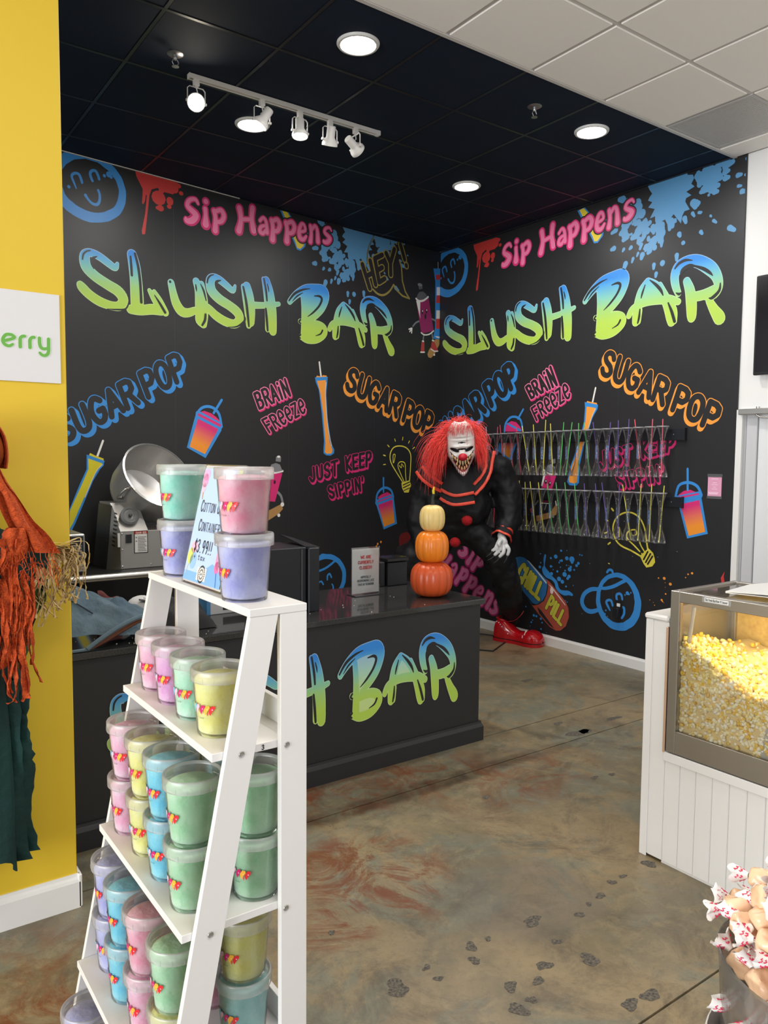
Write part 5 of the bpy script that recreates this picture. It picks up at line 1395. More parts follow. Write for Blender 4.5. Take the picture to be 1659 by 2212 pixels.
for k in range(10): lb.box(KX0+.118, KX0+.178-.006*(k % 3), 5.2974, 5.298, 1.045+k*.0105, 1.049+k*.0105)
for z in (1.135, 1.11): lb.add([(KX0+.101, 5.2974, z), (KX0+.113, 5.2974, z), (KX0+.107, 5.2974, z+.012)], [(0, 1, 2)])
lb.build('label_print', mat('label_dark', (.10, .10, .10), .6), wl, smooth=False)
sc_ = MB()
for (x, z) in ((.012, .945), (.012, 1.17), (.012, 1.06), (.21, .95), (.36, .95)): sc_.ell((KX0+x, 5.298, z), (.006, .003, .006), 10, 6)
sc_.build('screws', mat('bright_screw', (.7, .7, .7), .25, metal=.9), kt)
# the pot
R0 = .258
pc = Vector(at_y(341, 1027, 5.42)); pd = Vector((.20, -.80, .55)).normalized()
Mp = Matrix.Translation(pc) @ pd.to_track_quat('Z', 'Y').to_matrix().to_4x4()
pot = MB().lathe([(0.0, -.33), (.13, -.325), (.19, -.305), (.235, -.265), (.250, -.21), (R0, 0.0), (R0+.006, .004), (R0+.005, .012), (R0-.004, .012), (R0-.006, 0.0), (.244, -.20), (.22, -.27), (.14, -.305), (0.0, -.31)], 64, M=Mp, close=False)
pot.build('tumbling_pot', mat('pot_steel', (.56, .55, .54), .36, metal=.7), kt)
MB().lathe([(R0-.004, .004), (R0+.008, .002), (R0+.009, .012), (R0-.004, .014)], 64, M=Mp, close=False).build('pot_rim', mat('bright_rim', (.8, .8, .78), .2, metal=.9), kt)
hd = MB(); al = math.radians(205)
def onpot(a, z, o=0): return (Mp @ Vector(((R0+o)*math.cos(a), (R0+o)*math.sin(a), z)))[:]
best = min(range(360), key=lambda d: (Vector(onpot(math.radians(d), -.07))-Vector(at_y(275, 1062, 5.4))).length)
al = math.radians(best)
hd.tube([onpot(al, -.03, 0), onpot(al, -.03, .03), onpot(al, -.06, .042), onpot(al, -.12, .042), onpot(al, -.15, .03), onpot(al, -.15, 0)], .008, 10)
hd.build('handle', M_STEEL, kt)
hb = MB()
for z in (-.03, -.15): hb.ell(onpot(al, z, .002), (.016, .016, .016), 10, 8)
hb.build('handle_bracket', M_STEEL, kt)

# ------------------------------------------------------------------ white ladder shelf
M_SHELF = mat('white_shelf_board', (0.80, 0.785, 0.775), 0.38)
SX0, SX1, SYR, SYL = 0.672, 0.804, 1.393, 1.993
ls = thing('ladder_shelf', 'white A-frame ladder shelf filled with cotton candy tubs', 'shelf', (0, 0, 0))
MB().box(SX0, SX1, SYR, SYL, 1.385, 1.402, .0015).build('top_board', M_SHELF, ls, smooth=False)
def legx(z): return 0.675-0.1957*(1.386-z)
for (ya, yb) in ((SYR+.001, SYR+.016), (SYL-.016, SYL-.001)):
    m = MB(); zt, zb = 1.385, 0.0
    V = [(legx(z)+dx, y, z) for y in (ya, yb) for z, dx in ((zb, 0), (zb, .061), (zt, .062), (zt, 0))]
    m.add(V, [(0, 1, 2, 3), (7, 6, 5, 4), (0, 4, 5, 1), (1, 5, 6, 2), (2, 6, 7, 3), (3, 7, 4, 0)])
    m.build('front_leg', M_SHELF, ls, smooth=False)
    MB().box(.742, .804, ya, yb, 0, 1.385, .001).build('back_leg', M_SHELF, ls, smooth=False)
TIERS = [(1.117, .597), (.766, .531), (.425, .470), (.062, .405)]
for z, xf in TIERS:
    MB().box(xf, .803, SYR+.017, SYL-.017, z-.017, z, .001).build('shelf_board', M_SHELF, ls, smooth=False)
    MB().box(.790, .803, SYR+.017, SYL-.017, z, z+.055, .001).build('back_rail', M_SHELF, ls, smooth=False)
M_SCREW = mat('screw_steel', (.42, .41, .40), .35, metal=.8)
for (x, z) in ((.654, 1.110), (.757, 1.108), (.585, .758), (.754, .755), (.52, .417), (.755, .417)):
    for y, s in ((SYR+.001, -1), (SYL-.001, 1)):
        Ms = Matrix.Translation((x, y, z)) @ Matrix.Rotation(math.pi/2*(1 if s < 0 else -1), 4, 'X')
        MB().lathe([(0, .0016), (.0025, .0010), (.0055, .0020), (.0065, .0002), (.0065, -.001)], 14, M=Ms, close=False).build('screw', M_SCREW, ls)
nm = MB(); o = np.array([.706, SYR+.0165, 1.1035]); text_mesh(nm, '3', [o, o+[.006, 0, 0], o+[.006, 0, .009], o+[0, 0, .009]], .09)
nm.build('board_number', mat('ink_violet', srgb(90, 70, 150), .6), ls, smooth=False)

# ------------------------------------------------------------------ cotton candy tubs
TUBH = .1425
TUB_C = {'pink': (srgb(251, 171, 204), srgb(255, 212, 230)), 'rose': (srgb(249, 159, 185), srgb(255, 203, 217)), 'magenta': (srgb(231, 163, 220), srgb(243, 195, 231)), 'mint': (srgb(175, 239, 203), srgb(211, 249, 223)),
         'green': (srgb(164, 222, 175), srgb(199, 239, 204)), 'yellow': (srgb(244, 239, 134), srgb(251, 249, 179)), 'blue': (srgb(107, 207, 241), srgb(151, 227, 249)), 'violet': (srgb(171, 175, 236), srgb(199, 204, 247)), 'teal': (srgb(155, 222, 227), srgb(188, 238, 236)), 'seafoam': (srgb(150, 233, 212), srgb(193, 244, 231))}
def floss_mat(k):
    c1, c2 = TUB_C[k]
    m = mat('floss_'+k, c1, .95, spec=.1, noise=(24, c2, .35), bump=(45, 1.0))
    b = m.node_tree.nodes['Principled BSDF']                      # spun sugar lets light through
    b.inputs['Subsurface Weight'].default_value = .75; b.inputs['Subsurface Radius'].default_value = (1.0, .85, .85); b.inputs['Subsurface Scale'].default_value = .035
    return m
M_TUB = veil('tub_plastic', (.90, .91, .92), .05, rough=.12, gloss=.06)
M_LID = veil('lid_plastic', (.92, .92, .93), .34, rough=.3, gloss=.1)
q = random.Random(21)
def tub_meshes():
    sh = MB().lathe([(.044, .0015), (.0475, .0), (.049, .003), (.0575, .120), (.0585, .122)], 48, close=False)
    sh.lathe([(0.0, .0015), (.044, .0015)], 48, close=False)
    ld = MB().lathe([(.0605, .1175), (.0625, .1165), (.0630, .130), (.0630, .139), (.0615, .1420), (.0585, .1425), (.0565, .1405), (.0555, .1365), (.0545, .1363)], 56, close=False)
    lw = MB().lathe([(.0545, .1363), (.040, .1355), (.010, .1350), (.006, .1365), (0.0, .1367)], 56, close=False)
    for k in range(16):
        a = 2*math.pi*k/16
        ld.tube([(.0632*math.cos(a), .0632*math.sin(a), .118), (.0635*math.cos(a), .0635*math.sin(a), .1285)], .0005, 4)
    me_s = sh.mesh('tub', M_TUB); me_l = ld.mesh('lid', M_LID, angle=50); me_w = lw.mesh('lid_window', veil('lid_film', (.92, .92, .93), .13, rough=.2, gloss=.1), angle=50)
    fl = {}
    for k in TUB_C:
        m = MB(); n = 40
        ph = [q.uniform(0, 6.28) for _ in range(8)]
        def wob(a, z): return 1+.012*math.sin(3*a+ph[0]+40*z)+.010*math.sin(7*a+ph[1]-90*z)+.008*math.sin(11*a+ph[2]+150*z)
        prof = [(0, .003), (.030, .003), (.0455, .007)]+[(.0462+.0085*t, .010+.106*t) for t in [i/12 for i in range(13)]]+[(.051, .121), (.040, .1245), (.020, .126), (0, .1255)]
        m.lathe(prof, n, wob=lambda a, z: wob(a, z) if .009 < z < .119 else 1.0, close=False)
        fl[k] = m.mesh('floss', floss_mat(k), angle=90)
    # printed letters wrapped on the tub
    lg, bk = MB(), MB()
    def put(m, s, h, col, out=.0008):
        r = .049+(.0085*h/.117)+out; a = s/.056
        m.col = col; return (r*math.cos(a), r*math.sin(a), h)
    def para(x0, w, col, hole=None):
        lg.col = col
        pts = [(x0-.0055, .055), (x0-.0055, .0618), (x0+.001, .0705), (x0+w, .0705), (x0+w+.0005, .0655), (x0+w-.006, .0575), (x0-.002, .0495)]
        P = [put(lg, s, h, col) for s, h in pts]; lg.add(P, [tuple(range(len(P)))])
        if hole:
            P = [put(lg, x0+.003+.0016*math.cos(t*math.pi/4), .0625+.0016*math.sin(t*math.pi/4), hole, .0011) for t in range(8)]
            lg.add(P, [tuple(range(8))])
    mg, og, rd_, lb_, lp = srgb(206, 36, 112), srgb(244, 176, 60), srgb(222, 44, 52), srgb(120, 200, 232), srgb(240, 190, 214)
    for i, (c_, h_) in enumerate(((og, None), (lb_, None), (lp, None))): para(-.048+.0115*i, .008, c_)
    para(-.0105, .0085, mg, lp); para(.0015, .0085, og, srgb(250, 220, 120)); para(.0135, .0085, rd_, lp)
    lg.col = rd_; P = [put(lg, s, h, rd_, .001) for s, h in ((.0035, .0545), (.0065, .0575), (.0065, .050), (.0045, .0485))]; lg.add(P, [(0, 1, 2, 3)])
    lines, W = glyph_lines('CANDY BAR', adv=2.2)
    for L_ in lines:
        for (xa, ya), (xb, yb) in zip(L_, L_[1:]):
            dx, dy = (xb-xa), (yb-ya); n_ = math.hypot(dx, dy)+1e-9; px, py = -dy/n_*.075, dx/n_*.075
            pts = [(xa+px, ya+py), (xa-px, ya-py), (xb-px, yb-py), (xb+px, yb+py)]
            P = [put(bk, -.046+.040*x/W, .0405+.0030*y, (.03, .05, .05), .0009) for x, y in pts]; bk.add(P, [(0, 1, 2, 3)])
    me_g = lg.mesh('logo_print', mat_attr('tub_print', .4), smooth=False); me_t = bk.mesh('logo_text', mat_attr('tub_print', .4), smooth=False)
    return me_s, me_l, fl, me_g, me_t, me_w
ME_TUB, ME_LID, ME_FLOSS, ME_LOGO, ME_LTXT, ME_LWIN = tub_meshes()
def meshobj(name, me, parent):
    o = bpy.data.objects.new(name, me); COL.objects.link(o); o.parent = parent; return o
def tub(x, y, z, color, label, group):
    rz = math.radians(200+q.uniform(-13, 13))
    t = thing('candy_tub', label, 'tub', (x, y, z+.0004), rz, group)
    sh = meshobj('tub_body', ME_TUB, t); ld = meshobj('lid', ME_LID, t); meshobj('lid_window', ME_LWIN, ld); meshobj('cotton_candy', ME_FLOSS[color], t)
    meshobj('logo_print', ME_LOGO, sh); meshobj('logo_text', ME_LTXT, sh)
G0, G1, G2, G3, G4 = 'tubs on the top board', 'tubs on the second shelf', 'tubs on the third shelf', 'tubs on the fourth shelf', 'tubs on the bottom shelf'
H2 = TUBH-.003
tub(.715, 1.505, 1.402, 'violet', 'violet cotton candy tub under the rose tub, in front of the price sign', G0)
tub(.715, 1.505, 1.402+H2, 'rose', 'rose pink cotton candy tub highest on the shelf, right of the price sign', G0)
tub(.733, 1.905, 1.402, 'violet', 'violet cotton candy tub under the seafoam tub, behind the price sign', G0)
tub(.733, 1.905, 1.402+H2, 'seafoam', 'seafoam green cotton candy tub high on the shelf, left of the price sign', G0)
for x, y, c, lab in ((.675, 1.911, 'pink', 'pink cotton candy tub at the left end of the second shelf'), (.672, 1.784, 'magenta', 'magenta cotton candy tub between pink and mint tubs on the second shelf'),
                     (.669, 1.655, 'mint', 'mint cotton candy tub next to the yellow one on the second shelf'), (.667, 1.526, 'yellow', 'yellow cotton candy tub at the right end of the second shelf')):
    tub(x, y, 1.117, c, lab, G1)
for x, y, c, nm_ in ((.600, 1.911, 'pink', 'pink'), (.604, 1.782, 'yellow', 'yellow'), (.603, 1.652, 'blue', 'blue'), (.598, 1.512, 'green', 'green')):
    tub(x, y, .766, c, 'lower %s cotton candy tub in the front row of the third shelf' % nm_, G2)
    tub(x, y, .766+H2, c, 'upper %s cotton candy tub in the front row of the third shelf' % nm_, G2)
for x, y, c, nm_ in ((.725, 1.476, 'green', 'green'), (.725, 1.608, 'teal', 'teal'), (.725, 1.74, 'yellow', 'yellow')):
    tub(x, y, .766, c, 'lower %s cotton candy tub in the back row of the third shelf' % nm_, G2)
    tub(x, y, .766+H2, c, 'upper %s cotton candy tub in the back row of the third shelf' % nm_, G2)
for x, y, c, c2 in ((.556, 1.911, 'violet', 'violet'), (.549, 1.782, 'blue', 'blue'), (.553, 1.652, 'pink', 'rose'), (.557, 1.505, 'yellow', 'green')):
    tub(x, y, .425, c, 'lower %s cotton candy tub in the front row of the fourth shelf' % c, G3)
    tub(x, y, .425+H2, c2, 'upper %s cotton candy tub in the front row of the fourth shelf' % c2, G3)
for x, y, c, c2 in ((.712, 1.515, 'teal', 'yellow'), (.705, 1.655, 'rose', 'rose')):
    tub(x, y, .425, c, 'lower %s cotton candy tub in the back row of the fourth shelf' % c, G3)
    tub(x, y, .425+H2, c2, 'upper %s cotton candy tub in the back row of the fourth shelf' % c2, G3)
tub(.477, 1.911, .062, 'violet', 'bottom violet cotton candy tub at the left end of the lowest shelf', G4)
tub(.477, 1.911, .062+H2, 'violet', 'stacked violet cotton candy tub at the left end of the lowest shelf', G4)
tub(.485, 1.78, .062, 'violet', 'bottom violet cotton candy tub second from left on the lowest shelf', G4)
tub(.485, 1.78, .062+H2, 'violet', 'stacked violet cotton candy tub second from left on the lowest shelf', G4)

# price sign leaning on the top board
ps = thing('price_sign', 'pale blue cotton candy price sign in a slanted acrylic holder on the shelf top', 'sign', (0, 0, 0))
bl = np.array([.690, 1.800, 1.4035]); ex = np.array([0.02, -1, 0.0]); ex /= np.linalg.norm(ex)
tlp = at_y(447, 1003, 1.800); ey = (tlp-bl); hh = np.linalg.norm(ey); ey /= hh; nn = np.cross(ex, ey)
if nn[0] > 0: nn = -nn
wS = .216
def P3(x, y, o=0.0): return bl+ex*wS*x+ey*hh*y+nn*o
def quad_on(m, pts, o): m.add([tuple(P3(x, y, o)) for x, y in pts], [tuple(range(len(pts)))])
panel('acrylic_sheet', M_CLEAR, P3(0, 0, .002), ex, ey, wS, hh, .005, ps, nn)
panel('paper', M_PAPER, P3(0.01, 0.01, .0), ex, ey, wS*.98, hh*.98, .001, ps, nn)
M_SIGN = mat_attr('sign_print', .5, .3)
sm = MB()
sm.col = srgb(182, 206, 244); quad_on(sm, [(.025, .025), (.975, .025), (.975, .965), (.025, .965)], .0024)
def ball(cx, cy, rx, ry, col, o): sm.col = col; quad_on(sm, [(cx+rx*math.cos(t*math.pi/8), cy+ry*math.sin(t*math.pi/8)) for t in range(16)], o)
sm.col = srgb(130, 178, 228); quad_on(sm, [(.025, .025), (.975, .025), (.975, .14), (.70, .20), (.42, .10), (.025, .10)], .0026)
for cx, cy, rx, ry, col in ((.10, .91, .085, .05, srgb(240, 176, 214)), (.09, .86, .075, .06, srgb(236, 160, 206)), (.085, .80, .05, .05, srgb(240, 190, 214)), (.17, .30, .085, .05, srgb(244, 184, 208)), (.11, .22, .075, .07, srgb(206, 216, 120)), (.20, .19, .08, .07, srgb(150, 190, 232)), (.84, .25, .08, .09, srgb(240, 150, 196)), (.82, .18, .06, .05, srgb(236, 120, 180)), (.92, .9, .06, .08, srgb(206, 216, 120))): ball(cx, cy, rx, ry, col, .0028)
for a, b, c_ in (((.09, .76), (.10, .70), srgb(220, 140, 90)), ((.10, .16), (.06, .07), srgb(200, 206, 210)), ((.83, .14), (.87, .03), srgb(70, 120, 210))):
    sm.col = c_; quad_on(sm, [(a[0]-.008, a[1]), (b[0]-.008, b[1]), (b[0]+.008, b[1]), (a[0]+.008, a[1])], .0030)
sm.col = srgb(236, 234, 230); quad_on(sm, [(.37, .045), (.60, .045), (.60, .15), (.37, .15)], .0031)
def ringq(cx, cy, r1, r2, col, n=20):
    sm.col = col
    for k in range(n):
        a, b = 2*math.pi*k/n, 2*math.pi*(k+.72)/n
        quad_on(sm, [(cx+r1*math.cos(a), cy+r1*.82*math.sin(a)), (cx+r2*math.cos(a), cy+r2*.82*math.sin(a)), (cx+r2*math.cos(b), cy+r2*.82*math.sin(b)), (cx+r1*math.cos(b), cy+r1*.82*math.sin(b))], .0033)
ringq(.485, .098, .07, .088, srgb(70, 66, 62), 26); ringq(.485, .098, .035, .055, srgb(90, 84, 78), 14); ball(.485, .098, .012, .01, srgb(60, 60, 60), .0034)
sm.build('sign_print', M_SIGN, ps, smooth=False)
tx = MB()
def sline(text, x0, y0, h, w, r): text_mesh(tx, text, [P3(x0, y0, .0034), P3(x0+w, y0, .0034), P3(x0+w, y0+h, .0034), P3(x0, y0+h, .0034)], r)
def mixed(words, x0, y0, hb, hs, adv, r):
    x = x0
    for wd in words:
        for i, ch in enumerate(wd):
            h = hb if i == 0 else hs; w_ = adv*(1.15 if i == 0 else 1)*(.5 if ch == 'I' else 1)
            sline(ch, x, y0, h, w_, r); x += w_+adv*.34
        x += adv*.9
mixed(['COTTON', 'CANDY'], .13, .60, .092, .072, .047, .045); mixed(['CONTAINERS'], .17, .44, .092, .072, .047, .045)
x = .17
for ch, w_ in (('$', .05), ('3', .06), ('.', .03), ('9', .06), ('9', .06), ('!', .03), ('!', .03)): sline(ch, x, .265, .10, w_, .045); x += w_+.022
x = .20
for ch, w_ in (('+', .05), (' ', .03), ('t', .05), ('a', .05), ('x', .05)):
    if ch != ' ': sline(ch, x, .205, .042, w_, .06)
    x += w_+.016
tx.build('sign_lettering', mat('sign_ink', (.06, .06, .08), .6), ps, smooth=False)
foot = MB(); foot.add([tuple(P3(0, 0, 0)), tuple(P3(1, 0, 0)), tuple(P3(1, 0, 0)+np.array([.075, 0, 0])), tuple(P3(0, 0, 0)+np.array([.075, 0, 0])), tuple(P3(0, 0, 0)+np.array([0, 0, -.0012])), tuple(P3(1, 0, 0)+np.array([0, 0, -.0012])), tuple(P3(1, 0, 0)+np.array([.075, 0, -.0012])), tuple(P3(0, 0, 0)+np.array([.075, 0, -.0012]))],
                      [(0, 1, 2, 3), (7, 6, 5, 4), (0, 4, 5, 1), (1, 5, 6, 2), (2, 6, 7, 3), (3, 7, 4, 0)])
foot.build('acrylic_foot', M_CLEAR, ps, smooth=False)

# ------------------------------------------------------------------ popcorn case in its white cabinet
M_CAB = mat('white_cabinet_paint', (0.80, 0.785, 0.775), 0.42)
CX, CZ = 2.812, 1.045
pcab = thing('popcorn_cabinet', 'white beadboard cabinet holding the popcorn display case', 'cabinet', (0, 0, 0))
MB().box(CX, 3.40, 1.885, 1.985, 0.012, CZ-.012, .002).build('end_panel', M_CAB, pcab, smooth=False)
MB().box(CX-.012, 3.41, 1.880, 1.997, CZ-.014, CZ+.012, .008).build('cap_rail', M_CAB, pcab)
MB().box(CX-.006, CX, 1.955, 1.990, 0.0, CZ-.014, .002).build('corner_trim', M_CAB, pcab, smooth=False)
MB().box(CX+.004, 3.40, 0.75, 1.885, 0.0, .470).build('cabinet_body', M_CAB, pcab, smooth=False)
# beadboard planks: front face, plus the narrow ones beside the case
yk = 1.952; k = 0
while yk > 0.80:
    w = 0.072
    z1 = CZ-.016 if yk-w > 1.872 else .452
    m = MB(); m.box(CX-.003, CX+.006, yk-w+.0030, yk-.0008, .012, z1, .0018); m.box(CX-.003, CX+.006, yk-w, yk-w+.0022, .012, z1, .001)
    m.build('plank', M_CAB, pcab, smooth=False)
    yk -= w
MB().box(CX-.010, CX+.01, .75, 1.885, .447, .486, .002).build('ledge_rail', M_CAB, pcab, smooth=False)
pc_ = thing('popcorn_case', 'steel and glass popcorn display case with warm light, set in the white cabinet', 'display case', (0, 0, 0))
X0, X1, Y1, Y0, ZB, ZT = 2.800, 3.272, 1.872, .80, .492, 1.169
fr = MB()
fr.box(X0, X0+.03, Y1-.040, Y1, ZB, ZT, .002); fr.box(X1-.03, X1, Y1-.03, Y1, ZB, ZT, .002)
fr.box(X0, X0+.03, Y0, Y1-.04, ZT-.044, ZT, .002); fr.box(X0+.03, X1-.03, Y1-.025, Y1-.001, ZT-.040, ZT, .002); fr.box(X1-.03, X1, Y0, Y1-.03, ZT-.040, ZT, .002)
fr.box(X0+.002, X0+.012, Y0, Y1-.04, ZB, .586, .001)
fr.build('steel_frame', M_BRONZE, pc_, smooth=False)
MB().box(X0+.03, X1-.03, Y0, Y1-.025, ZB, ZB+.02).build('case_floor', M_STEEL, pc_, smooth=False)
MB().box(X1-.012, X1-.004, Y0, Y1-.03, ZB+.02, ZT-.04).build('back_panel', mat('buttery_glass', srgb(206, 164, 88), .4, noise=(60, srgb(232, 196, 110), .5)), pc_, smooth=False)
MB().box(X0-.006, X0-.001, Y1+.002, Y1+.012, ZB-.006, CZ-.03, .001).build('copper_edge', mat('copper_edge', srgb(226, 190, 160), .35, metal=.5), pc_, smooth=False)
MB().box(X0-.001, X0+.002, Y1+.002, Y1+.008, ZB, CZ-.03).build('dark_edge_gap', mat('maroon_gap', (.06, .012, .02), .6), pc_, smooth=False)
M_GLASS = veil('case_glass', (.9, .92, .92), .025, rough=.03, gloss=.12)
MB().box(X0+.008, X0+.011, Y0, Y1-.04, .586, ZT-.044).build('front_glass', M_GLASS, pc_, smooth=False)
MB().box(X0+.03, X1-.03, Y1-.014, Y1-.011, ZB+.02, ZT-.04).build('side_glass', M_GLASS, pc_, smooth=False)
tg = MB().box(X0+.03, X1-.03, Y0, Y1-.025, ZT-.012, ZT-.008); tg.build('top_glass', veil('top_glass_pane', (.6, .6, .58), .12, rough=.04, gloss=.5), pc_, smooth=False)
tubep = [tuple(at_x(1500, 1312, X0+.05)), tuple(at_x(1480, 1440, X0+.045)), tuple(at_x(1462, 1560, X0+.04)), tuple(at_x(1458, 1600, X0+.04))]
MB().tube(tubep, .0085, 12).build('clear_divider_edge', veil('divider_plastic', (.80, .86, .95), .42, rough=.1, gloss=.4), pc_)
sc2 = MB()
sc2.add([tuple(at_x(1662, 1540, X0+.03)), tuple(at_x(1648, 1600, X0+.03)), tuple(at_x(1641, 1640, X0+.03)), tuple(at_x(1700, 1668, X0+.03)), tuple(at_x(1700, 1540, X0+.03))], [(0, 1, 2, 3, 4)])
sc2.build('clear_scoop', veil('scoop_plastic', (.72, .78, .86), .55, rough=.1, gloss=.4), pc_, smooth=False)
MB().tube([(X0+.10, Y0, ZT-.03), (X0+.10, Y1-.06, ZT-.03)], .010, 10).build('lamp_tube', mat('warm_tube', (1, .9, .7), .4, emit=((1.0, .80, .45), 9.0)), pc_)
lamp('case_lamp', 'AREA', (X0+.10, 1.33, ZT-.045), 2.6, (1.0, .78, .42), .06, .9, aim=(X0+.10, 1.33, 0)).rotation_euler = (0, math.radians(-14), 0)
# flavour label
fl_ = MB(); o = at_x(1517, 1297, X0-.0005); o2 = at_x(1579, 1312, X0-.0005)
lb1 = MB().box(X0-.0012, X0-.0002, o2[1], o[1], o2[2]+.002, o2[2]+.026).build('label_tape', mat('tape_grey', (.36, .35, .34), .3), pc_, smooth=False)
MB().box(X0-.0018, X0-.0010, o2[1]+.010, o[1]-.010, o2[2]+.005, o2[2]+.022).build('label_strip', M_PAPER, lb1, smooth=False)
ex_ = np.array([0, -1.0, 0]); up = np.array([0, 0, 1.0]); yy0 = o[1]-.014; W2 = (o[1]-.014)-(o2[1]+.014); zz = o2[2]+.0095
GL.update({'l': [(0, [(.5, 0), (.5, 1)])], 'd': [(1, [(.8, .3), (.5, .66), (.15, .35), (.5, 0), (.8, .3)]), (0, [(.84, 1), (.84, 0)])], 'u': [(1, [(.15, .66), (.2, .1), (.5, 0), (.82, .2)]), (0, [(.84, .66), (.84, 0)])], 'v': [(0, [(.1, .66), (.5, 0), (.9, .66)])], 'o': [(2, [(.5, .68), (.9, .34), (.5, 0), (.1, .34)])]})
GL['e'] = [(1, [(.14, .36), (.86, .38), (.7, .64), (.4, .66), (.12, .36), (.35, .02), (.85, .14)])]
lt = MB(); a0_ = np.array([X0-.0020, yy0, zz]); text_mesh(lt, 'Salted Butter Flavor', [a0_, a0_+ex_*W2, a0_+ex_*W2+up*.0085, a0_+up*.0085], .085)
lt.build('label_lettering', mat('label_ink', (.03, .03, .03), .6), lb1, smooth=False)
# popcorn heap: a few thousand popped kernels, one loose mass
def popcorn():
    q = random.Random(33); nr = np.random.RandomState(5)
    V0, F0 = [], []
    base = MB().ell((0, 0, 0), (1, 1, 1), 7, 5); 
    bv = np.array(base.v); bf = base.f
    kinds = []
    for s in range(6):
        r = np.random.RandomState(s); lobes = r.normal(size=(5, 3)); lobes /= np.linalg.norm(lobes, axis=1)[:, None]
        sc = np.ones(len(bv))*.55
        for l in lobes: sc += .62*np.clip(bv @ l-.25, 0, None)
        kinds.append(bv*sc[:, None])
    allv, allf, allc = [], [], []
    o = 0
    def height(x, y):
        t = (Y1-y); d = x-X0
        h = max(.985-.50*t, .80+.34*max(0, t-.36))
        k = min(1, max(0, (d-.20)/.12)); k = k*k*(3-2*k)
        b = .93+.20*max(0, t-.25)
        return min(1.05, h*(1-k)+b*k+.012*math.sin(40*y)*k)
    pts = []
    n = 0
    while n < 9000:
        y = q.uniform(Y0+.1, Y1-.03); x = X0+.026+abs(q.gauss(0, .14))
        if x > X1-.04: continue
        h = height(x, y); z = ZB+.03+(h-ZB-.03)*(q.random()**.6)
        if x-X0 > .06 and z < h-.04: continue
        pts.append((x, y, min(z, h))); n += 1
    palw = [srgb(250, 240, 206), srgb(246, 232, 180), srgb(252, 246, 226), srgb(240, 214, 130), srgb(248, 238, 200), srgb(236, 196, 84)]
    pal = [srgb(244, 226, 150), srgb(250, 236, 186), srgb(240, 206, 92), srgb(250, 242, 214), srgb(236, 190, 60), srgb(246, 232, 170)]
    for (x, y, z) in pts:
        v = kinds[q.randrange(6)]*q.uniform(.0062, .0092)
        R = Matrix.Rotation(q.uniform(0, 6.28), 3, (q.gauss(0, 1), q.gauss(0, 1), q.gauss(0, 1)+.01))
        v = v @ np.array(R).T+np.array((x, y, z))
        c = pal[q.randrange(6)] if q.random() < (z-.62)/.30 else palw[q.randrange(6)]
        allv.append(v); allc += [c]*len(v)
        allf += [tuple(o+i for i in f) for f in bf]; o += len(v)
    core = MB().grid(lambda a_, b_: (X0+.034+.40*a_, Y0+.1+(Y1-.035-Y0-.1)*b_, max(ZB+.03, height(X0+.034+.40*a_, Y0+.1+(Y1-.035-Y0-.1)*b_)-.012)), 20, 30)
    core.grid(lambda a_, b_: (X0+.034, Y0+.1+(Y1-.035-Y0-.1)*b_, ZB+.022+a_*(height(X0+.034, Y0+.1+(Y1-.035-Y0-.1)*b_)-.012-ZB-.022)), 8, 30)
    cv = np.array(core.v); allv.append(cv); allc += [srgb(222, 198, 140)]*len(cv); allf += [tuple(o+i for i in f) for f in core.f]; o += len(cv)
    m = MB(); A = np.concatenate(allv); m.v = [tuple(p) for p in A.tolist()]; m.f = allf; m.c = allc
    return m
pop = popcorn().build('popcorn_heap', mat_attr('popcorn', .75, .2), angle=180)
tag(pop, 'heap of buttery popcorn filling the lit glass case', 'popcorn', kind='stuff')
bk = thing('paper_booklet', 'white folded booklet lying on the popcorn case glass top', 'booklet', (0, 0, 0))
bp_ = [at_z(1567, 1281, ZT+.002), at_z(1620, 1266, ZT+.002), at_z(1720, 1262, ZT+.002), at_z(1700, 1296, ZT+.002)]
m = MB()
for z0, z1 in ((0.0, .003), (.012, .016)):
    V = [tuple(p+np.array([0, 0, z0+(0 if z0 == 0 else -.008 if i in (0, 1) else .0)])) for i, p in enumerate(bp_)]+[tuple(p+np.array([0, 0, z1+(0 if z0 == 0 else -.008 if i in (0, 1) else .0)])) for i, p in enumerate(bp_)]
    m.add(V, [(3, 2, 1, 0), (4, 5, 6, 7), (0, 1, 5, 4), (1, 2, 6, 5), (2, 3, 7, 6), (3, 0, 4, 7)])
m.build('pages', M_PAPER, bk, smooth=False)

# ------------------------------------------------------------------ taffy bin
TB = (1.195, .50)
tbn = thing('taffy_bin', 'round clear bin of wrapped taffy set in a white drum near the popcorn cabinet', 'bin', (TB[0], TB[1], 0))
MB().lathe([(.135, .70), (.148, .72), (.160, .93), (.163, .952), (.160, .955), (.157, .948), (.146, .73), (.133, .712), (0, .712)], 56, close=False).build('clear_bin', veil('bin_plastic', (.84, .85, .86), .13, rough=.12, gloss=.3), tbn)
MB().lathe([(.150, 0), (.164, .02), (.168, .62), (.170, .76), (.176, .80), (.173, .803), (.166, .77), (.160, .68), (0, .68)], 56, close=False).build('drum', mat('white_drum', (.74, .74, .75), .3), tbn)
M_TAFFY = mat('taffy_peach', srgb(234, 190, 152), .34, noise=(30, srgb(242, 206, 174), .5), coat=.3)
M_TAFFYP = mat('taffy_pink', srgb(238, 120, 112), .38, noise=(30, srgb(246, 170, 160), .5), coat=.3)
M_WAX = mat('wax_paper_white', (.82, .80, .80), .45)
M_RINK = mat('wrapper_red_print', srgb(214, 40, 86), .5)
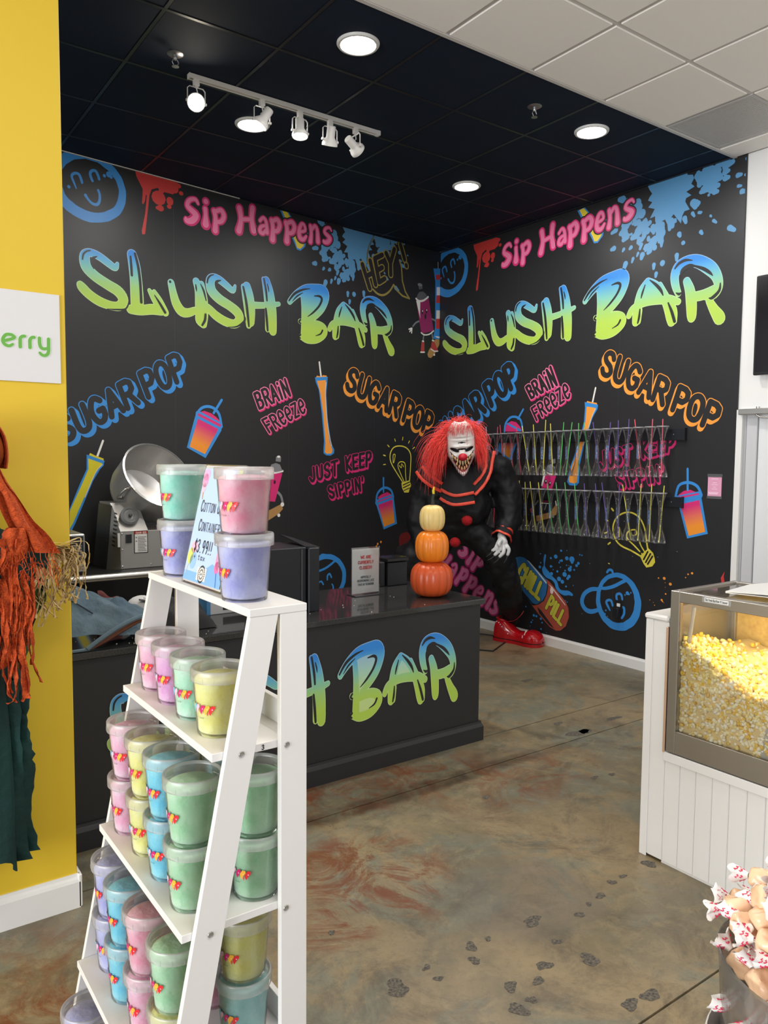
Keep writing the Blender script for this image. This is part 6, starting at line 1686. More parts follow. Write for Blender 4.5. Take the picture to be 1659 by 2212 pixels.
def taffy_meshes():
    b = MB()
    def body(s, t):
        a = 2*math.pi*s; z = -1+2*t
        e = (1-abs(z)**6)**.5 if abs(z) < 1 else 0
        r = .0150*(abs(math.cos(a))**6+abs(math.sin(a))**6)**(-1/6)*.92
        w = 1+.06*math.sin(3*a+3*z)+.035*math.sin(9*a-7*z)
        return (r*math.cos(a)*e*w, r*math.sin(a)*e*w, z*.0185)
    b.grid(body, 28, 15, wrap=True)
    W2 = []
    for s in (1, -1):
        w = MB(); rp = MB()
        fan = lambda u, t, s=s: ((.004+.0150*t)*math.cos(2*math.pi*u)*(1+.22*math.sin(10*math.pi*u+s)*t), (.004+.0075*t)*math.sin(2*math.pi*u)*(1+.3*math.sin(6*math.pi*u)*t), s*(.0165+.0035+.020*t*(1+.14*math.sin(8*math.pi*u))))
        w.grid(fan, 28, 5, wrap=True)
        for i in range(5):
            u0 = i/5+.03; 
            for dt in (.35, .6):
                P = [fan(u0+.02*k, dt+.09*math.sin(k*1.9)) for k in range(6)]
                rp.tube([(x*1.04, y*1.04, z) for x, y, z in P], .0007, 4)
        W2.append((w.mesh('wrapper_end', M_WAX, angle=80), rp.mesh('wrapper_print', M_RINK)))
    return b.mesh('taffy', M_TAFFY, angle=45), b.mesh('taffy', M_TAFFYP, angle=45), W2
TF = taffy_meshes()
q = random.Random(9); spots = []
def bin_h(r): return .985+.115*(1-(r/.16)**2)
for want, top in ((58, True), (104, False)):
    tries = 0
    while len(spots) < want and tries < 6000:
        tries += 1
        r = .150*math.sqrt(q.random()); a = q.uniform(0, 2*math.pi)
        z = bin_h(r)-q.uniform(0, .022) if top else q.uniform(.76, .95)
        if not top: r = .128
        p = (TB[0]+r*math.cos(a), TB[1]+r*math.sin(a), z)
        if all((p[0]-s[0])**2+(p[1]-s[1])**2+(p[2]-s[2])**2 > .0285**2 for s in spots): spots.append(p)
MB().lathe([(.10, .74), (.112, .94), (.085, 1.02), (.04, 1.055), (0, 1.062)], 28).build('taffy_mass', M_TAFFY, tbn)
for p in spots:
    pink = p[2] < .86 and q.random() < .55
    t = thing('taffy', 'pink taffy in white twist wrapper low inside the clear bin' if pink else 'peach taffy in red-printed white twist wrapper heaped in the clear bin', 'candy', p, group='pink taffy in the bin' if pink else 'peach taffy in the bin')
    t.rotation_euler = (q.uniform(.9, 2.2), q.uniform(-.5, .5), q.uniform(0, 6.28)); sc = q.uniform(1.0, 1.18); t.scale = (sc, sc, sc)
    meshobj('taffy_body', TF[1 if pink else 0], t); 
    for me_w, me_p in TF[2]:
        w = meshobj('wrapper_end', me_w, t); meshobj('wrapper_print', me_p, w)['kind'] = 'stuff'

# ------------------------------------------------------------------ hanging yard cups on two rails
rails = []
for nm_, z0, z1, u1, lab in (('upper', 1.849, 1.940, 2.935, 'upper black wall rail with the hanging yard cups'), ('lower', 1.338, 1.417, 2.930, 'lower black wall rail with the hanging yard cups')):
    t = thing('cup_rail', lab, 'rail', (0, 0, 0))
    MB().box(XR-.030, XR-.0015, YC-u1, YC-.72, z0, z1, .002).build('rail_board', M_BLACKM, t, smooth=False)
    MB().box(XR-.034, XR-.0012, YC-u1-.006, YC-u1, z0-.004, z1+.004, .001).build('end_cap', M_BLACK, t, smooth=False)
    m = MB(); s = MB()
    u = .80
    while u < 2.84:
        m.box(XR-.062, XR-.030, YC-u-.006, YC-u+.006, z1-.022, z1-.012); s.ell((XR-.031, YC-u-.02, (z0+z1)/2), (.002, .004, .004), 8, 6); u += .1013
    tag(m.build('pegs', M_BLACK, t, smooth=False), kind='stuff'); tag(s.build('screw_heads', M_SCREW, t), kind='stuff')
M_CUP = veil('cup_plastic', (.75, .78, .80), .02, rough=.06, gloss=.05)
M_CUPLID = veil('cup_lid', (.74, .74, .77), .55, rough=.3, gloss=.2)
CUPH = .395
cup = MB().lathe([(0, .004), (.030, .002), (.046, .006), (.047, .014), (.042, .045), (.030, .085), (.0185, .110), (.0155, .150), (.0150, .250), (.0165, .285), (.024, .325), (.034, .360), (.043, .388)], 28, close=False)
cl_ = MB().lathe([(0, .390), (.030, .389), (.042, .387), (.0465, .388), (.0472, .3925), (.0465, .396), (.043, .397), (.030, .394), (0, .394)], 32, close=False)
ME_CUP, ME_CLID = cup.mesh('cup_body', M_CUP, angle=60), cl_.mesh('lid', M_CUPLID)
hl = MB()
hl.tube([(-.030, -.028, .012), (-.018, -.036, .030), (-.012, -.024, .075)], [.0030, .0026, .001], 6); hl.tube([(-.012, -.010, .31), (-.011, -.011, .345)], .002, 6)
lt_ = MB()
lines, W = glyph_lines('SLUSH BAR')
for L_ in lines:
    for (xa, ya), (xb, yb) in zip(L_, L_[1:]):
        P = []
        dx, dy = xb-xa, yb-ya; n_ = math.hypot(dx, dy)+1e-9; px, py = -dy/n_*.10, dx/n_*.10
        for x, y in ((xa+px, ya+py), (xa-px, ya-py), (xb-px, yb-py), (xb+px, yb+py)):
            h = .255-.105*x/W; s = (y-.5)*.016
            P.append((-.0158*math.cos(s/.0155), -.0158*math.sin(s/.0155)*1.0, h))
        lt_.add(P, [(0, 1, 2, 3)])
ME_CTXT = lt_.mesh('cup_lettering', mat('cup_blue_print', srgb(72, 120, 190), .5), smooth=False)
ME_CTXTK = lt_.mesh('cup_lettering', mat('cup_black_print', (.01, .012, .01), .5), smooth=False)
STRAW = {'light blue': srgb(150, 178, 214), 'red': srgb(206, 70, 96), 'yellow': srgb(232, 224, 92), 'green': srgb(92, 200, 104), 'purple': srgb(104, 84, 160), 'pink': srgb(238, 92, 116)}
ORD = ['first', 'second', 'third', 'fourth', 'fifth', 'sixth', 'seventh', 'eighth', 'ninth', 'tenth', 'eleventh', 'twelfth', 'thirteenth', 'fourteenth', 'fifteenth', 'sixteenth', 'seventeenth', 'eighteenth', 'nineteenth', 'twentieth']
UP = [(1057, 'light blue', (1050, 922), (1056, 972)), (1073, 'red', (1075, 922), (1073, 973)), (1090, 'red', (1080, 918), (1090, 985)), (1106, 'red', (1102, 935), (1108, 1022)), (1121, 'red', (1115, 920), (1125, 1022)),
      (1140, 'yellow', (1128, 920), (1147, 1024)), (1155, 'yellow', (1152, 917), (1161, 1025)), (1172, 'yellow', (1179, 907), (1173, 1019)), (1190, 'yellow', (1189, 915), (1195, 1023)), (1209, 'green', (1218, 912), (1209, 1025)),
      (1226, 'green', (1236, 912), (1222, 1025)), (1248, 'green', (1250, 914), (1249, 1026)), (1270, 'green', (1262, 912), (1274, 1028)), (1291, 'purple', (1281, 912), (1296, 1024)), (1312, 'purple', (1319, 912), (1311, 1025)),
      (1333, 'purple', (1336, 908), (1334, 1024)), (1356, 'purple', (1359, 905), (1353, 1023)), (1381, 'pink', (1371, 906), (1388, 1028)), (1406, 'pink', (1410, 905), (1402, 1028)), (1432, 'pink', (1432, 905), (1428, 1029))]
LO = [(1120, 'yellow', (1122, 1038), (1118, 1143)), (1136, 'yellow', (1134, 1041), (1138, 1146)), (1153, 'yellow', (1145, 1040), (1160, 1145)), (1170, 'yellow', (1163, 1042), (1177, 1148)), (1190, 'green', (1182, 1045), (1196, 1151)),
      (1208, 'green', (1201, 1042), (1213, 1152)), (1226, 'green', (1220, 1042), (1232, 1153)), (1246, 'green', (1241, 1044), (1252, 1154)), (1266, 'purple', (1262, 1044), (1268, 1156)), (1292, 'purple', (1286, 1044), (1293, 1160)),
      (1313, 'purple', (1300, 1042), (1315, 1159)), (1336, 'purple', (1338, 1046), (1335, 1149)), (1358, 'yellow', (1345, 1047), (1367, 1168)), (1382, 'yellow', (1385, 1045), (1378, 1168)), (1404, 'yellow', (1408, 1046), (1402, 1170)), (1428, 'yellow', (1435, 1049), (1423, 1176))]
LO0 = [(1062, 'red', (1069, 1076), (1071, 1098))]
CXW = XR-.095
def hang(lst, yrim, zoff, where, start=0, twist=1):
    q = random.Random(len(lst))
    for i, (px, col, st, sb) in enumerate(lst):
        p = at_x(px, yrim(px), CXW)
        zb = p[2]-CUPH+zoff
        dy = 0
        t = thing('yard_cup', '%s clear yard cup from the left on the %s rail, with %s straw' % (ORD[i+start], where, col), 'cup', (CXW, p[1], zb), group='yard cups on the %s rail' % where)
        o = bpy.data.objects.new('cup_body', ME_CUP); COL.objects.link(o); o.parent = t
        o2 = bpy.data.objects.new('cup_lettering', ME_CTXT if not (where == 'lower' and i+start in (6, 7, 16)) else ME_CTXTK); COL.objects.link(o2); o2.parent = o; o2.rotation_euler = (0, 0, q.uniform(-.5, .9))
        o3 = bpy.data.objects.new('lid', ME_CLID); COL.objects.link(o3); o3.parent = t
        a, b = at_x(st[0], st[1], CXW), at_x(sb[0], sb[1], CXW)
        ya, yb = a[1]-p[1], max(-.034, min(.034, b[1]-p[1]))
        za = a[2]-zb; zbm = .010 if b[2]-zb < .12 else .010
        # the straw bends softly through the narrow neck
        mid = max(-.009, min(.009, ya+(yb-ya)*(.72)))
        yl = max(-.040, min(.040, ya*.8+mid*.2))
        m = MB().tube([(0, ya, za), (0, ya+(yb-ya)*max(0, (za-.392))/(za-zbm), .392), (0, ya+(yb-ya)*(za-.2)/(za-zbm), .2), (0, yb, zbm)], .0036, 8)
        m.build('straw', mat('straw_'+col, STRAW[col], .4), t)
hang(UP, lambda px: 938-(px-1050)*.046, 0.0, 'upper')
hang(LO0, lambda px: 1052, 0.0, 'lower', 0)
hang(LO, lambda px: 1054+(px-1120)*.034, 0.0, 'lower', 1)

# ------------------------------------------------------------------ shop sign on the yellow wall
ss = thing('berry_sign', 'white panel with green rounded letters erry on the yellow wall', 'sign', (0, 0, 0))
a0, a1 = at_y(127, 639, YW), at_y(130, 829, YW)
MB().box(-.35, a0[0], YW-.006, YW-.001, a1[2], a0[2]+.001, .0005).build('panel', mat('sign_panel_white', (.74, .735, .75), .5), ss, smooth=False)
TS = Trace(0, 600, 8.85, lambda X, Y: (lambda p: (p[0], p[2]))(at_y(X, Y, YW-.006)))
WALLS['sign'] = (np.array([0, YW-.0062, 0]), np.array([1.0, 0, 0]), np.array([0, -1.0, 0]))
a = Art('sign'); GRN = srgb(108, 176, 76)
halo = srgb(226, 240, 220)
LET = [catmull(TS([(75, 1205, 32), (270, 1150, 30), (235, 1100, 31), (190, 1085, 32), (120, 1085, 32), (70, 1130, 32), (50, 1190, 32), (70, 1250, 32), (120, 1290, 32), (185, 1300, 30), (240, 1270, 26)]), 4),
       TS([(385, 1320, 33), (382, 1180, 33)]), catmull(TS([(382, 1200, 33), (390, 1150, 32), (430, 1118, 31), (468, 1118, 31)]), 4),
       TS([(572, 1335, 33), (568, 1200, 33)]), catmull(TS([(568, 1220, 33), (580, 1170, 32), (615, 1140, 31), (650, 1140, 31)]), 4),
       catmull(TS([(752, 1155, 33), (755, 1250, 33), (780, 1330, 33), (840, 1362, 31), (900, 1350, 28)]), 4), TS([(925, 1175, 33), (928, 1380, 33)]),
       catmull(TS([(928, 1380, 33), (915, 1450, 33), (860, 1488, 31), (800, 1475, 30), (760, 1435, 26)]), 4)]
for P in LET: a.stroke(P, halo, m=1.25, layer=False)
a.k += 1
for P in LET: a.stroke(P, GRN, m=.98, layer=False)
a.build('green_letters', ss)

# ------------------------------------------------------------------ hanging scarecrow on the yellow wall
scw = thing('scarecrow', 'hanging pumpkin-headed scarecrow in orange gauze and dark green robe on the yellow wall', 'halloween prop', (.33, 2.84, 0))
def sx(x): return x-.33
def sy(y): return y-2.84
hd_ = MB()
hd_.ell((.02, -.02, 1.715), (.125, .105, .125), 40, 22, fn=lambda d: (1-.05*abs(math.cos(6*math.atan2(d[1], d[0])))**6)*(1 if d[2] > -.2 else 1-.15*(-d[2]-.2)))
hd_.build('pumpkin_head', mat('head_orange', srgb(196, 96, 40), .55, noise=(14, srgb(120, 56, 26), .6)), scw, angle=70)
ft = MB()
def face_patch(pts):                              # cut-out openings, laid on the curved front of the head
    P = []
    for (x, z) in pts:
        k = max(.05, 1-(x/.125)**2-((z-1.715)/.125)**2); P.append((.02+x, -.02-.105*math.sqrt(k)-.004, z))
    n = len(P); c_ = tuple(sum(p[i] for p in P)/n for i in range(3))
    ft.add([(p[0], p[1], p[2]) for p in P]+[(p[0], p[1]+.012, p[2]) for p in P], [tuple(range(n)), tuple(range(n, 2*n))[::-1]]+[(i, n+i, n+(i+1) % n, (i+1) % n) for i in range(n)])
for s_ in (1, -1): face_patch([(s_*.022, 1.735), (s_*.050, 1.732), (s_*.082, 1.750), (s_*.088, 1.775), (s_*.060, 1.768), (s_*.036, 1.755)][::s_])
face_patch([(-.085, 1.680), (-.06, 1.665), (-.03, 1.672), (0, 1.660), (.03, 1.672), (.06, 1.665), (.085, 1.680), (.065, 1.640), (.04, 1.630), (.02, 1.640), (-.01, 1.626), (-.04, 1.632), (-.068, 1.642)])
face_patch([(-.012, 1.695), (.012, 1.695), (0, 1.718)])
ft.build('face_openings', mat('scare_black', (.02, .012, .01), .7), scw, smooth=False)
# green robe: a closed draped tube with folds and a ragged hem
def robe(s, t):
    a = 2*math.pi*s
    w = .125+.035*(1-t)-.015*math.sin(3*t)
    if t > .80: w = .150-.075*((t-.80)/.20)
    fold = 1+.10*math.sin(7*a+3*t)+.05*math.sin(13*a-9*t)
    z = .31+1.31*t
    if t < .02: z += .03*math.sin(5*a)
    return (.0+w*math.cos(a)*fold+.02*math.sin(4*t), -.01+.075*math.sin(a)*fold, z)
M_ROBE = mat('robe_green', srgb(16, 62, 58), .8, noise=(6, srgb(10, 40, 40), .6), bump=(40, .5))
MB().grid(robe, 64, 30, wrap=True).build('robe', M_ROBE, scw, angle=80)
M_OLIVE = mat('thin_green_gauze', srgb(70, 84, 26), .8, noise=(10, srgb(30, 66, 40), .5))
def strip(m, pts, w0, w1, th=.004, seed=0):
    q = random.Random(seed); P = catmull(pts, 5); n = len(P)
    V = []; Fs = []
    for i, p in enumerate(P):
        t = i/(n-1); w = (w0*(1-t)+w1*t)*q.uniform(.75, 1.2)
        for s, o in ((-1, 0), (1, 0), (1, th), (-1, th)): V.append((p[0]+s*w+q.uniform(-.003, .003), p[1]+o+.01*math.sin(9*t+s), p[2]))
    for i in range(n-1):
        for k in range(4): Fs.append((i*4+k, i*4+(k+1) % 4, (i+1)*4+(k+1) % 4, (i+1)*4+k))
    Fs += [(3, 2, 1, 0), tuple((n-1)*4+k for k in range(4))]
    m.add(V, Fs)
ts = MB()
strip(ts, [(.155, -.02, .99), (.185, -.03, .90), (.17, -.03, .80), (.185, -.04, .70), (.19, -.03, .60), (.175, -.03, .48), (.20, -.02, .33)], .018, .026, seed=3)
strip(ts, [(.15, -.05, .95), (.145, -.05, .75), (.155, -.04, .55), (.165, -.03, .31)], .02, .03, seed=4)
ts.build('torn_strips', M_ROBE, scw, angle=80)
# sleeve reaching right, with its wide gauze drop
sv = MB()
def sleeve(s, t):
    a = 2*math.pi*s
    c = (.10+.16*t, -.03, 1.40-.06*t)
    r = .055+.012*math.sin(5*a+4*t)
    return (c[0]+.2*r*math.cos(a), c[1]+r*math.sin(a)*.8, c[2]+r*math.cos(a))
sv.grid(sleeve, 28, 8, wrap=True)
sv.grid(lambda s, t: (.165+.085*t+.02*math.sin(9*s)*s, -.035+.015*math.sin(7*s+5*t), 1.37-.02*t-(.36*(1-.55*t))*s-.03*math.sin(3*t)*s+(.10*t*s*s)), 14, 12)
sv2 = MB().add([(.04-x, y, z) for x, y, z in sv.v], [f[::-1] for f in sv.f])
for s_ in (sv, sv2): tag(s_.build('sleeve', M_ROBE, scw, angle=80), kind='stuff')
gz = MB()
gz.grid(lambda s, t: (.150+.105*t*(1-.55*s)+.010*math.sin(8*s), -.055+.012*math.sin(9*s+4*t), 1.30-.06*t-.32*s*(1-.45*t)), 14, 10)
gz.build('gauze_drop', M_OLIVE, scw, angle=80)
# orange gauze shawl from the head over the shoulder, ending in strings
M_GAUZE = mat('orange_gauze', srgb(224, 92, 34), .9, noise=(60, srgb(170, 62, 26), .5), bump=(160, 1.0))
sh = MB()
sh.grid(lambda s, t: (.07+.075*math.sin(math.pi*.5*min(1, s*1.2))-.03*(1-s)+.145*s**2.2*(.4+.6*t)-.05*(1-t)+.006*math.sin(31*t+9*s), -.12+.02*math.sin(9*t)-.02*math.sin(math.pi*s)+.09*t*(1-s), 1.84-.44*s-.02*t*s+.006*math.sin(23*s)), 22, 16)
sh.grid(lambda s, t: (.125+.02*math.sin(9*t)+.05*t*(1-s*.8)+.012*math.sin(17*s+6*t)-.02*s, -.13+.02*math.sin(13*t+8*s), 1.47-.10*t*0-.46*s*(.75+.25*math.sin(7*t+1))), 22, 14)
half = [(v, f) for v, f in [(list(sh.v), list(sh.f))]][0]
sh.add([(.04-x, y, z) for x, y, z in half[0]], [f[::-1] for f in half[1]])
def hood(s, t):                                   # gauze drawn over the crown and down both sides of the face
    a = math.pi*(-.12+1.24*s); e = math.pi*(.02+.56*t)
    return (.02+(.134+.01*math.sin(9*a))*math.sin(e)*math.cos(a), -.02+.118*math.sin(e)*math.sin(a), 1.722+.135*math.cos(e)-.10*max(0, t-.7))
sh.grid(hood, 30, 16)
sh.build('shawl', M_GAUZE, scw, angle=80)
st = MB(); q = random.Random(8)
for k in range(26):
    x = q.uniform(.08, .20); z = q.uniform(1.12, 1.45); L = q.uniform(.12, .42)
    strip(st, [(x, -.15, z), (x+q.uniform(-.012, .012), -.15, z-L*.35), (x+q.uniform(-.02, .02), -.145, z-L*.7), (x+q.uniform(-.02, .025), -.14, max(.90, z-L))], q.uniform(.003, .008), q.uniform(.002, .005), .003, seed=k)
strip(st, [(.15, -.15, 1.25), (.155, -.15, 1.12), (.165, -.15, 1.0), (.172, -.15, .91)], .012, .009, .006, seed=77)
strip(st, [(.11, -.15, 1.25), (.115, -.15, 1.12), (.13, -.15, 1.04)], .010, .006, .006, seed=78)
for k in range(50):
    x = q.uniform(.06, .27); z = 1.40+q.uniform(-.03, .05)-(x-.06)*.2
    st.tube([(x, -.14, z), (x+q.uniform(-.015, .02), -.155, z-q.uniform(.01, .05)), (x+q.uniform(-.02, .03), -.15, z-q.uniform(.03, .09))], .0011, 4)
tag(st.build('gauze_strings', M_GAUZE, scw, angle=80), kind='stuff')
rf = MB()
for k in range(60):
    a = q.gauss(-.7, .5); L = q.uniform(.07, .17)
    x0, z0 = .255+q.uniform(-.012, .012), 1.395+q.uniform(-.012, .012)
    x1, z1 = x0+L*.75*math.cos(a)+.02, z0+L*.5*math.sin(a)
    dr = q.uniform(.03, .17)
    strip(rf, [(x0, -.05+q.uniform(-.015, .015), z0), (x0+(x1-x0)*.55, -.06, z0+(z1-z0)*.35), (x1, -.06+q.uniform(-.02, .02), z1), (x1+q.uniform(-.05, .02), -.055, z1-dr*.6), (x1+q.uniform(-.07, .02), -.05, z1-dr)], q.uniform(.0015, .005), .0012, .0015, seed=100+k)
for k in range(14):
    st_ = [(.25, -.055, 1.39), (.245+q.uniform(-.02, .03), -.07, 1.33), (.235+q.uniform(-.03, .07), -.07, 1.24), (.25+q.uniform(-.03, .06), -.06, 1.20-q.uniform(0, .08))]
    strip(rf, st_, .003, .0015, .0015, seed=200+k)
tag(rf.build('raffia_hand', mat('raffia', srgb(218, 192, 140), .7), scw, angle=80), kind='stuff')

# ------------------------------------------------------------------ clown figure crouching in the corner
CA = math.radians(41.0); CD = 6.9
clown = thing('clown_figure', 'crouching life-size clown prop with red hair, fanged white mask and black robe', 'halloween prop', (CD*math.sin(CA), CD*math.cos(CA), 0), -CA)
def cl(px, py, Y=0.0):
    k = (CD+Y)/1680.0
    return ((px-985)*k, Y, 1.708-(py-987.5)*k)
M_CLOTH = mat('black_robe_cloth', (.0078, .0078, .0098), .55, spec=.35, bump=(16, .5))
bd = MB()
def chain(m, pts, n=20, flat=1.0, up=None):
    P = [(*p[0], p[1]) for p in pts]; P = catmull(P, 5)
    m.tube([p[:3] for p in P], [p[3] for p in P], n, flat=flat, up=up)
    for e in (P[0], P[-1]): m.ell(e[:3], (e[3], e[3], e[3]), 16, 10)
bd.ell(cl(990, 1040, -.08), (.30, .19, .20), 28, 18)
bd.ell(cl(982, 1090, -.05), (.33, .20, .22), 28, 18)
bd.ell(cl(968, 1128, .02), (.29, .20, .16), 28, 18)
bd.ell(cl(950, 1150, .05), (.24, .20, .11), 24, 14)
chain(bd, [(cl(935, 1035, -.04), .13), (cl(1000, 1010, -.10), .16), (cl(1070, 1012, -.04), .13)])
chain(bd, [(cl(1000, 1000, -.16), .14), (cl(998, 985, -.24), .11)])
chain(bd, [(cl(930, 1030, -.03), .125), (cl(912, 1085, -.02), .125), (cl(908, 1145, -.06), .11), (cl(922, 1190, -.16), .08)])
chain(bd, [(cl(1072, 1015, -.02), .13), (cl(1092, 1060, .0), .125), (cl(1098, 1110, -.04), .12), (cl(1092, 1138, -.10), .10), (cl(1087, 1152, -.14), .075)])
chain(bd, [(cl(985, 1142, .04), .13), (cl(1038, 1160, -.02), .125), (cl(1083, 1208, .0), .14), (cl(1099, 1265, .12), .125), (cl(1106, 1310, .26), .105), (cl(1108, 1334, .34), .080)])
chain(bd, [(cl(940, 1170, .04), .16), (cl(898, 1200, -.02), .15), (cl(872, 1240, .0), .14), (cl(874, 1290, .08), .12), (cl(878, 1335, .16), .09)])
body = bd.build('robe', M_CLOTH, clown, angle=180)
rm = body.modifiers.new('one_skin', 'REMESH'); rm.mode = 'VOXEL'; rm.voxel_size = .016; rm.use_smooth_shade = True
sm_ = body.modifiers.new('soften', 'SMOOTH'); sm_.factor = .5; sm_.iterations = 8
tx_ = bpy.data.textures.new('folds', 'CLOUDS'); tx_.noise_scale = .16; tx_.noise_depth = 2
dm = body.modifiers.new('folds', 'DISPLACE'); dm.texture = tx_; dm.strength = .075; dm.mid_level = .5
M_RIB = mat('red_satin_ribbon', srgb(222, 72, 52), .35, bump=(60, .3))
# collar: three overlapping cloth panels edged with two ribbons each
def sheet(m, rows, nu=10, th=.006):
    R = [catmull(r, 6) for r in rows]; n = min(len(r) for r in R); V, Fs = [], []
    for o in (0, th):
        for r in R:
            for p in r[:n]: V.append((p[0], p[1]+o, p[2]))
    k = len(R); N = k*n
    for s in (0, 1):
        for j in range(k-1):
            for i in range(n-1):
                f = (s*N+j*n+i, s*N+j*n+i+1, s*N+(j+1)*n+i+1, s*N+(j+1)*n+i); Fs.append(f if s else f[::-1])
    ring = [i for i in range(n)]+[j*n+n-1 for j in range(1, k)]+[(k-1)*n+i for i in range(n-2, -1, -1)]+[j*n for j in range(k-2, 0, -1)]
    for a, b in zip(ring, ring[1:]+ring[:1]): Fs.append((a, b, N+b, N+a))
    m.add(V, Fs)
pan = MB()
YF = -.36
sheet(pan, [[cl(966, 1000, -.25), cl(993, 1003, -.29), cl(1020, 1000, -.25)], [cl(958, 1035, -.31), cl(988, 1042, YF), cl(1022, 1038, -.33)], [cl(951, 1064, -.31), cl(985, 1075, YF), cl(1023, 1070, -.34)], [cl(949, 1078, -.31), cl(984, 1092, YF), cl(1025, 1087, -.34)]])
sheet(pan, [[cl(940, 985, -.18), cl(958, 1000, -.24), cl(968, 1010, -.27)], [cl(920, 1000, -.17), cl(938, 1025, -.24), cl(962, 1042, -.30)], [cl(897, 1018, -.13), cl(920, 1046, -.23), cl(953, 1064, -.33)]])
sheet(pan, [[cl(1038, 972, -.20), cl(1030, 995, -.25), cl(1020, 1010, -.28)], [cl(1050, 970, -.17), cl(1044, 1015, -.25), cl(1021, 1042, -.32)], [cl(1067, 973, -.13), cl(1055, 1028, -.24), cl(1024, 1070, -.36)]])
pan.build('collar', mat('collar_cloth', (.021, .021, .024), .7, spec=.3, bump=(14, .2)), clown, angle=60)
rb = MB()
def ribbon(pts, r=.0135):
    P = catmull(pts, 8); q = random.Random(len(P)*7)
    rb.tube([(p[0], p[1]-.012, p[2]) for p in P], [r*q.uniform(.85, 1.05) for _ in P], 8, flat=.32, up=(0, 1, 0))
ribbon([cl(951, 1057, -.315), cl(968, 1066, -.345), cl(987, 1070, YF-.002), cl(1023, 1063, -.345)]); ribbon([cl(950, 1076, -.315), cl(965, 1085, -.345), cl(985, 1090, YF-.002), cl(1025, 1084, -.345)])
ribbon([cl(898, 1019, -.14), cl(910, 1035, -.20), cl(930, 1050, -.265), cl(953, 1062, -.335)]); ribbon([cl(911, 1008, -.165), cl(922, 1022, -.21), cl(938, 1034, -.26), cl(955, 1045, -.31)])
ribbon([cl(1065, 974, -.14), cl(1061, 995, -.18), cl(1057, 1020, -.235), cl(1045, 1045, -.30), cl(1025, 1068, -.365)]); ribbon([cl(1047, 972, -.18), cl(1047, 995, -.215), cl(1047, 1010, -.24), cl(1038, 1028, -.28), cl(1022, 1046, -.325)])
rb.build('collar_ribbons', M_RIB, clown, angle=60)
pm_ = mat('red_pompom', srgb(196, 24, 34), .9, bump=(150, 1.0), noise=(90, srgb(150, 12, 22), .5))
for px, py, Y in ((1009, 1124, -.30), (984, 1172, -.24)):
    q = random.Random(px)
    MB().ell(cl(px, py, Y), (.046, .044, .042), 26, 18, fn=lambda d: 1+.06*math.sin(9*d[0]+3*d[2])*math.sin(8*d[1]-4*d[2])+q.uniform(-.035, .035)).build('pompom', pm_, clown, angle=180)
# cuffs with ribbons
cu = MB(); cr_ = MB()
ca, cb_ = Vector(cl(1092, 1140, -.12)), Vector(cl(1084, 1160, -.17)); cd = (cb_-ca).normalized()
Mc = Matrix.Translation(ca) @ cd.to_track_quat('Z', 'Y').to_matrix().to_4x4()
cu.lathe([(.055, -.02), (.070, .0), (.074, .03), (.080, .07), (.084, .10), (.078, .10), (.066, .04)], 28, M=Mc, close=False, wob=lambda a, z: 1+.09*math.sin(5*a)*max(0, z)*10)
for z, r in ((.022, .076), (.088, .087)): cr_.lathe([(r-.002, z-.010), (r+.003, z-.008), (r+.003, z+.008), (r-.002, z+.010)], 28, M=Mc, close=False, wob=lambda a, zz: 1+.09*math.sin(5*a)*max(0, zz)*10)
cu.build('cuff', mat('cuff_cloth', (.012, .012, .014), .7, spec=.3), clown, angle=70); cr_.build('cuff_ribbons', M_RIB, clown)
# gloved hand, fingers bent, thumb at the side
hn = MB(); Yh = -.20
def hp(x, y, Y=Yh): return cl(1000+x/11.85, 1130+y/11.85, Y)
chain(hn, [(hp(985, 300, -.18), .034), (hp(1010, 400, -.20), .038), (hp(1030, 480, -.215), .042)], 14)
hn.ell(hp(990, 480, -.215), (.040, .022, .045), 14, 10); hn.ell(hp(1050, 500, -.215), (.036, .022, .045), 14, 10)
for f in ([(910, 500, -.22, .019), (870, 590, -.24, .0175), (835, 650, -.25, .016), (775, 690, -.255, .0145)], [(955, 550, -.23, .0195), (945, 640, -.26, .018), (910, 720, -.27, .017), (835, 795, -.275, .0145)],
          [(1035, 560, -.235, .0195), (1055, 660, -.27, .018), (1040, 750, -.28, .017), (960, 840, -.285, .0145)], [(1100, 530, -.225, .019), (1165, 620, -.25, .0175), (1185, 690, -.255, .0165), (1155, 790, -.26, .014)],
          [(1000, 430, -.235, .018), (950, 470, -.275, .0165), (925, 520, -.295, .0155), (935, 560, -.30, .013)]):
    chain(hn, [(hp(x, y, Y), r) for x, y, Y, r in f], 12)
hob = hn.build('gloved_hand', mat('white_glove', (.74, .74, .74), .55, noise=(60, (.52, .52, .53), .5), bump=(120, .4)), clown, angle=180)
rmh = hob.modifiers.new('one_skin', 'REMESH'); rmh.mode = 'VOXEL'; rmh.voxel_size = .0042; rmh.use_smooth_shade = True
smh = hob.modifiers.new('soften', 'SMOOTH'); smh.factor = .5; smh.iterations = 3
cw = MB()
for a, b in (((775, 700), (608, 862)), ((835, 810), (650, 945)), ((960, 860), (810, 1015)), ((1160, 800), (1062, 1015))):
    m_ = ((a[0]+b[0])/2+8, (a[1]+b[1])/2+10); cw.tube([hp(*a, -.265), hp(*m_, -.27), hp(*b, -.275)], [.004, .003, .0015], 6)
cw.build('thin_claws', mat('dark_claw', (.06, .06, .065), .35), clown)
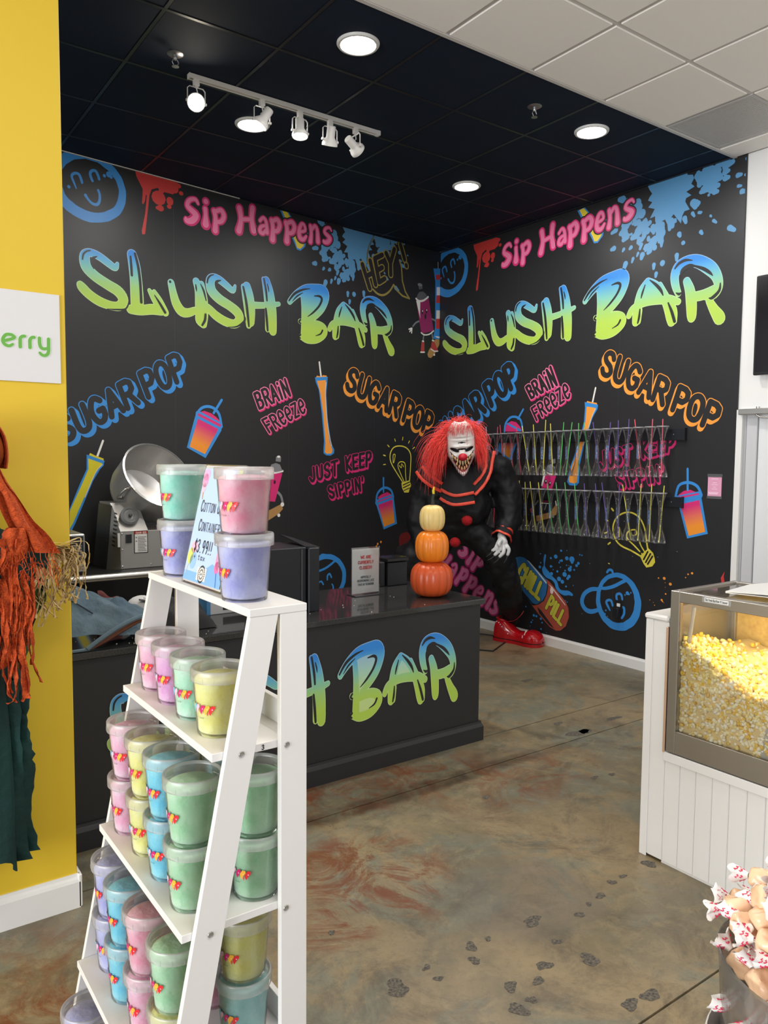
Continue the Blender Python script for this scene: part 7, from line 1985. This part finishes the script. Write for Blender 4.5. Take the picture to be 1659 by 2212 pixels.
# red shoe with pale stitches
hx = np.array([.395, .37]); tx2 = np.array([.800, .105])
dv = tx2-hx; Ls = np.linalg.norm(dv); dv /= Ls; pv_ = np.array([-dv[1], dv[0]])
def shoe_pt(s, lat, z): p = hx+dv*(s*Ls)+pv_*lat; return (p[0], p[1], z)
prof = [(.0, .050, .155), (.04, .062, .195), (.12, .070, .208), (.24, .072, .200), (.33, .068, .165), (.42, .066, .130), (.52, .070, .112), (.62, .082, .122), (.74, .096, .138), (.84, .096, .132), (.93, .078, .108), (.985, .045, .075), (1.0, .010, .05)]
P = catmull(prof, 3)
def up_(u, v):
    i = min(len(P)-1, int(u*(len(P)-1)+.5)); s, w, h = P[i]; a = math.pi*v
    c, sn = math.cos(a), math.sin(a); e = .62
    return shoe_pt(s, w*abs(c)**e*(1 if c > 0 else -1), .028+(h-.028)*abs(sn)**e)
M_SHOE = mat('glossy_red_shoe', srgb(186, 14, 26), .10, coat=.6)
shp = MB().grid(up_, len(P), 25); 
shb = shp.build('left_shoe', M_SHOE, clown, angle=80)
so = MB(); ns = 40; V = []
outl = [(s, w+.008) for s, w, h in P]; ring = [shoe_pt(s-.006, w, 0) for s, w in outl]+[shoe_pt(s-.006, -w, 0) for s, w in outl[::-1]]
n = len(ring); so.add([(x, y, .0) for x, y, _ in ring]+[(x, y, .030) for x, y, _ in ring], [tuple(range(n))[::-1], tuple(range(n, 2*n))]+[(i, (i+1) % n, n+(i+1) % n, n+i) for i in range(n)])
so.build('sole', mat('red_sole', srgb(176, 18, 30), .2, coat=.4), shb)
wl_ = MB(); wl_.tube([(x, y, .034) for x, y, _ in ring]+[(ring[0][0], ring[0][1], .034)], .0032, 6); wl_.build('welt_line', M_BLACK, shb)
co = MB(); co.tube([shoe_pt(.13+.10*math.cos(t*math.pi/10), .052*math.sin(t*math.pi/10), .206-.012*math.cos(t*math.pi/10)) for t in range(21)], .009, 8); co.build('collar_rim', M_SHOE, shb)
dt = MB()
def surf(s, v): return up_(s, v)
idx = lambda s: min(range(len(P)), key=lambda i: abs(P[i][0]-s))/(len(P)-1)
for side in (.0,):
    for k in range(7):
        p = up_(idx(.02+.30*k/6), 1-(.34-.26*k/6)); dt.ell((p[0], p[1]-.001, p[2]), (.0055, .0055, .0055), 8, 6)
    for k in range(9):
        p = up_(idx(.66+.03*math.sin(k*.4)-.03*k/8*0), 1-(.10+.40*k/8)); dt.ell((p[0], p[1], p[2]+.001), (.0055, .0055, .0055), 8, 6)
tag(dt.build('stitch_dots', M_WHITE, shb), kind='stuff')
lc = MB()
lc.tube(catmull([cl(1098, 1343, .27), cl(1112, 1341, .25), cl(1122, 1335, .24), cl(1130, 1326, .24), cl(1134, 1319, .25)], 5), .012, 6, flat=.3); lc.build('ankle_ribbon', mat('dark_red_ribbon', srgb(190, 26, 32), .4), clown)
# second shoe, out of sight behind the counter, and the thin floor stand
MB().grid(lambda u, v: (lambda p: (-.50-(p[0]-.395)*.8, p[1]-.12, p[2]))(up_(u, v)), len(P), 25).build('right_shoe', M_SHOE, clown, angle=80)
sd_ = MB(); g0 = lambda px, py: (lambda w: ((w[0]-CD*math.sin(CA))*math.cos(CA)-(w[1]-CD*math.cos(CA))*math.sin(CA), (w[0]-CD*math.sin(CA))*math.sin(CA)+(w[1]-CD*math.cos(CA))*math.cos(CA), .007))(at_z(px, py, 0))
sd_.tube([g0(1092, 1388), g0(1065, 1408), g0(1030, 1405), g0(930, 1400)], .006, 8); sd_.tube([g0(1076, 1376), g0(1043, 1371), g0(950, 1368)], .005, 8)
sd_.build('floor_stand', M_BLACKM, clown)
# mask: one sheet shaped into brow, cheeks, open fanged mouth and long chin
HC = Vector(cl(994, 968, -.40))
Mh = Matrix.Translation(HC) @ Matrix.Rotation(math.radians(14), 4, 'X') @ Matrix.Rotation(math.radians(-4), 4, 'Y') @ Matrix.Rotation(math.radians(4), 4, 'Z')
def gs(x, z, cx, cz, sx_, sz_): return math.exp(-((x-cx)/sx_)**2-((z-cz)/sz_)**2)
def halfw(z):                                     # half width of the mask at each height
    T = [(-.205, .022), (-.185, .044), (-.15, .062), (-.10, .088), (-.05, .118), (0.0, .130), (.05, .126), (.10, .118), (.15, .110), (.20, .085), (.235, .04)]
    for (a, b), (c, d) in zip(T, T[1:]):
        if z <= c: return b+(d-b)*max(0, (z-a))/(c-a)
    return T[-1][1]
def mouth(x, z):
    ax = abs(x)
    if ax > .098: return -1
    up = -.060-.020*math.cos(ax/.098*math.pi/2)**2+.055*(ax/.098)**1.6     # upper lip line rises to the corners
    lo = -.150+.152*(ax/.098)**1.9
    return min(up-z, z-lo)
def eye(x, z, s):
    cx, cz = .060*s, .012; dx, dz = x-cx, z-cz; dx2 = dx*math.cos(.38*s)+dz*math.sin(.38*s); dz2 = -dx*math.sin(.38*s)+dz*math.cos(.38*s)
    return 1-(dx2/.036)**2-(dz2/.0145)**2
fm_ = MB(); NU, NV = 92, 120; fv, fc = [], []
for j in range(NV):
    z = -.205+.44*j/(NV-1)
    w = halfw(z)
    for i in range(NU):
        t = -1+2*i/(NU-1); x = w*math.sin(t*math.pi/2)
        y = -.115*math.cos(t*math.pi/2)**.75*(1-.35*max(0, (z-.12)/.12)**2)-.012*max(0, -z/.2)
        y -= .016*(gs(x, z, .045, .040, .032, .012)+gs(x, z, -.045, .040, .032, .012))     # brows
        y -= .012*gs(x, z, 0, .045, .018, .014)
        y -= .022*(gs(x, z, .078, -.040, .026, .022)+gs(x, z, -.078, -.040, .026, .022))   # cheeks
        y -= .022*gs(x, z, 0, -.03, .03, .03)
        y += .004*math.sin(z*190)*gs(x, z, 0, .10, .07, .03)                               # forehead lines
        y -= .020*gs(x, z, 0, -.185, .04, .02)
        y += .004*math.sin(z*420+abs(x)*60)*(gs(x, z, .07, -.005, .03, .014)+gs(x, z, -.07, -.005, .03, .014))
        m_ = mouth(x, z); c = (.72, .71, .69)
        if m_ > 0: y += min(.050, m_*3.2)
        for s in (1, -1):
            e_ = eye(x, z, s)
            if e_ > 0: y += .020*min(1, e_*2); c = (.006, .006, .006)
            elif e_ > -.5: c = tuple(a*(.35+.65*min(1, -e_/.5)) for a in (.72, .71, .69))
        if m_ > .016: c = (.012, .006, .006)
        elif m_ > .0: c = (.22, .025, .02)
        elif m_ > -.006 and z > -.13: c = (.03, .02, .02)
        elif m_ > -.022 and z < -.075: c = (.28, .02, .025)
        elif z < -.120 and m_ > -.07:
            c = (.33, .03, .03) if math.sin(x*420+1) > .55 else (.72, .70, .68)
        sc_r = gs(x, z, .045, .075, .012, .035)
        if sc_r > .5 and m_ < 0 and math.sin(z*500+x*300) > .3: c = (.5, .22, .2)
        fv.append((x, y, z)); fc.append(c)
fm_.v = [tuple(Mh @ Vector(p)) for p in fv]; fm_.c = fc
fm_.f = [(j*NU+i, j*NU+i+1, (j+1)*NU+i+1, (j+1)*NU+i) for j in range(NV-1) for i in range(NU-1)]
mask = fm_.build('mask', mat_attr('latex_mask', .42, .4), clown, angle=180)
MB().ell((0, .0, .03), (.115, .12, .165), 24, 16, M=Mh).build('head_back', M_CLOTH, clown)
MB().ell((.000, -.168, -.036), (.037, .034, .031), 24, 16, M=Mh).build('red_nose', mat('nose_red', srgb(186, 18, 40), .35, bump=(60, .2)), clown)
te = MB()
def tooth(x, z, L, r, d):
    y = -.115*math.cos(math.asin(min(1, abs(x)/max(.03, halfw(z)))))**.75-.012*max(0, -z/.2)-.004
    te.tube([(x, y, z), (x*.98, y-.006, z+d*L*.55), (x*.93, y-.001, z+d*L)], [r, r*.8, .0012], 8, M=Mh)
for x in (-.078, -.060, -.042, -.022, 0.0, .022, .042, .060, .078):
    ax = abs(x); zu = -.060-.020*math.cos(ax/.098*math.pi/2)**2+.055*(ax/.098)**1.6
    tooth(x, zu, .036 if ax > .03 else .042, .0085, -1)
for x in (-.048, -.030, -.010, .012, .030, .048):
    zl = -.150+.152*(abs(x)/.098)**1.9; tooth(x, zl, .026, .0075, 1)
te.build('teeth', mat('old_teeth', srgb(226, 190, 140), .35), clown)
# hair: separate strands, thick tuft on both sides
hr = MB(); q = random.Random(15)
def strand(root, d0, L, droop, r):
    p = Vector(root); v = Vector(d0).normalized(); pts = [p.copy()]; n = 7
    w1, w2 = q.uniform(-.5, .5), q.uniform(-.5, .5)
    for k in range(n):
        v = (v+Vector((w1*.25*math.sin(k*1.3+w2*9), w2*.25*math.cos(k*1.1+w1*9), -droop*(.35+.14*k)))).normalized(); p = p+v*(L/n); pts.append(p.copy())
    hr.tube([x[:] for x in pts], [r*(1-.75*k/n) for k in range(n+1)], 3, cap=False)
for k in range(5200):
    u, v2 = q.uniform(-1, 1), q.uniform(-.35, 1)
    a = q.uniform(0, 2*math.pi); el = math.asin(q.uniform(-.45, 1))
    dx, dy, dz = math.cos(el)*math.cos(a), math.cos(el)*math.sin(a), math.sin(el)
    if dy < -.15 and dz < .62 and abs(dx) < .80: continue              # keep the face clear
    root = Mh @ Vector((dx*.122, .015+dy*.125, .045+dz*.175))
    side = abs(dx)
    L = q.uniform(.06, .12)+(.12*q.random()**1.1 if side > .5 else 0)+(.26*q.random()**1.5 if dx < -.35 and dz < .5 else 0)
    if dy < -.1 and dz > .55: L = q.uniform(.03, .08)
    d = (dx*1.0+q.gauss(0, .28), dy*.6+q.gauss(0, .25)-(.25 if side > .6 else 0), dz*.5+q.gauss(0, .25)-.05)
    strand(root, d, L, q.uniform(.4, 1.0), q.uniform(.0016, .0026))
for k in range(190):
    x = q.uniform(-.105, .105); root = Mh @ Vector((x, -.105*math.cos(x/.12*1.3)+.01, q.uniform(.165, .235)))
    strand(root, (x*5+q.gauss(0, .3), -.9, .35+q.gauss(0, .25)), q.uniform(.025, .085), q.uniform(.7, 1.8), q.uniform(.0013, .0022))
hair = hr.build('hair', mat('red_wig_hair', srgb(252, 76, 62), .55, noise=(14, srgb(226, 44, 44), .5), spec=.3, sheen=.3), clown, angle=180)
tag(hair, kind='stuff')
